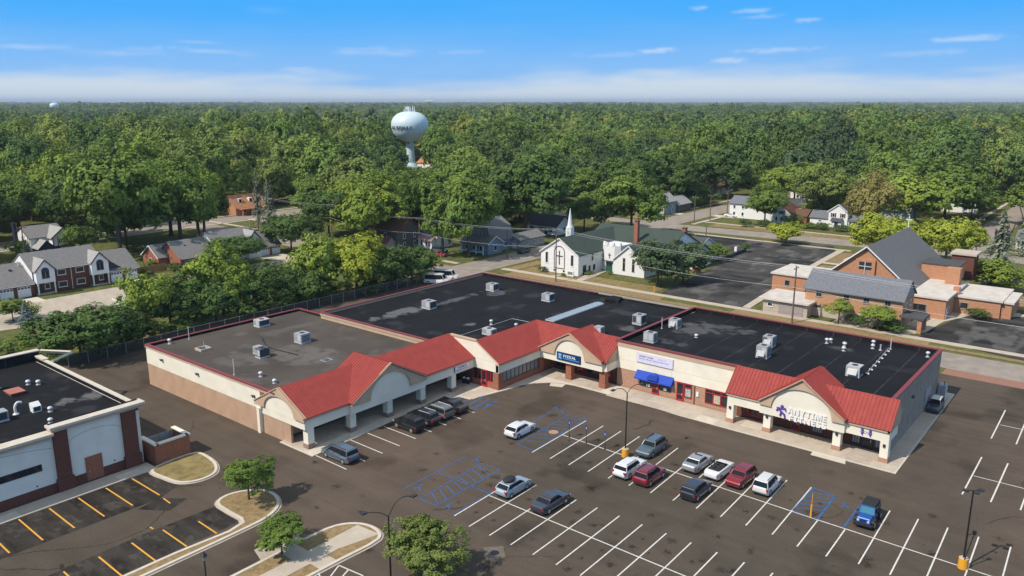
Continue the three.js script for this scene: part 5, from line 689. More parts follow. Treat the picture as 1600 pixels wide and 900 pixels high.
{ // brick townhouses at the left
  const t = thing('townhouse', 'two storey brown brick townhouse with two white arched-window bays at the left', 'house');
  gable(t, -198, -187, -80.2, -65.4, 5.2, 8.3, 'z', M.brickDark, M.shingleGrey, { over: 0.25, gutter: 1 });
  mk('wall_panel', (() => { const S = new THREE.Shape([[-198, 2.6], [-187, 2.6], [-187, 5.2], [-192.5, 8.2], [-198, 5.2]].map((p) => new THREE.Vector2(...p))), g = new THREE.ExtrudeGeometry(S, { depth: 0.08, bevelEnabled: false }); g.translate(0, 0, -65.4); return g; })(), M.siding, t);
  for (const [a, b] of [[-69.4, -65.6], [-81.0, -77.2]]) { const c = (a + b) / 2; gable(t, -191, -185.6, a, b, 5.4, 7.5, 'x', M.siding, M.shingleLight, { y0: 2.55, trim: M.navy, over: 0.25, eave: 0.25 }); win(t, 'x', -185.6, c, 3.6, 1.5, 1.5, { n: 2, frame: M.navy }); const ar = mk('arch_window', (() => { const g = new THREE.CylinderGeometry(0.8, 0.8, 0.1, 18, 1, false, 0, Math.PI); g.rotateZ(Math.PI / 2); g.rotateX(Math.PI); g.rotateX(Math.PI); g.rotateX(0); g.rotateX(-Math.PI / 2 * 0); g.translate(-185.57, 5.12, c); return g; })(), M.navy, t); for (const z of [a + 0.2, b - 0.2]) mk('porch_post', bx(-185.75, 1.3, z, 0.25, 2.6, 0.25), M.white, t); win(t, 'x', -187, c - 0.6, 0.9, 1.1, 1.3, { n: 2 }); hdoor(t, 'x', -187, c + 0.9, 1.0, 2.2, M.frameDark); mk('porch_floor', span(-187, -185.5, 0, 0.15, a, b), M.concrete, t); }
  for (const z of [-71.3, -75.2]) { win(t, 'x', -187, z, 3.5, 1.8, 1.2, { n: 3 }); win(t, 'x', -187, z, 0.8, 1.9, 1.3, { n: 3 }); } mk('downpipe', span(-187, -186.9, 0, 5.2, -73.35, -73.25), M.white, t);
  for (const [a, b] of [[-88.2, -80.6], [-65.2, -52]]) { gable(t, -199, -186.4, a, b, 2.8, 6.4, 'z', M.brickDark, M.shingleGrey, { over: 0.2, gutter: 1 }); }
  for (const z of [-86.4, -82.9, -63.2, -59.8, -55.5]) garageDoor(t, 'x', -186.4, z, 2.6, 2.3);
  mk('side_panel', (() => { const S = new THREE.Shape([[80.9, 2.9], [84.2, 2.9], [80.9, 5.4]].map((p) => new THREE.Vector2(...p))), g = new THREE.ExtrudeGeometry(S, { depth: 0.1, bevelEnabled: false }); g.rotateY(Math.PI / 2); g.translate(-186.35, 0.3, 0); return g; })(), M.navy, t);
  for (const z of [-62.4, -58]) mk('roof_vent', bx(-190.6, 5.5, z, 0.5, 0.3, 0.5), M.frameDark, t); mk('flue', cyl(-191.5, 5.6, -64.4, 0.15, 0.15, 1.4, 8), M.galv, t); rebase(t);
}
{ const t = thing('house', 'white and navy half-timbered house behind the brick townhouse', 'house'); gable(t, -246.5, -235.5, -92, -83, 4.9, 7.4, 'z', M.siding, M.shingleGrey, { trim: M.navy }); gable(t, -240, -232.5, -93, -87.4, 4.9, 7.2, 'x', M.siding, M.shingleLight, { trim: M.navy }); mk('wall_base', span(-240, -232.4, 0, 2.5, -93.05, -87.3), M.navy, t); gable(t, -238, -231, -87, -83.4, 2.7, 4.4, 'x', M.navy, M.shingleLight, { trim: M.navy }); win(t, 'x', -232.5, -90.2, 3.2, 1.6, 1.2, { n: 2, shutter: M.navy }); win(t, 'x', -232.4, -90.2, 0.8, 1.8, 1.1, { n: 2 }); hdoor(t, 'x', -231, -85.8, 1.2, 2.1, M.white); win(t, 'z', -83, -238.5, 3.3, 1.2, 1.1, {}); win(t, 'x', -231, -84.3, 0.9, 0.9, 1.2, {}); for (const z of [-92.8, -91.6, -88.8, -87.6]) mk('timber', span(-232.5, -232.42, 2.5, 4.9, z - 0.08, z + 0.08), M.navy, t); mk('chimney', bx(-244.5, 4.2, -82.6, 0.9, 8.4, 0.8), M.navy, t); for (const x of [-241, -237, -236]) mk('timber', span(x - 0.08, x + 0.08, 2.6, 4.9, -82.99, -82.9), M.navy, t); rebase(t); }
{ const t = thing('house', 'low brick duplex with white arched gable and grey hip roofs behind the tree belt', 'house'); gable(t, -199, -188, -109.6, -99.6, 2.8, 6.3, 'z', M.brick, M.shingleGrey, { gutter: 1 }); gable(t, -202, -194, -100.8, -97, 2.6, 5.2, 'z', M.brick, M.shingleGrey, { trim: M.frameWhite }); gable(t, -197, -188.2, -121.5, -109.4, 4.9, 7.6, 'z', M.siding, M.shingleGrey, {}); gable(t, -192, -186.8, -122, -118.2, 5.0, 7.2, 'x', M.siding, M.shingleLight, { trim: M.navy }); gable(t, -198, -187.4, -128.4, -121.4, 2.7, 5.9, 'z', M.brick, M.shingleGrey, { gutter: 1 }); for (const z of [-108, -104.6]) garageDoor(t, 'x', -188, z, 2.5, 2.2); for (const z of [-127, -123.6]) garageDoor(t, 'x', -187.4, z, 2.6, 2.2); win(t, 'x', -186.8, -120.1, 3.0, 1.3, 1.6, { n: 2, frame: M.navy }); win(t, 'x', -188, -101.4, 0.8, 1.4, 1.3, { n: 2 }); win(t, 'z', -97, -198, 0.8, 1.5, 1.3, { n: 2 }); for (const z of [-103, -107]) mk('roof_vent', bx(-191.6, 5.2, z, 0.5, 0.3, 0.5), M.frameDark, t); rebase(t); }
{ const t = thing('wood_fence', 'orange-brown board fence between the brick townhouses', 'fence'); for (let k = 0; k < 24; k++) mk('board', bx(-190 + Math.sin(k) * 0.01, 0.9, -89.6 - k * 0.31, 0.05, 1.8 + 0.05 * Math.sin(k * 2.3), 0.28), M.woodFence, t); mk('rail', span(-190.1, -190.03, 0.4, 0.5, -97, -89.4), M.woodFence, t); mk('rail', span(-190.1, -190.03, 1.3, 1.4, -97, -89.4), M.woodFence, t); rebase(t); }
{ const t = thing('garage', 'pale hip-roofed garage roof beside the tree belt at the left', 'building'); mk('wall', prism(rect(-160, -150, -80, -70.5), 0, 2.4), M.siding, t); const g = new THREE.ConeGeometry(1, 1, 4, 1); g.rotateY(Math.PI / 4); g.scale(7.9, 2.6, 7.5); g.translate(-155, 3.7, -75.2); mk('roof', g, M.shingleLight, t); mk('gutter', [span(-149.6, -149.45, 2.35, 2.5, -80, -70), span(-160.4, -149.6, 2.35, 2.5, -69.95, -69.8)], M.white, t); garageDoor(t, 'z', -70.5, -155, 4.6, 2.1); rebase(t); }
{ const t = thing('house', 'orange brick bungalow with two dormers beside the grey spruces', 'house'); gable(t, -272, -262.5, -175, -162, 2.9, 7.0, 'z', M.brickOrange, M.shingleOrange, {}); for (const z of [-165.2, -169.6]) { const d = mk('dormer', span(-267, -264.2, 4.2, 5.9, z - 0.8, z + 0.8), M.siding, t); mk('pane', span(-264.2, -264.15, 4.6, 5.7, z - 0.45, z + 0.45), M.glass, d); } mk('porch', span(-262.5, -260, 2.3, 2.6, -175, -163), M.shingleOrange, t); for (const z of [-163.6, -167.4, -171, -174.4]) mk('porch_post', bx(-260.3, 1.15, z, 0.4, 2.3, 0.4), M.brickOrange, t); win(t, 'x', -262.5, -165.5, 0.9, 1.6, 1.2, { n: 2 }); hdoor(t, 'x', -262.5, -168.6, 1, 2.1, M.frameDark); rebase(t); }
{ const t = thing('house', 'dark weathered house with brown roof in the trees beside the power pole', 'house'); gable(t, -174, -164.5, -160, -151.5, 5.4, 8.6, 'x', M.darkSiding, M.shingleBrown, {}); gable(t, -173, -166, -151.5, -148.5, 2.6, 4.0, 'x', M.greySiding, M.shingleBrown, {}); for (const z of [-153.6, -157.6]) { win(t, 'x', -164.5, z, 3.2, 0.9, 1.4); win(t, 'x', -164.5, z, 0.8, 0.9, 1.4); } win(t, 'z', -151.5, -170, 3.4, 1, 1.3); chimney(t, -169, -155.8, 7, 10, 0.8); rebase(t); }
{ const t = thing('house', 'white gabled cottage with pink porch roof left of the big shade tree', 'house'); gable(t, -166, -158.5, -167, -160.5, 4.4, 7.0, 'x', M.siding, M.shingleDark, {}); gable(t, -165.5, -158.9, -160.6, -158.8, 2.6, 3.2, 'x', M.siding, speck([0.35, 0.22, 0.22], 0.2, 3, 67), {}); win(t, 'x', -158.5, -163.7, 3.1, 1.0, 1.4); win(t, 'x', -158.5, -165.6, 0.8, 1.0, 1.3); for (const x of [-164.6, -162.8, -161, -159.8]) win(t, 'z', -158.8, x, 0.7, 0.9, 1.5); rebase(t); }
{ // gambrel house
  const t = thing('house', 'blue-grey gambrel roofed house with white trimmed windows behind the shade tree', 'house'), x0 = -151, x1 = -142.4, z0 = -174.5, z1 = -165; const S = new THREE.Shape([[x0, 0], [x1, 0], [x1, 3.2], [x1 - 0.9, 6.6], [(x0 + x1) / 2, 8.8], [x0 + 0.9, 6.6], [x0, 3.2]].map((p) => new THREE.Vector2(...p))); const g = new THREE.ExtrudeGeometry(S, { depth: z1 - z0, bevelEnabled: false }); g.translate(0, 0, z0); mk('wall', g, M.blueSiding, t);
  const c = (x0 + x1) / 2, S2 = new THREE.Shape([[x1 + 0.4, 3.0], [x1 - 0.75, 6.7], [c, 8.85], [x0 + 0.75, 6.7], [x0 - 0.4, 3.0], [x0 - 0.55, 3.1], [x0 + 0.6, 6.85], [c, 9.1], [x1 - 0.6, 6.85], [x1 + 0.55, 3.1]].map((p) => new THREE.Vector2(...p))), r = new THREE.ExtrudeGeometry(S2, { depth: z1 - z0 + 0.6, bevelEnabled: false }); r.translate(0, 0, z0 - 0.3); const roof = mk('roof', r, M.shingleGrey, t);
  gable(t, -150.6, -140.8, -168.2, -162.4, 3.1, 4.8, 'x', M.blueSiding, M.shingleGrey, { trim: W0 }); for (const x of [c - 0.8, c + 0.8]) win(t, 'z', z1, x, 4.6, 0.9, 1.4); for (const x of [-148.6, -146, -143.4]) win(t, 'z', -162.4, x, 0.9, 1.2, 1.4, { n: 2 }); win(t, 'x', -140.8, -165.4, 0.9, 1.3, 1.5, { n: 2 }); win(t, 'x', -142.4, -171.6, 0.9, 1.2, 1.4); for (const x of [-149.8, -147, -144.2, -141.6]) mk('porch_post', bx(x, 1.3, -161.2, 0.18, 2.6, 0.18), M.white, t); mk('porch_roof', span(-150.4, -141.2, 2.6, 2.8, -162.4, -160.9), M.shingleGrey, t); mk('porch_rail', span(-150.2, -141.4, 0.6, 0.85, -161.3, -161.2), M.white, t); rebase(t);
}
{ const t = thing('garage', 'long low grey garage behind the blue gambrel house', 'building'); gable(t, -145.4, -139.4, -186, -174.8, 2.7, 4.0, 'z', M.greySiding, M.shingleGrey, { trim: W0 }); for (const z of [-184, -181, -178]) win(t, 'x', -139.4, z, 0.9, 0.8, 1.2); garageDoor(t, 'z', -174.8, -142.4, 2.6, 2.2); rebase(t); }
{ const t = thing('house', 'pale bungalow with dark roof under the large dark elm', 'house'); gable(t, -158, -145.6, -209, -200.6, 2.9, 5.6, 'x', M.siding, M.shingleDark, {}); for (const x of [-155.4, -151.6, -148]) win(t, 'z', -200.6, x, 0.9, 1.9, 1.3, { n: 2 }); win(t, 'x', -145.6, -204.6, 0.9, 1.2, 1.2); hdoor(t, 'z', -200.6, -149.8, 1, 2.1, M.frameDark); rebase(t); }
{ const t = thing('house', 'cream cottage with a red porch post among trees above the church steeple', 'house'); gable(t, -170, -160, -262, -253, 3.0, 6.6, 'z', M.siding, M.shingleLight, {}); mk('porch_post', bx(-168, 1.3, -251.6, 0.4, 2.6, 0.4), M.frameRed, t); mk('porch_roof', span(-169.6, -160.4, 2.6, 2.9, -253, -251.2), M.brick, t); win(t, 'z', -253, -165, 3.6, 1.2, 1.2, {}); rebase(t); }
{ const t = thing('house', 'slate blue gabled house with tan side at the far crossing', 'house'); gable(t, -149, -142.2, -272.5, -263, 4.7, 7.2, 'z', M.blueSiding, M.shingleLight, { trim: W0 }); gable(t, -148.6, -141.6, -283, -272.6, 3.0, 5.4, 'z', M.darkSiding, M.shingleLight, {}); win(t, 'z', -263, -146.6, 3.0, 1.4, 1.1, { n: 2 }); win(t, 'z', -263, -146.8, 0.7, 2.0, 1.2, { n: 3 }); for (const z of [-265.4, -269.6]) { win(t, 'x', -142.2, z, 3.0, 1.0, 1.1); win(t, 'x', -142.2, z, 0.8, 1.2, 1.3); } mk('corner_panel', span(-144.2, -142.15, 0, 4.7, -263.06, -262.98), speck([0.5, 0.46, 0.38], 0.1, 3, 68), t); rebase(t); }
{ const t = thing('house', 'tall white house with grey roof at the far end of the side street', 'house'); gable(t, -165, -157, -356, -346, 5.6, 8.4, 'z', M.siding, M.shingleDark, {}); gable(t, -164, -155, -346, -340, 3.0, 5.0, 'x', M.siding, M.shingleBrown, {}); for (const x of [-163, -159.4]) win(t, 'z', -346, x, 5.2, 1, 1.2); rebase(t); }
{ const t = thing('house', 'white two storey house partly behind a round tree at the far crossing', 'house'); gable(t, -121.4, -105.4, -282, -273.6, 5.2, 7.4, 'x', M.siding, M.shingleBlue, {}); for (const x of [-119.6, -116.4]) { win(t, 'z', -273.6, x, 3.4, 0.9, 1.2); win(t, 'z', -273.6, x, 0.9, 0.9, 1.3); } for (const z of [-276.2, -279.6]) { win(t, 'x', -105.4, z, 3.4, 0.9, 1.2); win(t, 'x', -105.4, z, 0.9, 0.9, 1.2); } rebase(t); }
{ const t = thing('garage', 'pale green garage with dark roof behind the brown roofed cottage', 'building'); gable(t, -115, -104, -306, -298.6, 2.9, 5.0, 'x', M.tealSiding, M.shingleDark, { trim: W0 }); win(t, 'z', -298.6, -110, 1.0, 1.2, 1.0); rebase(t); }
{ const t = thing('house', 'white gabled cottage with brown roof beside the yellow round tree', 'house'); gable(t, -104.2, -98.4, -281, -271, 3.4, 5.8, 'z', M.siding, M.shingleBrown, { trim: W0 }); win(t, 'z', -271, -101.3, 3.0, 1.2, 1.3, { shutter: M.frameDark }); for (const x of [-103, -101.2, -99.6]) win(t, 'z', -271, x, 0.7, 0.9, 1.5); gable(t, -98.6, -94, -282, -275, 2.6, 4.4, 'x', M.brick, M.shingleBrown, {}); win(t, 'x', -98.4, -274, 0.9, 1, 1.2); rebase(t); }
{ const t = thing('house', 'white two storey house with black shutters and hedge across the far street', 'house'); gable(t, -86.2, -80, -284, -273.4, 5.3, 7.6, 'z', M.siding, M.shingleDark, { trim: W0 }); for (const x of [-84.6, -81.6]) win(t, 'z', -273.4, x, 3.3, 0.9, 1.4, { shutter: M.frameDark }); gable(t, -84.6, -81.6, -273.5, -272, 2.4, 3.0, 'x', M.siding, M.shingleDark, {}); hdoor(t, 'z', -272, -83.1, 1.1, 2.1, M.frameDark); gable(t, -93, -86.2, -282.4, -275.6, 2.5, 4.4, 'x', M.siding, M.shingleBlue, {}); win(t, 'z', -275.6, -89.6, 1.2, 1.0, 0.6); gable(t, -80, -71, -282.6, -274.6, 2.9, 5.4, 'x', M.siding, M.shingleBlue, {}); mk('porch_roof', span(-80, -71, 2.4, 2.6, -274.6, -272.8), M.shingleBlue, t); for (const x of [-79.4, -76.6, -74, -71.4]) mk('porch_post', bx(x, 1.2, -273, 0.2, 2.4, 0.2), M.white, t); for (const x of [-77.8, -74.8]) win(t, 'z', -274.6, x, 0.8, 1.2, 1.2); rebase(t); }
{ const t = thing('house', 'small white house with blue-grey roof at the right edge', 'house'); gable(t, -31, -20, -274, -266, 2.7, 4.6, 'x', M.siding, M.shingleBlue, {}); mk('porch_roof', span(-31, -24, 2.3, 2.5, -266, -264.4), M.shingleBlue, t); for (const x of [-30.6, -28, -25]) mk('porch_post', bx(x, 1.15, -264.6, 0.3, 2.3, 0.3), M.white, t); win(t, 'z', -266, -28.6, 0.8, 1.4, 1.2, { frame: M.navy }); win(t, 'z', -266, -25.4, 0.8, 1.4, 1.2, { frame: M.navy }); rebase(t); }
// the white church
{
  const t = thing('white_church', 'white wooden church with green roofs, slim white steeple and brick chimneys', 'church'), x0 = -117.6, x1 = -106.4, zf = -155.6;
  gable(t, x0, x1, -182, zf, 5.0, 8.6, 'z', M.white, M.shingleGreen, { trim: W0, eave: 0.3 }); gable(t, -116, -92, -190, -172, 5.0, 9.0, 'x', M.white, M.shingleGreen, { eave: 0.3 }); gable(t, -101.6, -93, -178, -163.6, 3.6, 7.2, 'z', M.white, M.shingleGreen, { trim: W0, eave: 0.3 }); gable(t, -92, -88.5, -190, -180, 3.2, 5.6, 'x', M.white, M.shingleGreen, {});
  // great arched window with a cross
  const aw = mk('arched_window', (() => { const S = new THREE.Shape(); S.moveTo(-113.6, 1.2); S.lineTo(-110.4, 1.2); S.lineTo(-110.4, 5.2); S.absarc(-112, 5.2, 1.6, 0, Math.PI, false); S.closePath(); const H = new THREE.Path(); H.moveTo(-113.44, 1.36); H.lineTo(-110.56, 1.36); H.lineTo(-110.56, 5.2); H.absarc(-112, 5.2, 1.44, 0, Math.PI, false); H.closePath(); S.holes.push(H); const g = new THREE.ExtrudeGeometry(S, { depth: 0.1, bevelEnabled: false, curveSegments: 16 }); g.translate(0, 0, zf); return g; })(), M.frameBrown, t);
  mk('cross', [span(-112.12, -111.88, 2.2, 5.6, zf, zf + 0.12), span(-113.0, -111.0, 4.2, 4.42, zf, zf + 0.11)], M.frameBrown, aw);
  for (const x of [-115.8, -108.2]) win(t, 'z', zf, x, 2.2, 0.9, 2.8); for (const x of [-113.4, -110.6]) win(t, 'z', zf, x, -0.0 + 0.35, 0.8, 0.7); win(t, 'x', x1, -158.2, 0.2, 1.3, 2.1, { frame: M.frameDark }); for (const z of [-160.4, -162.4]) win(t, 'x', x1, z, 0.6, 0.8, 1.3, { frame: M.frameDark }); win(t, 'x', x1, -161.6, 2.9, 0.9, 1.9);
  // crenellated entrance tower, square with canted corners
  mk('entrance_tower', prism([[-106.6, -172], [-106.6, -166.6], [-105.4, -165.6], [-102.6, -165.6], [-101.4, -166.6], [-101.4, -172]], 0, 6.4), M.white, t); for (const [x, z] of [[-106.2, -166.8], [-104.9, -165.8], [-103.1, -165.8], [-101.8, -166.8]]) mk('merlon', bx(x, 6.7, z, 0.6, 0.7, 0.6), M.white, t);
  const d = mk('door', span(-104.9, -103.1, 0, 2.2, -165.6, -165.5), speck([0.03, 0.11, 0.08], 0.1, 2, 69), t); for (const x of [-104.4, -103.6]) mk('pane', span(x - 0.3, x + 0.3, 1.3, 2.0, -165.5, -165.47), M.glass, d); mk('door_hood', span(-105.2, -102.8, 2.5, 2.62, -165.6, -165.0), M.frameDark, t); mk('cross', [span(-104.08, -103.92, 3.2, 4.5, -165.6, -165.5), span(-104.4, -103.6, 3.95, 4.1, -165.6, -165.51)], M.frameDark, t);
  mk('slit_window', span(-106.15, -105.95, 2, 4.2, -166.1, -166.0), M.frameBrown, t); mk('slit_window', span(-102.05, -101.8, 2, 4.2, -166.2, -166.05), M.frameBrown, t);
  for (const x of [-98.6, -96.0]) win(t, 'z', -163.6, x, 1.2, 0.65, 3.0, { frame: M.frameBrown });
  for (const [x, z, y] of [[-101.8, -174.6, 11.6], [-93.6, -184.5, 9.4]]) { const c = mk('chimney', bx(x, y / 2 + 2.5, z, 1.0, y - 5, 1.0), M.brick, t); mk('chimney_cap', bx(x, y + 0.1, z, 1.2, 0.2, 1.2), M.brickDark, c); }
  const s = mk('steeple', [bx(-114.2, 8.6, -163, 1.5, 2.6, 1.5), cyl(-114.2, 9.9, -163, 0.95, 0.95, 0.5, 8), cyl(-114.2, 10.3, -163, 0.72, 0.06, 4.7, 8)], M.white, t); mk('louvre', bx(-114.2, 9, -162.2, 0.7, 0.9, 0.08), M.galv, s);
  mk('dormer', (() => { const S = new THREE.Shape([[-1.2, 6], [1.2, 6], [1.2, 7.2], [0, 8.4], [-1.2, 7.2]].map((p) => new THREE.Vector2(...p))), g = new THREE.ExtrudeGeometry(S, { depth: 2, bevelEnabled: false }); g.rotateY(Math.PI / 2); g.translate(-93.6, 0, -181); return g; })(), M.white, t); rebase(t);
  const sg = thing('church_sign', 'low white notice board on the church lawn', 'sign', null, -107.4, -0.1, -155.2 + 1.4); mk('board', bx(0, 0.95, 0, 1.9, 1.3, 0.3), M.white, sg); mk('face', bx(0, 1.05, 0.16, 1.4, 0.7, 0.03), M.glassPale, sg); for (const x of [-0.7, 0.7]) mk('post', bx(x, 0.15, 0, 0.2, 0.3, 0.3), M.concrete, sg);
  const bench = thing('church_porch', 'low dark roofed outbuilding behind the white church', 'building'); gable(bench, -104, -96, -207, -199, 2.6, 4.2, 'x', M.white, M.shingleDark, { trim: W0 }); win(bench, 'z', -199, -100, 0.9, 1.2, 1); rebase(bench);
  const sh = thing('shed', 'small white shed behind the dark pine beside the church lot', 'building'); gable(sh, -93.4, -89.8, -199, -195, 2.0, 2.9, 'z', M.white, M.shingleLight, {}); hdoor(sh, 'z', -195, -91.6, 1, 1.8, M.galv); rebase(sh);
  const bw = thing('brick_pier', 'brick planter pier at the corner of the church lot', 'wall', null, -86.6, -0.1, -178); mk('pier', bx(0, 0.7, 0, 1.8, 1.4, 1.1), M.brick, bw); mk('coping', bx(0, 1.44, 0, 2.0, 0.1, 1.3), M.concrete, bw);
  const lf = thing('dark_fence', 'low dark board fence beside the church lot with a white stone post', 'fence'); for (let k = 0; k < 26; k++) mk('board', bx(-88.1 - Math.max(0, k - 4) * 0.02, 0.4, -196.5 - k * 0.62, 0.08, 1.0, 0.55), M.navy, lf); mk('rail', bar([-88.2, 0.8, -196.2], [-88.6, 0.8, -212.2], 0.08), M.navy, lf); mk('stone_post', bx(-91, 0.5, -211, 0.7, 1.4, 0.7), M.white, lf); rebase(lf);
}
// the brick church
{
  const t = thing('brick_church', 'orange brick church with a steep grey nave roof and low flat wings', 'church');
  gable(t, -54.5, -36.5, -203, -171, 4.4, 12.0, 'z', M.brickOrange, M.shingleNave, { trim: M.white, eave: 0.7, over: 0.7 });
  mk('bay', span(-47.4, -43.6, 4, 9.4, -171, -170.4), M.brickOrange, t); const w = mk('window', [span(-46.7, -44.3, 7.4, 8.9, -170.4, -170.3)], M.frameDark, t); mk('cross', [span(-45.58, -45.42, 4.6, 9.0, -170.3, -170.15), span(-46.8, -44.2, 7.95, 8.1, -170.3, -170.16)], M.galv, w);
  mk('roof_cross', [bx(-45.5, 13.4, -202.8, 0.16, 2.8, 0.16), bx(-45.5, 14.0, -202.8, 1.4, 0.16, 0.16)], M.white, t);
  gable(t, -52, -34.2, -163.2, -155.2, 5.6, 8.4, 'x', speck([0.49, 0.28, 0.16], 0.35, 3, 70, 0.95, 256, 24), M.shingleBlue, { eave: 0.6 });
  for (const x of [-49.4, -44.2, -40.6, -36.8]) win(t, 'z', -155.2, x, 3.9, 1.2, 1.1, { n: 2 , frame: M.greySiding }); win(t, 'z', -155.2, -49.4, 1.3, 1.2, 1.0, { n: 2 , frame: M.greySiding }); mk('base_course', span(-52, -34.2, 0, 1.7, -155.2, -155.06), M.concrete, t); mk('gable_panel', (() => { const S = new THREE.Shape([[155.3, 5.7], [163.1, 5.7], [159.2, 8.2]].map((p) => new THREE.Vector2(...p))), g = new THREE.ExtrudeGeometry(S, { depth: 0.06, bevelEnabled: false }); g.rotateY(Math.PI / 2); g.translate(-34.2, 0, 0); return g; })(), M.shingleLight, t); for (const z of [-157.5, -160.5]) win(t, 'x', -34.2, z, 3.6, 1, 1.1);
  const flat = (a, b, c, d, h, m) => { mk('wall', prism(rect(a, b, c, d), 0, h), m, t); mk('flat_roof', span(a - 0.35, b + 0.35, h, h + 0.35, c - 0.35, d + 0.35), M.flatRoof, t); };
  flat(-65, -55, -183, -171.4, 3.7, M.brickOrange); win(t, 'z', -171.4, -61.6, 1.4, 1.2, 1.3, { n: 1 , frame: M.greySiding }); hdoor(t, 'z', -171.4, -57, 1.2, 2.3, M.frameDark); 
  flat(-37.2, -29.4, -186, -167.4, 3.9, M.brickOrange); win(t, 'z', -167.4, -34.2, 1.2, 3.0, 1.4, { n: 2 , frame: M.greySiding }); win(t, 'x', -29.4, -170, 1.0, 1.2, 1.3); hdoor(t, 'x', -29.4, -168.3, 1.1, 2.2, M.white); mk('notice', span(-36.8, -36, 1.8, 2.3, -167.4, -167.33), M.white, t);
  flat(-29.4, -21.4, -188, -175.2, 3.2, M.brickOrange); win(t, 'z', -175.2, -27.6, 1.0, 1.5, 1.3, { n: 1 , frame: M.greySiding }); flat(-24.2, -19.6, -186, -177.4 + 1.6, 3.0, M.brickOrange); win(t, 'z', -175.8, -22, 0.9, 1.6, 1.3, { n: 2 , frame: M.greySiding });
  mk('chimney', span(-32.6, -30.0, 3.9, 7.6, -183.6, -181.4), M.brickOrange, t); mk('pier', span(-29.9, -28.8, 0, 5.0, -176.8, -175.6), M.brickOrange, t); mk('transept', span(-38, -31, 4, 7.4, -192, -185), M.brickOrange, t); mk('flat_roof', span(-38.2, -30.8, 7.4, 7.6, -192.2, -184.8), M.shingleDark, t); mk('flat_roof', span(-34.5, -29.4, 8.4, 8.8, -200, -194), M.concrete, t); mk('wall', span(-34.2, -29.8, 3, 8.4, -199.6, -194.4), M.brickDark, t);
  mk('portico_roof', span(-34.4, -30.2, 2.6, 2.9, -158.6, -153.8), M.shingleDark, t); for (const z of [-154.4, -157.6]) mk('portico_pier', bx(-30.9, 1.3, z, 0.7, 2.6, 0.7), M.brickOrange, t); mk('side_canopy', span(-57.5, -54.5, 3.7, 4.0, -200, -196), M.concrete, t); rebase(t);
  const g = thing('garage', 'low garage with white flat roof left of the brick church', 'building'); mk('wall', prism(rect(-59.2, -50.4, -160, -152.2), 0, 2.6), M.concrete2, g); mk('flat_roof', span(-60, -49.8, 2.6, 2.95, -161, -151.5), M.flatRoof, g); mk('garage_door', span(-56, -51.2, 0, 2.2, -152.2, -152.1), speck([0.33, 0.29, 0.27], 0.1, 2, 71), g); win(g, 'z', -152.2, -57.8, 1.2, 1.1, 0.8, { n: 2 }); rebase(g);
}
// the water tower and its far sister
function waterTower(label, x, z, s, letters) {
  const t = thing('water_tower', label, 'water tower', null, x, 0, z), pr = []; const Y = 26.6 * s, a = 11.6 * s, up = 8.2 * s, dn = 10.6 * s;
  for (let k = 0; k <= 26; k++) { const p = -Math.PI / 2 + Math.PI * k / 26, q = Math.cos(p), y = Math.sin(p); pr.push(new THREE.Vector2(Math.max(2.1 * s * (y < -0.9 ? 1 : 0), a * Math.pow(q, y < 0 ? 0.92 : 0.78)), Y + (y > 0 ? up * y : dn * y))); }
  pr[26].x = 0.001; mk('tank', new THREE.LatheGeometry(pr, 48), M.tower, t); mk('shaft', [cyl(0, 0, 0, 3.0 * s, 2.2 * s, 18 * s, 32), cyl(0, 0, 0, 5.4 * s, 3.0 * s, 3.2 * s, 32)], M.towerShaft, t);
  const rail = []; for (let k = 0; k < 14; k++) { const b = k / 14 * Math.PI * 2; rail.push(bar([Math.cos(b) * 3.4 * s, Y + up - 0.6 * s, Math.sin(b) * 3.4 * s], [Math.cos(b) * 3.4 * s, Y + up + 1.4 * s, Math.sin(b) * 3.4 * s], 0.14 * s)); } const tor = new THREE.TorusGeometry(3.4 * s, 0.09 * s, 5, 28); tor.rotateX(Math.PI / 2); tor.translate(0, Y + up + 1.3 * s, 0); rail.push(tor); mk('railing', rail, M.towerShaft, t);
  for (let k = 0; k < 9; k++) { const b = k * 0.7 + 0.2, r = (1.2 + (k % 3) * 1.0) * s; mk('antenna', [bar([Math.cos(b) * r, Y + up - 0.5 * s, Math.sin(b) * r], [Math.cos(b) * r, Y + up + (2.2 + (k % 4) * 0.5) * s, Math.sin(b) * r], 0.16 * s), bx(Math.cos(b) * r, Y + up + (1.7 + (k % 3) * 0.3) * s, Math.sin(b) * r, 0.4 * s, 1.3 * s, 0.3 * s)], M.white, t); } mk('hatch', cyl(0, Y + up - 0.4 * s, 0, 0.8 * s, 0.8 * s, 1.4 * s, 12), M.tower, t);
  mk('shaft_hatch', bx(0.6 * s, 15.4 * s, 2.25 * s, 0.7, 0.9, 0.3), M.letter, t); mk('cable_tray', [bx(2.3 * s, 9 * s, 0.4, 0.3, 12, 0.4), bx(2.5 * s, 13.4 * s, 0.4, 0.9, 0.7, 0.8)], M.galv, t);
  if (letters) { const word = 'ALGONAC', step = 0.190; [...word].forEach((c, i) => { const g = new TextGeometry(c, { font, size: 1.95, depth: 0.5, curveSegments: 5 }); g.computeBoundingBox(); g.translate(-(g.boundingBox.max.x + g.boundingBox.min.x) / 2, -0.9, 0); const ang = letters + (i - 3) * step; g.rotateX(-0.04); g.translate(0, Y - 1.6, a - 0.26); g.rotateY(ang); mk('letter', g, M.letter, t); }); }
  return t;
}
waterTower('pale blue spheroid water tower with dark lettering above the trees', -372, -355, 1.0, 41 * DEG - 0.46 + 0.03);
waterTower('tiny distant water tower on the left horizon', -2520, -1000, 1.05, 0);
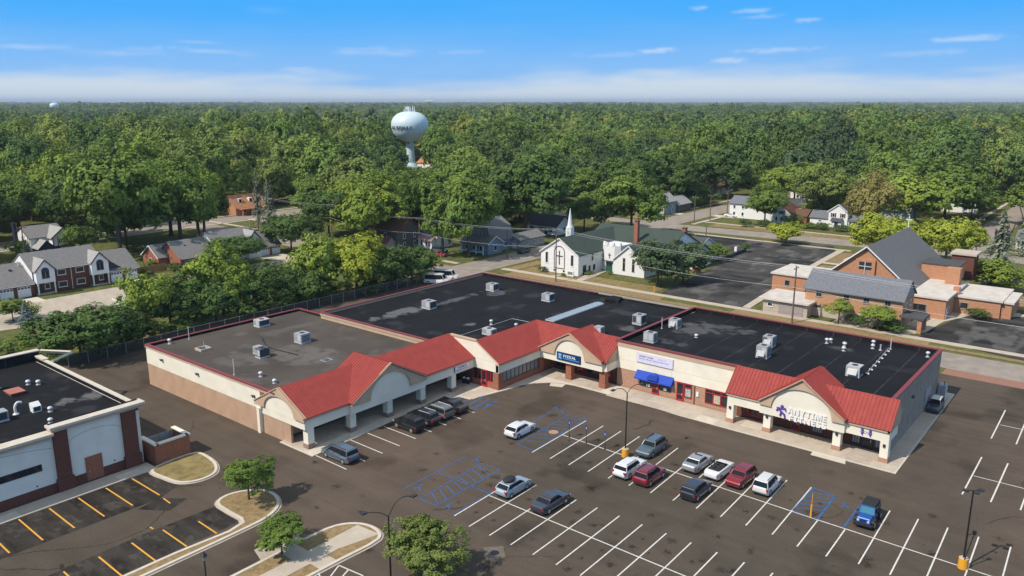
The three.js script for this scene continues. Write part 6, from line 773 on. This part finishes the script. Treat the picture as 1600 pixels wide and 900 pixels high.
// ---------------------------------------------------------------- poles and wires
function pole(label, x, z, h, arm, o = {}) { const t = thing('utility_pole', label, 'utility pole', null, x, -0.1, z); mk('pole', cyl(0, 0, 0, 0.17, 0.12, h, 10), M.wood, t); if (arm) { mk('crossarm', bx(0, h - 0.5, 0, arm === 'x' ? 2.4 : 0.12, 0.14, arm === 'x' ? 0.12 : 2.4), M.wood, t); for (const s of [-1, 0, 1]) mk('insulator', cyl(arm === 'x' ? s : 0, h - 0.42, arm === 'x' ? 0 : s, 0.06, 0.05, 0.22, 6), M.galv, t); } if (o.low) mk('crossarm', bx(0, h - 4.2, 0, 0.1, 0.12, 1.8), M.wood, t); if (o.light) mk('luminaire', [bar([0, h - 1.6, 0], [0.3, h - 1.1, 1.6], 0.07), bx(0.35, h - 1.1, 1.9, 0.24, 0.14, 0.6)], M.galv, t); if (o.can) mk('transformer', cyl(0.35, h - 2.6, 0, 0.26, 0.26, 0.9, 12), M.metal, t); return t; }
const PL = [[-222, -144.5, 12.4], [-191.6, -149.5, 11.4], [-152.8, -148.2, 11.0], [-107.2, -147.6, 12.6], [-51.3, -146.9, 11.2], [10, -146.6, 11.2]], nm = ['wooden power pole in front of the grey spruces', 'wooden power pole beside the low blue-roofed houses and yellow tree', 'wooden power pole with crossarms left of the gambrel house', 'wooden power pole standing before the white church', 'wooden power pole standing before the brick church garage'];
for (let i = 0; i < 5; i++) pole(nm[i], PL[i][0], PL[i][1], PL[i][2], 'z', { low: 1, light: i === 3, can: i === 1 });
{ const wl = ['upper', 'middle', 'lower', 'lowest']; 
  for (let k = 0; k < 4; k++) { const t = thing('power_line', wl[k] + ' overhead wire strung along the street behind the mall', 'wire'); for (let i = 0; i + 1 < PL.length; i++) { const A = PL[i], B = PL[i + 1], off = [-1, 0, 1, 0.3][k], dr = [0.35, 0.25, 0.35, 4.2][k], sag = k === 3 ? 1.1 : 0.8, pts = []; for (let s = 0; s <= 8; s++) { const u = s / 8; pts.push([lerp(A[0], B[0], u), lerp(A[2], B[2], u) - dr - sag * 4 * u * (1 - u), lerp(A[1], B[1], u) + off]); } mk('span', tube(pts, k === 3 ? 0.022 : 0.014, 12, 4), M.galv, t); } rebase(t); } }
pole('short pole at the kerb by the blue gambrel house', -134.6, -163, 7.6, null, { light: 0 }); pole('pole beside the far crossing', -124.2, -251.5, 9.5, 'x', {}); pole('pole on the far side of the crossing', -123.4, -262, 9.2, 'x'); pole('pole on the verge past the row of cedars', -125.6, -281, 9.0, null, { light: 1 }); pole('pole at the corner by the yellow round tree', -37.6, -246, 10.5, 'x', {}); pole('slim dark pole standing at the church lot', -96.5, -203, 7.6, null, {}); pole('pole beside the half-timbered house', -226, -78, 10, 'z', {}); pole('pole far back by the orange bungalow', -246, -140, 10, 'z');
// ---------------------------------------------------------------- chain-link fence behind the mall
{ const t = thing('chain_link_fence', 'dark chain-link fence along the tree belt behind the mall', 'fence'); const link = new THREE.MeshStandardMaterial({ color: RGB(0.06, 0.065, 0.065), roughness: 0.7, transparent: true, opacity: 0.32 });
  for (let k = 0; k < 26; k++) { const z = -49 - k * 3.05; mk('post', cyl(-130.4, 0, z, 0.05, 0.05, 2.0, 8), M.metal, t); if (k < 25) { mk('mesh_panel', span(-130.41, -130.39, 0.05, 1.9, z - 3.0, z - 0.05), link, t); mk('rail', bar([-130.4, 1.92, z], [-130.4, 1.92, z - 3.05], 0.045), M.metal, t); } } rebase(t); }
// far canal-side houses near the left horizon
const polar = (d, off) => [-Math.sin(YAW + off) * d, -Math.cos(YAW + off) * d];
{ const R = rng(404), roofs = [M.shingleGrey, M.shingleLight, M.shingleBrown, M.shingleBlue]; for (let k = 0; k < 26; k++) { const [x, z] = polar(1400 + R() * 170, 0.358 - k / 25 * 0.20), t = thing('far_house', 'tiny pale house by the canal near the left horizon', 'house', 'distant canal houses', x, 0, z, R() * 3), w = 12 + R() * 8; gable(t, -w / 2, w / 2, -5, 5, 5.5 + R() * 3, 9 + R() * 3, 'x', M.siding, roofs[k % 4], {}); } }
struct('canal', sheet([polar(1130, 0.37), polar(1130, 0.26), polar(1130, 0.15), polar(1360, 0.15), polar(1360, 0.26), polar(1360, 0.37)], -0.03), new THREE.MeshStandardMaterial({ color: RGB(0.05, 0.09, 0.13), roughness: 0.06 }));
// ---------------------------------------------------------------- trees
function leafQuads(list, size, R, tint) { // list of [x,y,z,nx,ny,nz,s,tone]; each becomes a small bent leaf spray
  const n = list.length, pos = new Float32Array(n * 18), col = new Float32Array(n * 18), N = new THREE.Vector3(), U = new THREE.Vector3(), V = new THREE.Vector3(), Q = new THREE.Vector3();
  list.forEach(([x, y, z, nx, ny, nz, s, tone], i) => {
    N.set(nx + (R() - 0.5) * 0.8, ny + (R() - 0.5) * 0.8 + 0.2, nz + (R() - 0.5) * 0.8).normalize(); U.set(R() - 0.5, R() - 0.5, R() - 0.5).cross(N).normalize(); V.crossVectors(N, U);
    const a = size * s * (0.75 + R() * 0.5), b = a * (0.55 + R() * 0.3), P = [[-a, 0, 0], [0, -b, 0.15 * a], [a, 0, -0.1 * a], [0, b, 0.1 * a]], k = i * 18, c = [0, 1, 2, 0, 2, 3];
    const t = tone * (0.90 + R() * 0.2), w = 1 + (R() - 0.5) * 0.16;
    for (let j = 0; j < 6; j++) { const [p, q, r] = P[c[j]]; pos[k + j * 3] = x + U.x * p + V.x * q + N.x * r; pos[k + j * 3 + 1] = y + U.y * p + V.y * q + N.y * r; pos[k + j * 3 + 2] = z + U.z * p + V.z * q + N.z * r; col[k + j * 3] = t * w; col[k + j * 3 + 1] = t; col[k + j * 3 + 2] = t * (2 - w); }
  });
  const g = new THREE.BufferGeometry(); g.setAttribute('position', new THREE.BufferAttribute(pos, 3)); g.setAttribute('color', new THREE.BufferAttribute(col, 3)); g.computeVertexNormals(); return g;
}
function crown(seed, o) { // unit crown: radius 1, height 0..1 of the tree is handled by scaling; lobes made of clumps made of leaves
  const R = rng(seed), L = [], lobes = o.lobes, rl = o.lobeR, dirv = () => { const z = R() * 2 - 1, a = R() * 6.2832, q = Math.sqrt(1 - z * z); return [q * Math.cos(a), z, q * Math.sin(a)]; };
  for (let i = 0; i < lobes; i++) {
    let d = dirv(); if (d[1] < -0.35) d[1] *= -0.6; const f = i === 0 ? 0 : 0.44 + R() * 0.42, c = [d[0] * f, d[1] * f * o.ry, d[2] * f], lr = rl * (0.55 + R() * 0.75), tone = 0.85 + R() * 0.3;
    for (let k = 0; k < o.clumps; k++) {
      const e = dirv(), dn = lr * (0.80 + R() * 0.34), cc = [c[0] + e[0] * dn, c[1] + e[1] * dn * (o.flat || 0.85), c[2] + e[2] * dn], ct = tone * (0.86 + R() * 0.28), cr = lr * (o.clumpR || 0.34);
      if (cc[1] < -o.ry * 0.78) continue;
      for (let q = 0; q < o.leaves; q++) { const h = dirv(), rr = cr * Math.pow(R(), 0.45), n = [h[0] * 0.6 + e[0] * 0.6 + d[0] * 0.3, h[1] * 0.6 + e[1] * 0.6 + 0.25, h[2] * 0.6 + e[2] * 0.6 + d[2] * 0.3]; L.push([cc[0] + h[0] * rr, cc[1] + h[1] * rr * 0.8, cc[2] + h[2] * rr, ...n, 1, ct]); }
    }
  }
  return leafQuads(L, o.leaf, R);
}
function conifer(seed, o) { // tiers of drooping sprays; unit radius, height 0..1
  const R = rng(seed), L = [];
  for (let k = 0; k < o.tiers; k++) { const u = (k + 0.3) / o.tiers, y = 0.06 + 0.94 * u, r = Math.pow(1 - u, 0.85) + 0.03, nb = Math.round(5 + r * 9); for (let b = 0; b < nb; b++) { const a = R() * 6.2832, len = r * (0.72 + R() * 0.42), tone = 0.8 + R() * 0.4; for (let q = 0; q < o.leaves; q++) { const s = Math.pow((q + R()) / o.leaves, 0.8), x = Math.cos(a) * s * len, z = Math.sin(a) * s * len; L.push([x + (R() - 0.5) * 0.16 * r, y - s * 0.055 + (R() - 0.5) * 0.025, z + (R() - 0.5) * 0.16 * r, Math.cos(a) * 0.5, 0.9, Math.sin(a) * 0.5, 1 - 0.35 * s, tone]); } } }
  const g = leafQuads(L.map((l) => [l[0], l[1] * o.hr, l[2], ...l.slice(3)]), o.leaf, R); g.scale(1, 1 / o.hr, 1); g.computeVertexNormals(); return g;
}
const GK = 1.32;
const leafMat = (r, g, b, tr = 0.32) => new THREE.MeshPhysicalMaterial({ color: RGB(r * GK, g * GK, b * GK), vertexColors: true, roughness: 0.8, specularIntensity: 0.12, side: THREE.DoubleSide, transmission: tr, thickness: 0 });
const LM = { b: leafMat(0.142, 0.207, 0.046), d: leafMat(0.086, 0.140, 0.040), y: leafMat(0.205, 0.265, 0.048), Y: leafMat(0.285, 0.325, 0.046), o: leafMat(0.170, 0.215, 0.058), g: leafMat(0.185, 0.21, 0.15, 0.1), s: leafMat(0.15, 0.205, 0.21, 0.1), p: leafMat(0.066, 0.10, 0.046, 0.1), t: leafMat(0.26, 0.235, 0.08) };
const mid = { lobes: 17, lobeR: 0.42, clumps: 20, leaves: 20, leaf: 0.056, ry: 0.95, clumpR: 0.40 }, fine = { lobes: 17, lobeR: 0.42, clumps: 32, leaves: 26, leaf: 0.046, ry: 0.92, clumpR: 0.32 };
const CR = [0, 1, 2, 3, 4, 5].map((i) => crown(1000 + i * 7, mid)), CF = [0, 1, 2].map((i) => crown(2000 + i * 5, fine)), CX = [0, 1, 2].map((i) => crown(2100 + i * 11, { lobes: 12, lobeR: 0.44, clumps: 44, leaves: 36, leaf: 0.033, ry: 0.95, clumpR: 0.26 })), CS = crown(2500, { lobes: 9, lobeR: 0.34, clumps: 12, leaves: 12, leaf: 0.05, ry: 0.6, flat: 0.45 }), SH = [0, 1].map((i) => crown(2600 + i, { lobes: 12, lobeR: 0.5, clumps: 12, leaves: 12, leaf: 0.07, ry: 0.8 })), CN = [0, 1].map((i) => conifer(3000 + i, { tiers: 26, leaves: 11, leaf: 0.085, hr: 3.4 }));
const trunkG = (() => { const p = [[0, 0.055], [0.02, 0.042], [0.1, 0.034], [0.5, 0.026], [0.8, 0.012]].map(([y, r]) => new THREE.Vector2(r, y)), g = [new THREE.LatheGeometry(p, 9)]; const R = rng(12); for (let k = 0; k < 7; k++) { const a = k * 0.95 + R(), y = 0.30 + R() * 0.22, l = 0.14 + R() * 0.12; g.push(tube([[0, y, 0], [Math.cos(a) * l * 0.5, y + 0.13, Math.sin(a) * l * 0.5], [Math.cos(a) * l, y + 0.32, Math.sin(a) * l]], 0.011, 5, 5)); } return boxUV(mergeGeometries(g.map(clean))); })();
let tk = 0;
function tree(kind, x, z, h, r, name, label, group, o = {}) { // base at the ground; the crown fills the upper part
  const t = thing(name, label, o.cat || 'tree', group, x, -0.1, z, (tk * 2.399) % 6.283), conif = 'gs'.includes(kind), near = o.near || (r > 6.5 && !o.shrub && !o.wood), R = rng(500 + tk);
  const tr = new THREE.Mesh(trunkG, M.bark); tr.name = 'trunk'; tr.scale.set(h * 0.62, h * (conif ? 1.1 : 1), h * 0.62); if (o.shrub) tr.scale.set(h * 0.4, h * 0.7, h * 0.4);
  const geo = conif ? CN[tk % 2] : o.near ? CX[tk % 3] : near ? CF[tk % 3] : o.shrub ? SH[tk % 2] : kind === 't' ? CS : CR[tk % 6], cr = new THREE.Mesh(geo, LM[kind]); cr.name = 'crown';
  if (conif) { cr.scale.set(r * 1, h, r * 1); } else { const low = o.shrub ? 0.0 : o.low ?? 0.20, ch = h * (1 - low), sy = ch / 2 / 1.0; cr.scale.set(r, sy * 1.02, r * (0.9 + R() * 0.2)); cr.position.y = h * low + ch * 0.48; }
  for (const m of [tr, cr]) m.castShadow = m.receiveShadow = true; t.add(tr, cr); tk++; return t;
}
const TREES = [
['b',-210,-95,29.2,11.7,'tallest yellow-green tree above the brown brick townhouse'],['b',-212,-113,27,7.8,'tall narrow tree right of the tallest one at the left'],['y',-222,-124,23.9,7.2,'bright green tree left of the orange bungalow'],['d',-249,-106,23.9,12.0,'broad dark tree above the half-timbered house'],['d',-268.5,-80,19.2,8.8,'dark tree at the left edge beside the half-timbered house'],['b',-224,-91,9.9,3.9,'small tree right of the half-timbered house'],
['g',-239,-156,19.1,3.0,'grey-green spruce, left and taller of a pair by the orange bungalow'],['g',-233,-156,16.5,3.6,'grey-green spruce, right of a pair by the orange bungalow'],['d',-186,-131,11.6,6.9,'round dark tree at the end of the low brick duplex'],['s',-175,-129,8.2,2.0,'slim blue spruce right of the round dark tree'],['d',-181,-110,8.6,7.4,'wide dark round tree hiding the low brick duplex'],
['d',-133,-52,9.3,6.0,'dark spreading tree at the left end of the belt behind the mall'],['d',-133.5,-59,8.2,4.4,'dark tree second from the left end of the belt behind the mall'],['y',-139,-66,10.8,4.2,'light green tree rising from the left part of the belt'],['d',-139,-74,10.7,5.2,'dark tree in the belt right of the light green one'],['y',-140,-82,11.8,5.7,'bright green tree in the middle of the belt'],['d',-137,-88,10.7,4.8,'dark tree right of the bright green one in the belt'],['d',-137,-95,9.0,4.6,'dark tree in the belt facing the roof corner notch'],['y',-137,-103,13.2,5.5,'large light green tree in the right part of the belt'],['Y',-134.5,-111,12.4,6.0,'large yellow-green tree, near the white vans'],['d',-133,-120,10.2,4.7,'dark tree next to the white vans'],['d',-134,-127,9.0,4.4,'dark tree at the street end of the belt'],['y',-137,-134.5,5.0,3.6,'bright low tree at the street corner behind the vans'],['d',-137,-69.5,9.1,4.2,'dark tree filling the gap in the left part of the belt'],['d',-134,-116,8.8,4.6,'dark tree between the yellow-green tree and the vans'],['d',-136,-78,8.5,4.2,'low dark tree in the belt under the bright green one'],['d',-134.5,-99,7.8,4.2,'low dark tree in the belt left of the large light green one'],
['o',-167,-54,4.8,3.4,'small olive tree in the left drive bed'],['s',-163,-55,4.8,1.9,'small blue spruce in the left drive bed'],
['d',-200,-155,15.7,7.1,'dark tree left of the power pole by the yellow tree'],['y',-172.5,-149.6,20.9,9.4,'broad light green tree in front of the dark weathered house'],['b',-143.5,-157.4,22.6,8.8,'big shade tree over the gambrel house'],['b',-149.5,-153.6,18.5,5.8,'tree left of the big shade tree, above the small red car'],['b',-182,-166,21.5,8.5,'tree behind the dark weathered house'],['d',-152,-193,26.8,12.5,'huge dark elm in the middle distance'],['d',-143,-212,13.2,5.6,'dark tree right of the elm'],['b',-126.8,-214,20,10.0,'spreading tree with bare forked trunk behind the white church'],['b',-143,-222,14,7.8,'tree behind the church steeple'],
['p',-86.5,-158.5,11.6,5.0,'dark pine, left one in front of the white church wing'],['p',-84,-166,10.4,4.6,'dark pine, right one beside the church lot'],['b',-90,-190,5.9,2.9,'small tree beside the white shed'],['b',-88.6,-194.5,5.2,2.6,'small tree at the corner of the church lot'],
['b',-103.5,-262,13.5,6.2,'round tree in front of the white two storey house'],['Y',-84.6,-231.5,6.8,4.9,'yellow round tree on the church lot verge'],['o',-93,-284,21.3,8.4,'olive tree behind the brown roofed cottage'],['t',-70,-262,18.8,6.3,'thin half-bare tree in front of the white house'],['Y',-56,-228,12.8,7.4,'yellow-green round tree behind the left of the nave roof'],['Y',-41.5,-228,12.9,7.0,'yellow-green round tree right of the nave roof'],['y',-26.5,-201,7.6,5.6,'round green tree right of the brick church'],['g',-27.6,-211.5,17.2,5.4,'large grey-green spruce at the right'],['g',-27,-255,19.5,4.2,'grey-green spruce behind at the right edge'],
['b',-58,-308,22,13.4,'very broad tree beyond the right side street'],['b',-28,-330,20,9.8,'tree right of the far side street'],['y',-112,-312,18.2,13.0,'wide light green tree behind the white two storey house'],['d',-153,-290,21.8,9.4,'dark tree behind the slate blue house'],['d',-150,-322,23.4,11.4,'dark tree beside the far side street'],['d',-162,-276,23,10,'dark tree left of the slate blue house'],
['y',-44.4,-152.2,4.9,2.4,'small pale tree, left one before the brick church'],['y',-37.2,-151.6,4.9,2.7,'small pale tree, right one before the brick church']];
for (const [k, x, z, h, r0, l] of TREES) { const r = r0 * (x > -145 && x < -130 && z > -140 ? 1.18 : 'gs'.includes(k) ? 1 : 1.12); tree(k, x, z, x > -145 && x < -130 && z > -140 && k !== 'd' ? h * 1.12 : h, r, 'gs'.includes(k) ? 'evergreen_tree' : 'broadleaf_tree', l, null, { low: x > -145 && z > -140 ? 0.0 : h > 18 ? 0.10 : k === 'Y' || k === 'p' ? 0.0 : h < 5 && z < -145 ? 0.36 : 0.06 }); }
tree('b', -70.2, -42.2, 5.4, 2.75, 'broadleaf_tree', 'young tree on the rounded grass island in the car park', null, { near: 1, low: 0.16 });
tree('b', -58.7, -38.2, 4.3, 3.0, 'broadleaf_tree', 'young tree beside the concrete path near the bottom', null, { near: 1, low: 0.12 });
tree('o', -45.8, -43.9, 5.8, 3.3, 'broadleaf_tree', 'full olive-green tree at the bottom edge beside the tall lamp', null, { near: 1, low: 0.02 });
const SHR = [['b',-144,-46,3.4,3.6,'low bushy shrub behind the bank roof'],['b',-150,-43,2.6,3.0,'shrub at the left edge behind the bank roof'],['d',-41.2,-152.4,2.5,2.3,'dark shrub between the two small church trees'],['d',-33.6,-152,2.2,1.8,'rounded shrub beside the church portico'],['d',-35.6,-153.2,2.4,2.4,'wide dark shrub behind the right small church tree'],['d',-24.8,-172.8,2.3,2.3,'round clipped shrub by the flat brick wing'],['d',-107.5,-255.5,3.0,2.1,'left one of two round shrubs at the far crossing'],['d',-102.5,-258.6,3.2,2.4,'right one of two round shrubs at the far crossing'],['b',-105.6,-158.9,1.1,1.6,'low green shrub at the church door'],['o',-109.4,-153.7,1.0,0.8,'orange flowering bush by the church sign'],['d',-116.2,-154.4,1.6,1.2,'dark shrub at the church corner'],['o',-102.0,-162.6,1.0,0.8,'orange flowering bush right of the church path'],['b',-195,-95.5,2.4,2.2,'shrub by the brick duplex path'],['d',-187.5,-97.6,2.4,2.6,'round shrub before the duplex garage'],['d',-188.0,-90.6,1.6,1.8,'dark shrub at the end of the townhouse'],['b',-90.2,-266,2.2,3.0,'left part of the hedge at the white house'],['d',-85.6,-266.4,2.4,3.0,'middle part of the hedge at the white house'],['d',-79.4,-266.6,2.4,3.2,'right part of the hedge at the white house'],['b',-96,-268,4.2,3.6,'tall shrub beside the brown roofed cottage'],['d',-88.4,-211.6,3.0,1.6,'upright shrub by the white stone post'],['b',-238,-81,5.0,3.4,'bushy shrub left of the half-timbered house'],['d',-156.5,-146.8,2.6,2.6,'shrub by the small red car'],['b',-173,-126,3.6,2.8,'small bush at the duplex drive']];
const under = rng(61); for (let k = 0; k < 15; k++) tree(k % 4 ? 'd' : 'b', -132.4 - under() * 3.4, -50 - k * 5.2 + under() * 1.5, 2.2 + under() * 2.4, 2.0 + under() * 1.1, 'shrub', 'dark undergrowth bush at the foot of the tree belt behind the mall', 'undergrowth of the tree belt', { shrub: 1, cat: 'shrub' });
for (const [k, x, z, h, r, l] of SHR) tree(k, x, z, h, r, 'shrub', l, null, { shrub: 1, cat: 'shrub' });
for (let k = 0; k < 7; k++) { const t = tree('d', -139.5 + k * 0.2 - 3, -284 - k * 2.2, 5.4 + (k % 3) * 0.4, 1.15, 'cedar_shrub', 'upright green cedar in the row beside the far side street', 'row of cedars', { shrub: 1, cat: 'shrub' }); }

// ---------------------------------------------------------------- the wooded town: nearest trees as things, the mass beyond as stuff
const R7 = rng(7001), F = [-Math.sin(YAW), -Math.cos(YAW)], RT = [Math.cos(YAW), -Math.sin(YAW)];
const clear = [[-131, 80, -151, 80], [-420, 80, -151, -134], [-140.5, -122, -470, -140], [-126, -60, -240, -150], [-68, 80, -247, -150], [-160, 80, -254, -233], [-120, -28, -270, -250], [-48, -35, -450, -230], [-206, -130, -136, 40], [-266, -249, -340, 40], [-420, -140, -250, -236], [-206, -140, -152, -130], [-162, -136, -262, -248], [-22, 60, -300, -240], [-236, -200, -93, -60], [-262, -232, -168, -150], [-158, -136, -264, -225]];
const houses = [[-241, -88, 12], [-267, -168, 10], [-169, -155, 10], [-162, -163, 9], [-146, -169, 12], [-142, -180, 8], [-152, -204, 11], [-165, -257, 9], [-145, -272, 13], [-161, -349, 10], [-113, -278, 11], [-110, -302, 8], [-100, -276, 9], [-82, -278, 13], [-26, -270, 10], [-372, -355, 10], [-238, -160, 6], [-186, -131, 8]];
const hand = TREES.map((t) => [t[1], t[2], t[4] * 0.75]);
const canalView = (x, z) => { const d = Math.hypot(x, z), off = Math.atan2(-x, -z) - YAW; return d > 800 && d < 1600 && off > 0.15 && off < 0.37; };
const bungalowView = (x, z) => { const d = Math.hypot(x, z), a = Math.atan2(-x, -z) / DEG; return d > 205 && d < 305 && a > 54.2 && a < 59.6; };
const free = (x, z, r) => !clear.some(([a, b, c, d]) => x > a && x < b && z > c && z < d) && !houses.some(([a, b, q]) => Math.hypot(x - a, z - b) < q + r * 0.4) && !hand.some(([a, b, q]) => Math.hypot(x - a, z - b) < q + r * 0.35) && !canalView(x, z) && !bungalowView(x, z);
const capH = (x, z) => { const fw = x * F[0] + z * F[1], sd = x * RT[0] + z * RT[1], b = sd / fw; return fw > 230 && fw < 560 && Math.abs(b + 0.121) < 0.028 ? 41 - fw * 0.080 : 99; }; // the tower's shaft shows above lower trees
const toneM = ['b', 'd', 'b', 'y', 'd', 'o'], near = [], mass = [];
for (let d = 120, s = 0; d < 13000;) { // rows of trees, wider apart and larger in groups with distance
  const sp = d < 700 ? 12.8 : d < 2400 ? 12.8 + (d - 700) * 0.0053 : 21.7 + (d - 2400) * 0.007, half = d * 0.70 + 30;
  for (let q = -half; q < half; q += sp) { const dd = d + (R7() - 0.5) * sp * 0.9, qq = q + (R7() - 0.5) * sp * 0.9, x = F[0] * dd + RT[0] * qq, z = F[1] * dd + RT[1] * qq, v = R7(), size = 0.55 + Math.pow(R7(), 1.3) * 0.85, tone = R7(); const h = Math.min(capH(x, z), 16.4 * size * (0.66 + 0.80 * vnoise(x * 0.0075, z * 0.0075, 0, 55)) * (d > 300 && d < 1000 ? 1.12 : d > 1500 ? 0.72 + 0.75 * fbm(x * 0.0022, z * 0.0022, 3, 0, 57) : 1)), r = Math.max(sp * 0.66, 8.7 * size); if (v < (d < 600 ? 0.17 : 0.08) || h < 5) continue; if (d < 900 && !free(x, z, r)) continue; if (d >= 900 && !free(x, z, 1)) continue; (d < 330 && near.length < 230 ? near : mass).push([x, z, h, r, tone, d]); }
  d += sp * (d < 700 ? 0.92 : d < 2400 ? 1.1 : 1.5);
}
const NEARLAB = { b: 'mid green tree in the woods behind the houses', d: 'dark green tree in the woods behind the houses', y: 'light green tree in the woods behind the houses', o: 'olive tree in the woods behind the houses' };
for (const [x, z, h, r, tone] of near) { const k = toneM[tone * 6 | 0]; tree(k, x, z, h, Math.min(r, 11), 'broadleaf_tree', NEARLAB[k], { b: 'mid green woodland trees', d: 'dark green woodland trees', y: 'light green woodland trees', o: 'olive woodland trees' }[k], { low: 0.1, wood: 1 }); }
{
  const far = crown(4000, { lobes: 15, lobeR: 0.42, clumps: 12, leaves: 10, leaf: 0.10, ry: 0.9 }), far2 = crown(4010, { lobes: 15, lobeR: 0.42, clumps: 12, leaves: 10, leaf: 0.10, ry: 0.9 }), wm = leafMat(1 / GK, 1 / GK, 1 / GK), dm = new THREE.Matrix4(), q = new THREE.Quaternion(), C = new THREE.Color(), Y = new THREE.Vector3(0, 1, 0);
  const sets = [[CR[0], mass.filter((m, i) => m[5] < 560 && i % 2)], [CR[3], mass.filter((m, i) => m[5] < 560 && !(i % 2))], [far, mass.filter((m, i) => m[5] >= 560 && i % 2)], [far2, mass.filter((m, i) => m[5] >= 560 && !(i % 2))]];
  const pal = [[0.066, 0.112, 0.052], [0.074, 0.130, 0.044], [0.086, 0.148, 0.046], [0.098, 0.165, 0.048], [0.108, 0.178, 0.046], [0.118, 0.190, 0.046], [0.130, 0.205, 0.048], [0.145, 0.205, 0.055], [0.165, 0.232, 0.052], [0.185, 0.235, 0.060], [0.205, 0.252, 0.055]];
  sets.forEach(([g, list]) => { const im = new THREE.InstancedMesh(g, wm, list.length); im.name = numbered('woodland'); list.forEach(([x, z, h, r, tone], i) => { q.setFromAxisAngle(Y, tone * 40); dm.compose(new THREE.Vector3(x, h * 0.5, z), q, new THREE.Vector3(r, h * 0.52, r)); im.setMatrixAt(i, dm); const p = pal[Math.min(10, Math.max(0, Math.floor(((tone * 997) % 1) * 8 + vnoise(x * 0.011, z * 0.011, 0, 91) * 7 - 2)))], s = 0.86 + ((tone * 7919) % 1) * 0.36; im.setColorAt(i, C.setRGB(p[0] * s * GK * 1.09, p[1] * s * GK, p[2] * s * GK)); }); im.userData = { kind: 'stuff', label: 'dense green woodland stretching over the town to the horizon', category: 'woodland' }; im.castShadow = im.receiveShadow = true; scene.add(im); });
  console.log('trees', tk, near.length, mass.length, scene.children.length);
}
// roofs glimpsed between the trees
{ const R = rng(88); for (const [x, z, l, rm, wm] of [[-375, -330, 'low white building at the foot of the water tower', M.shingleLight, M.siding], [-352, -352, 'small house with orange roof right of the water tower shaft', M.shingleOrange, M.siding], [-300, -290, 'grey roof among the trees left of the elm', M.shingleGrey, M.siding], [-214, -300, 'pale roof among the trees behind the steeple', M.shingleLight, M.siding], [-118, -345, 'pale house among trees behind the wide light green tree', M.shingleGrey, M.siding], [-72, -300, 'tan roofed house behind the half-bare tree', M.shingleLight, M.tealSiding], [-60, -345, 'house glimpsed behind the very broad tree', M.shingleBlue, M.siding]]) { const t = thing('house', l, 'house', null, x, 0, z, R() * 0.2); gable(t, -6, 6, -5, 5, 4.4, 7.4, 'x', wm, rm, {}); win(t, 'z', 5, -3, 1, 1.2, 1.3); win(t, 'z', 5, 2, 1, 1.2, 1.3); } }
scene.traverse((o) => { if (o.isMesh) { o.castShadow = true; o.receiveShadow = true; } });
renderer.render(scene, camera);
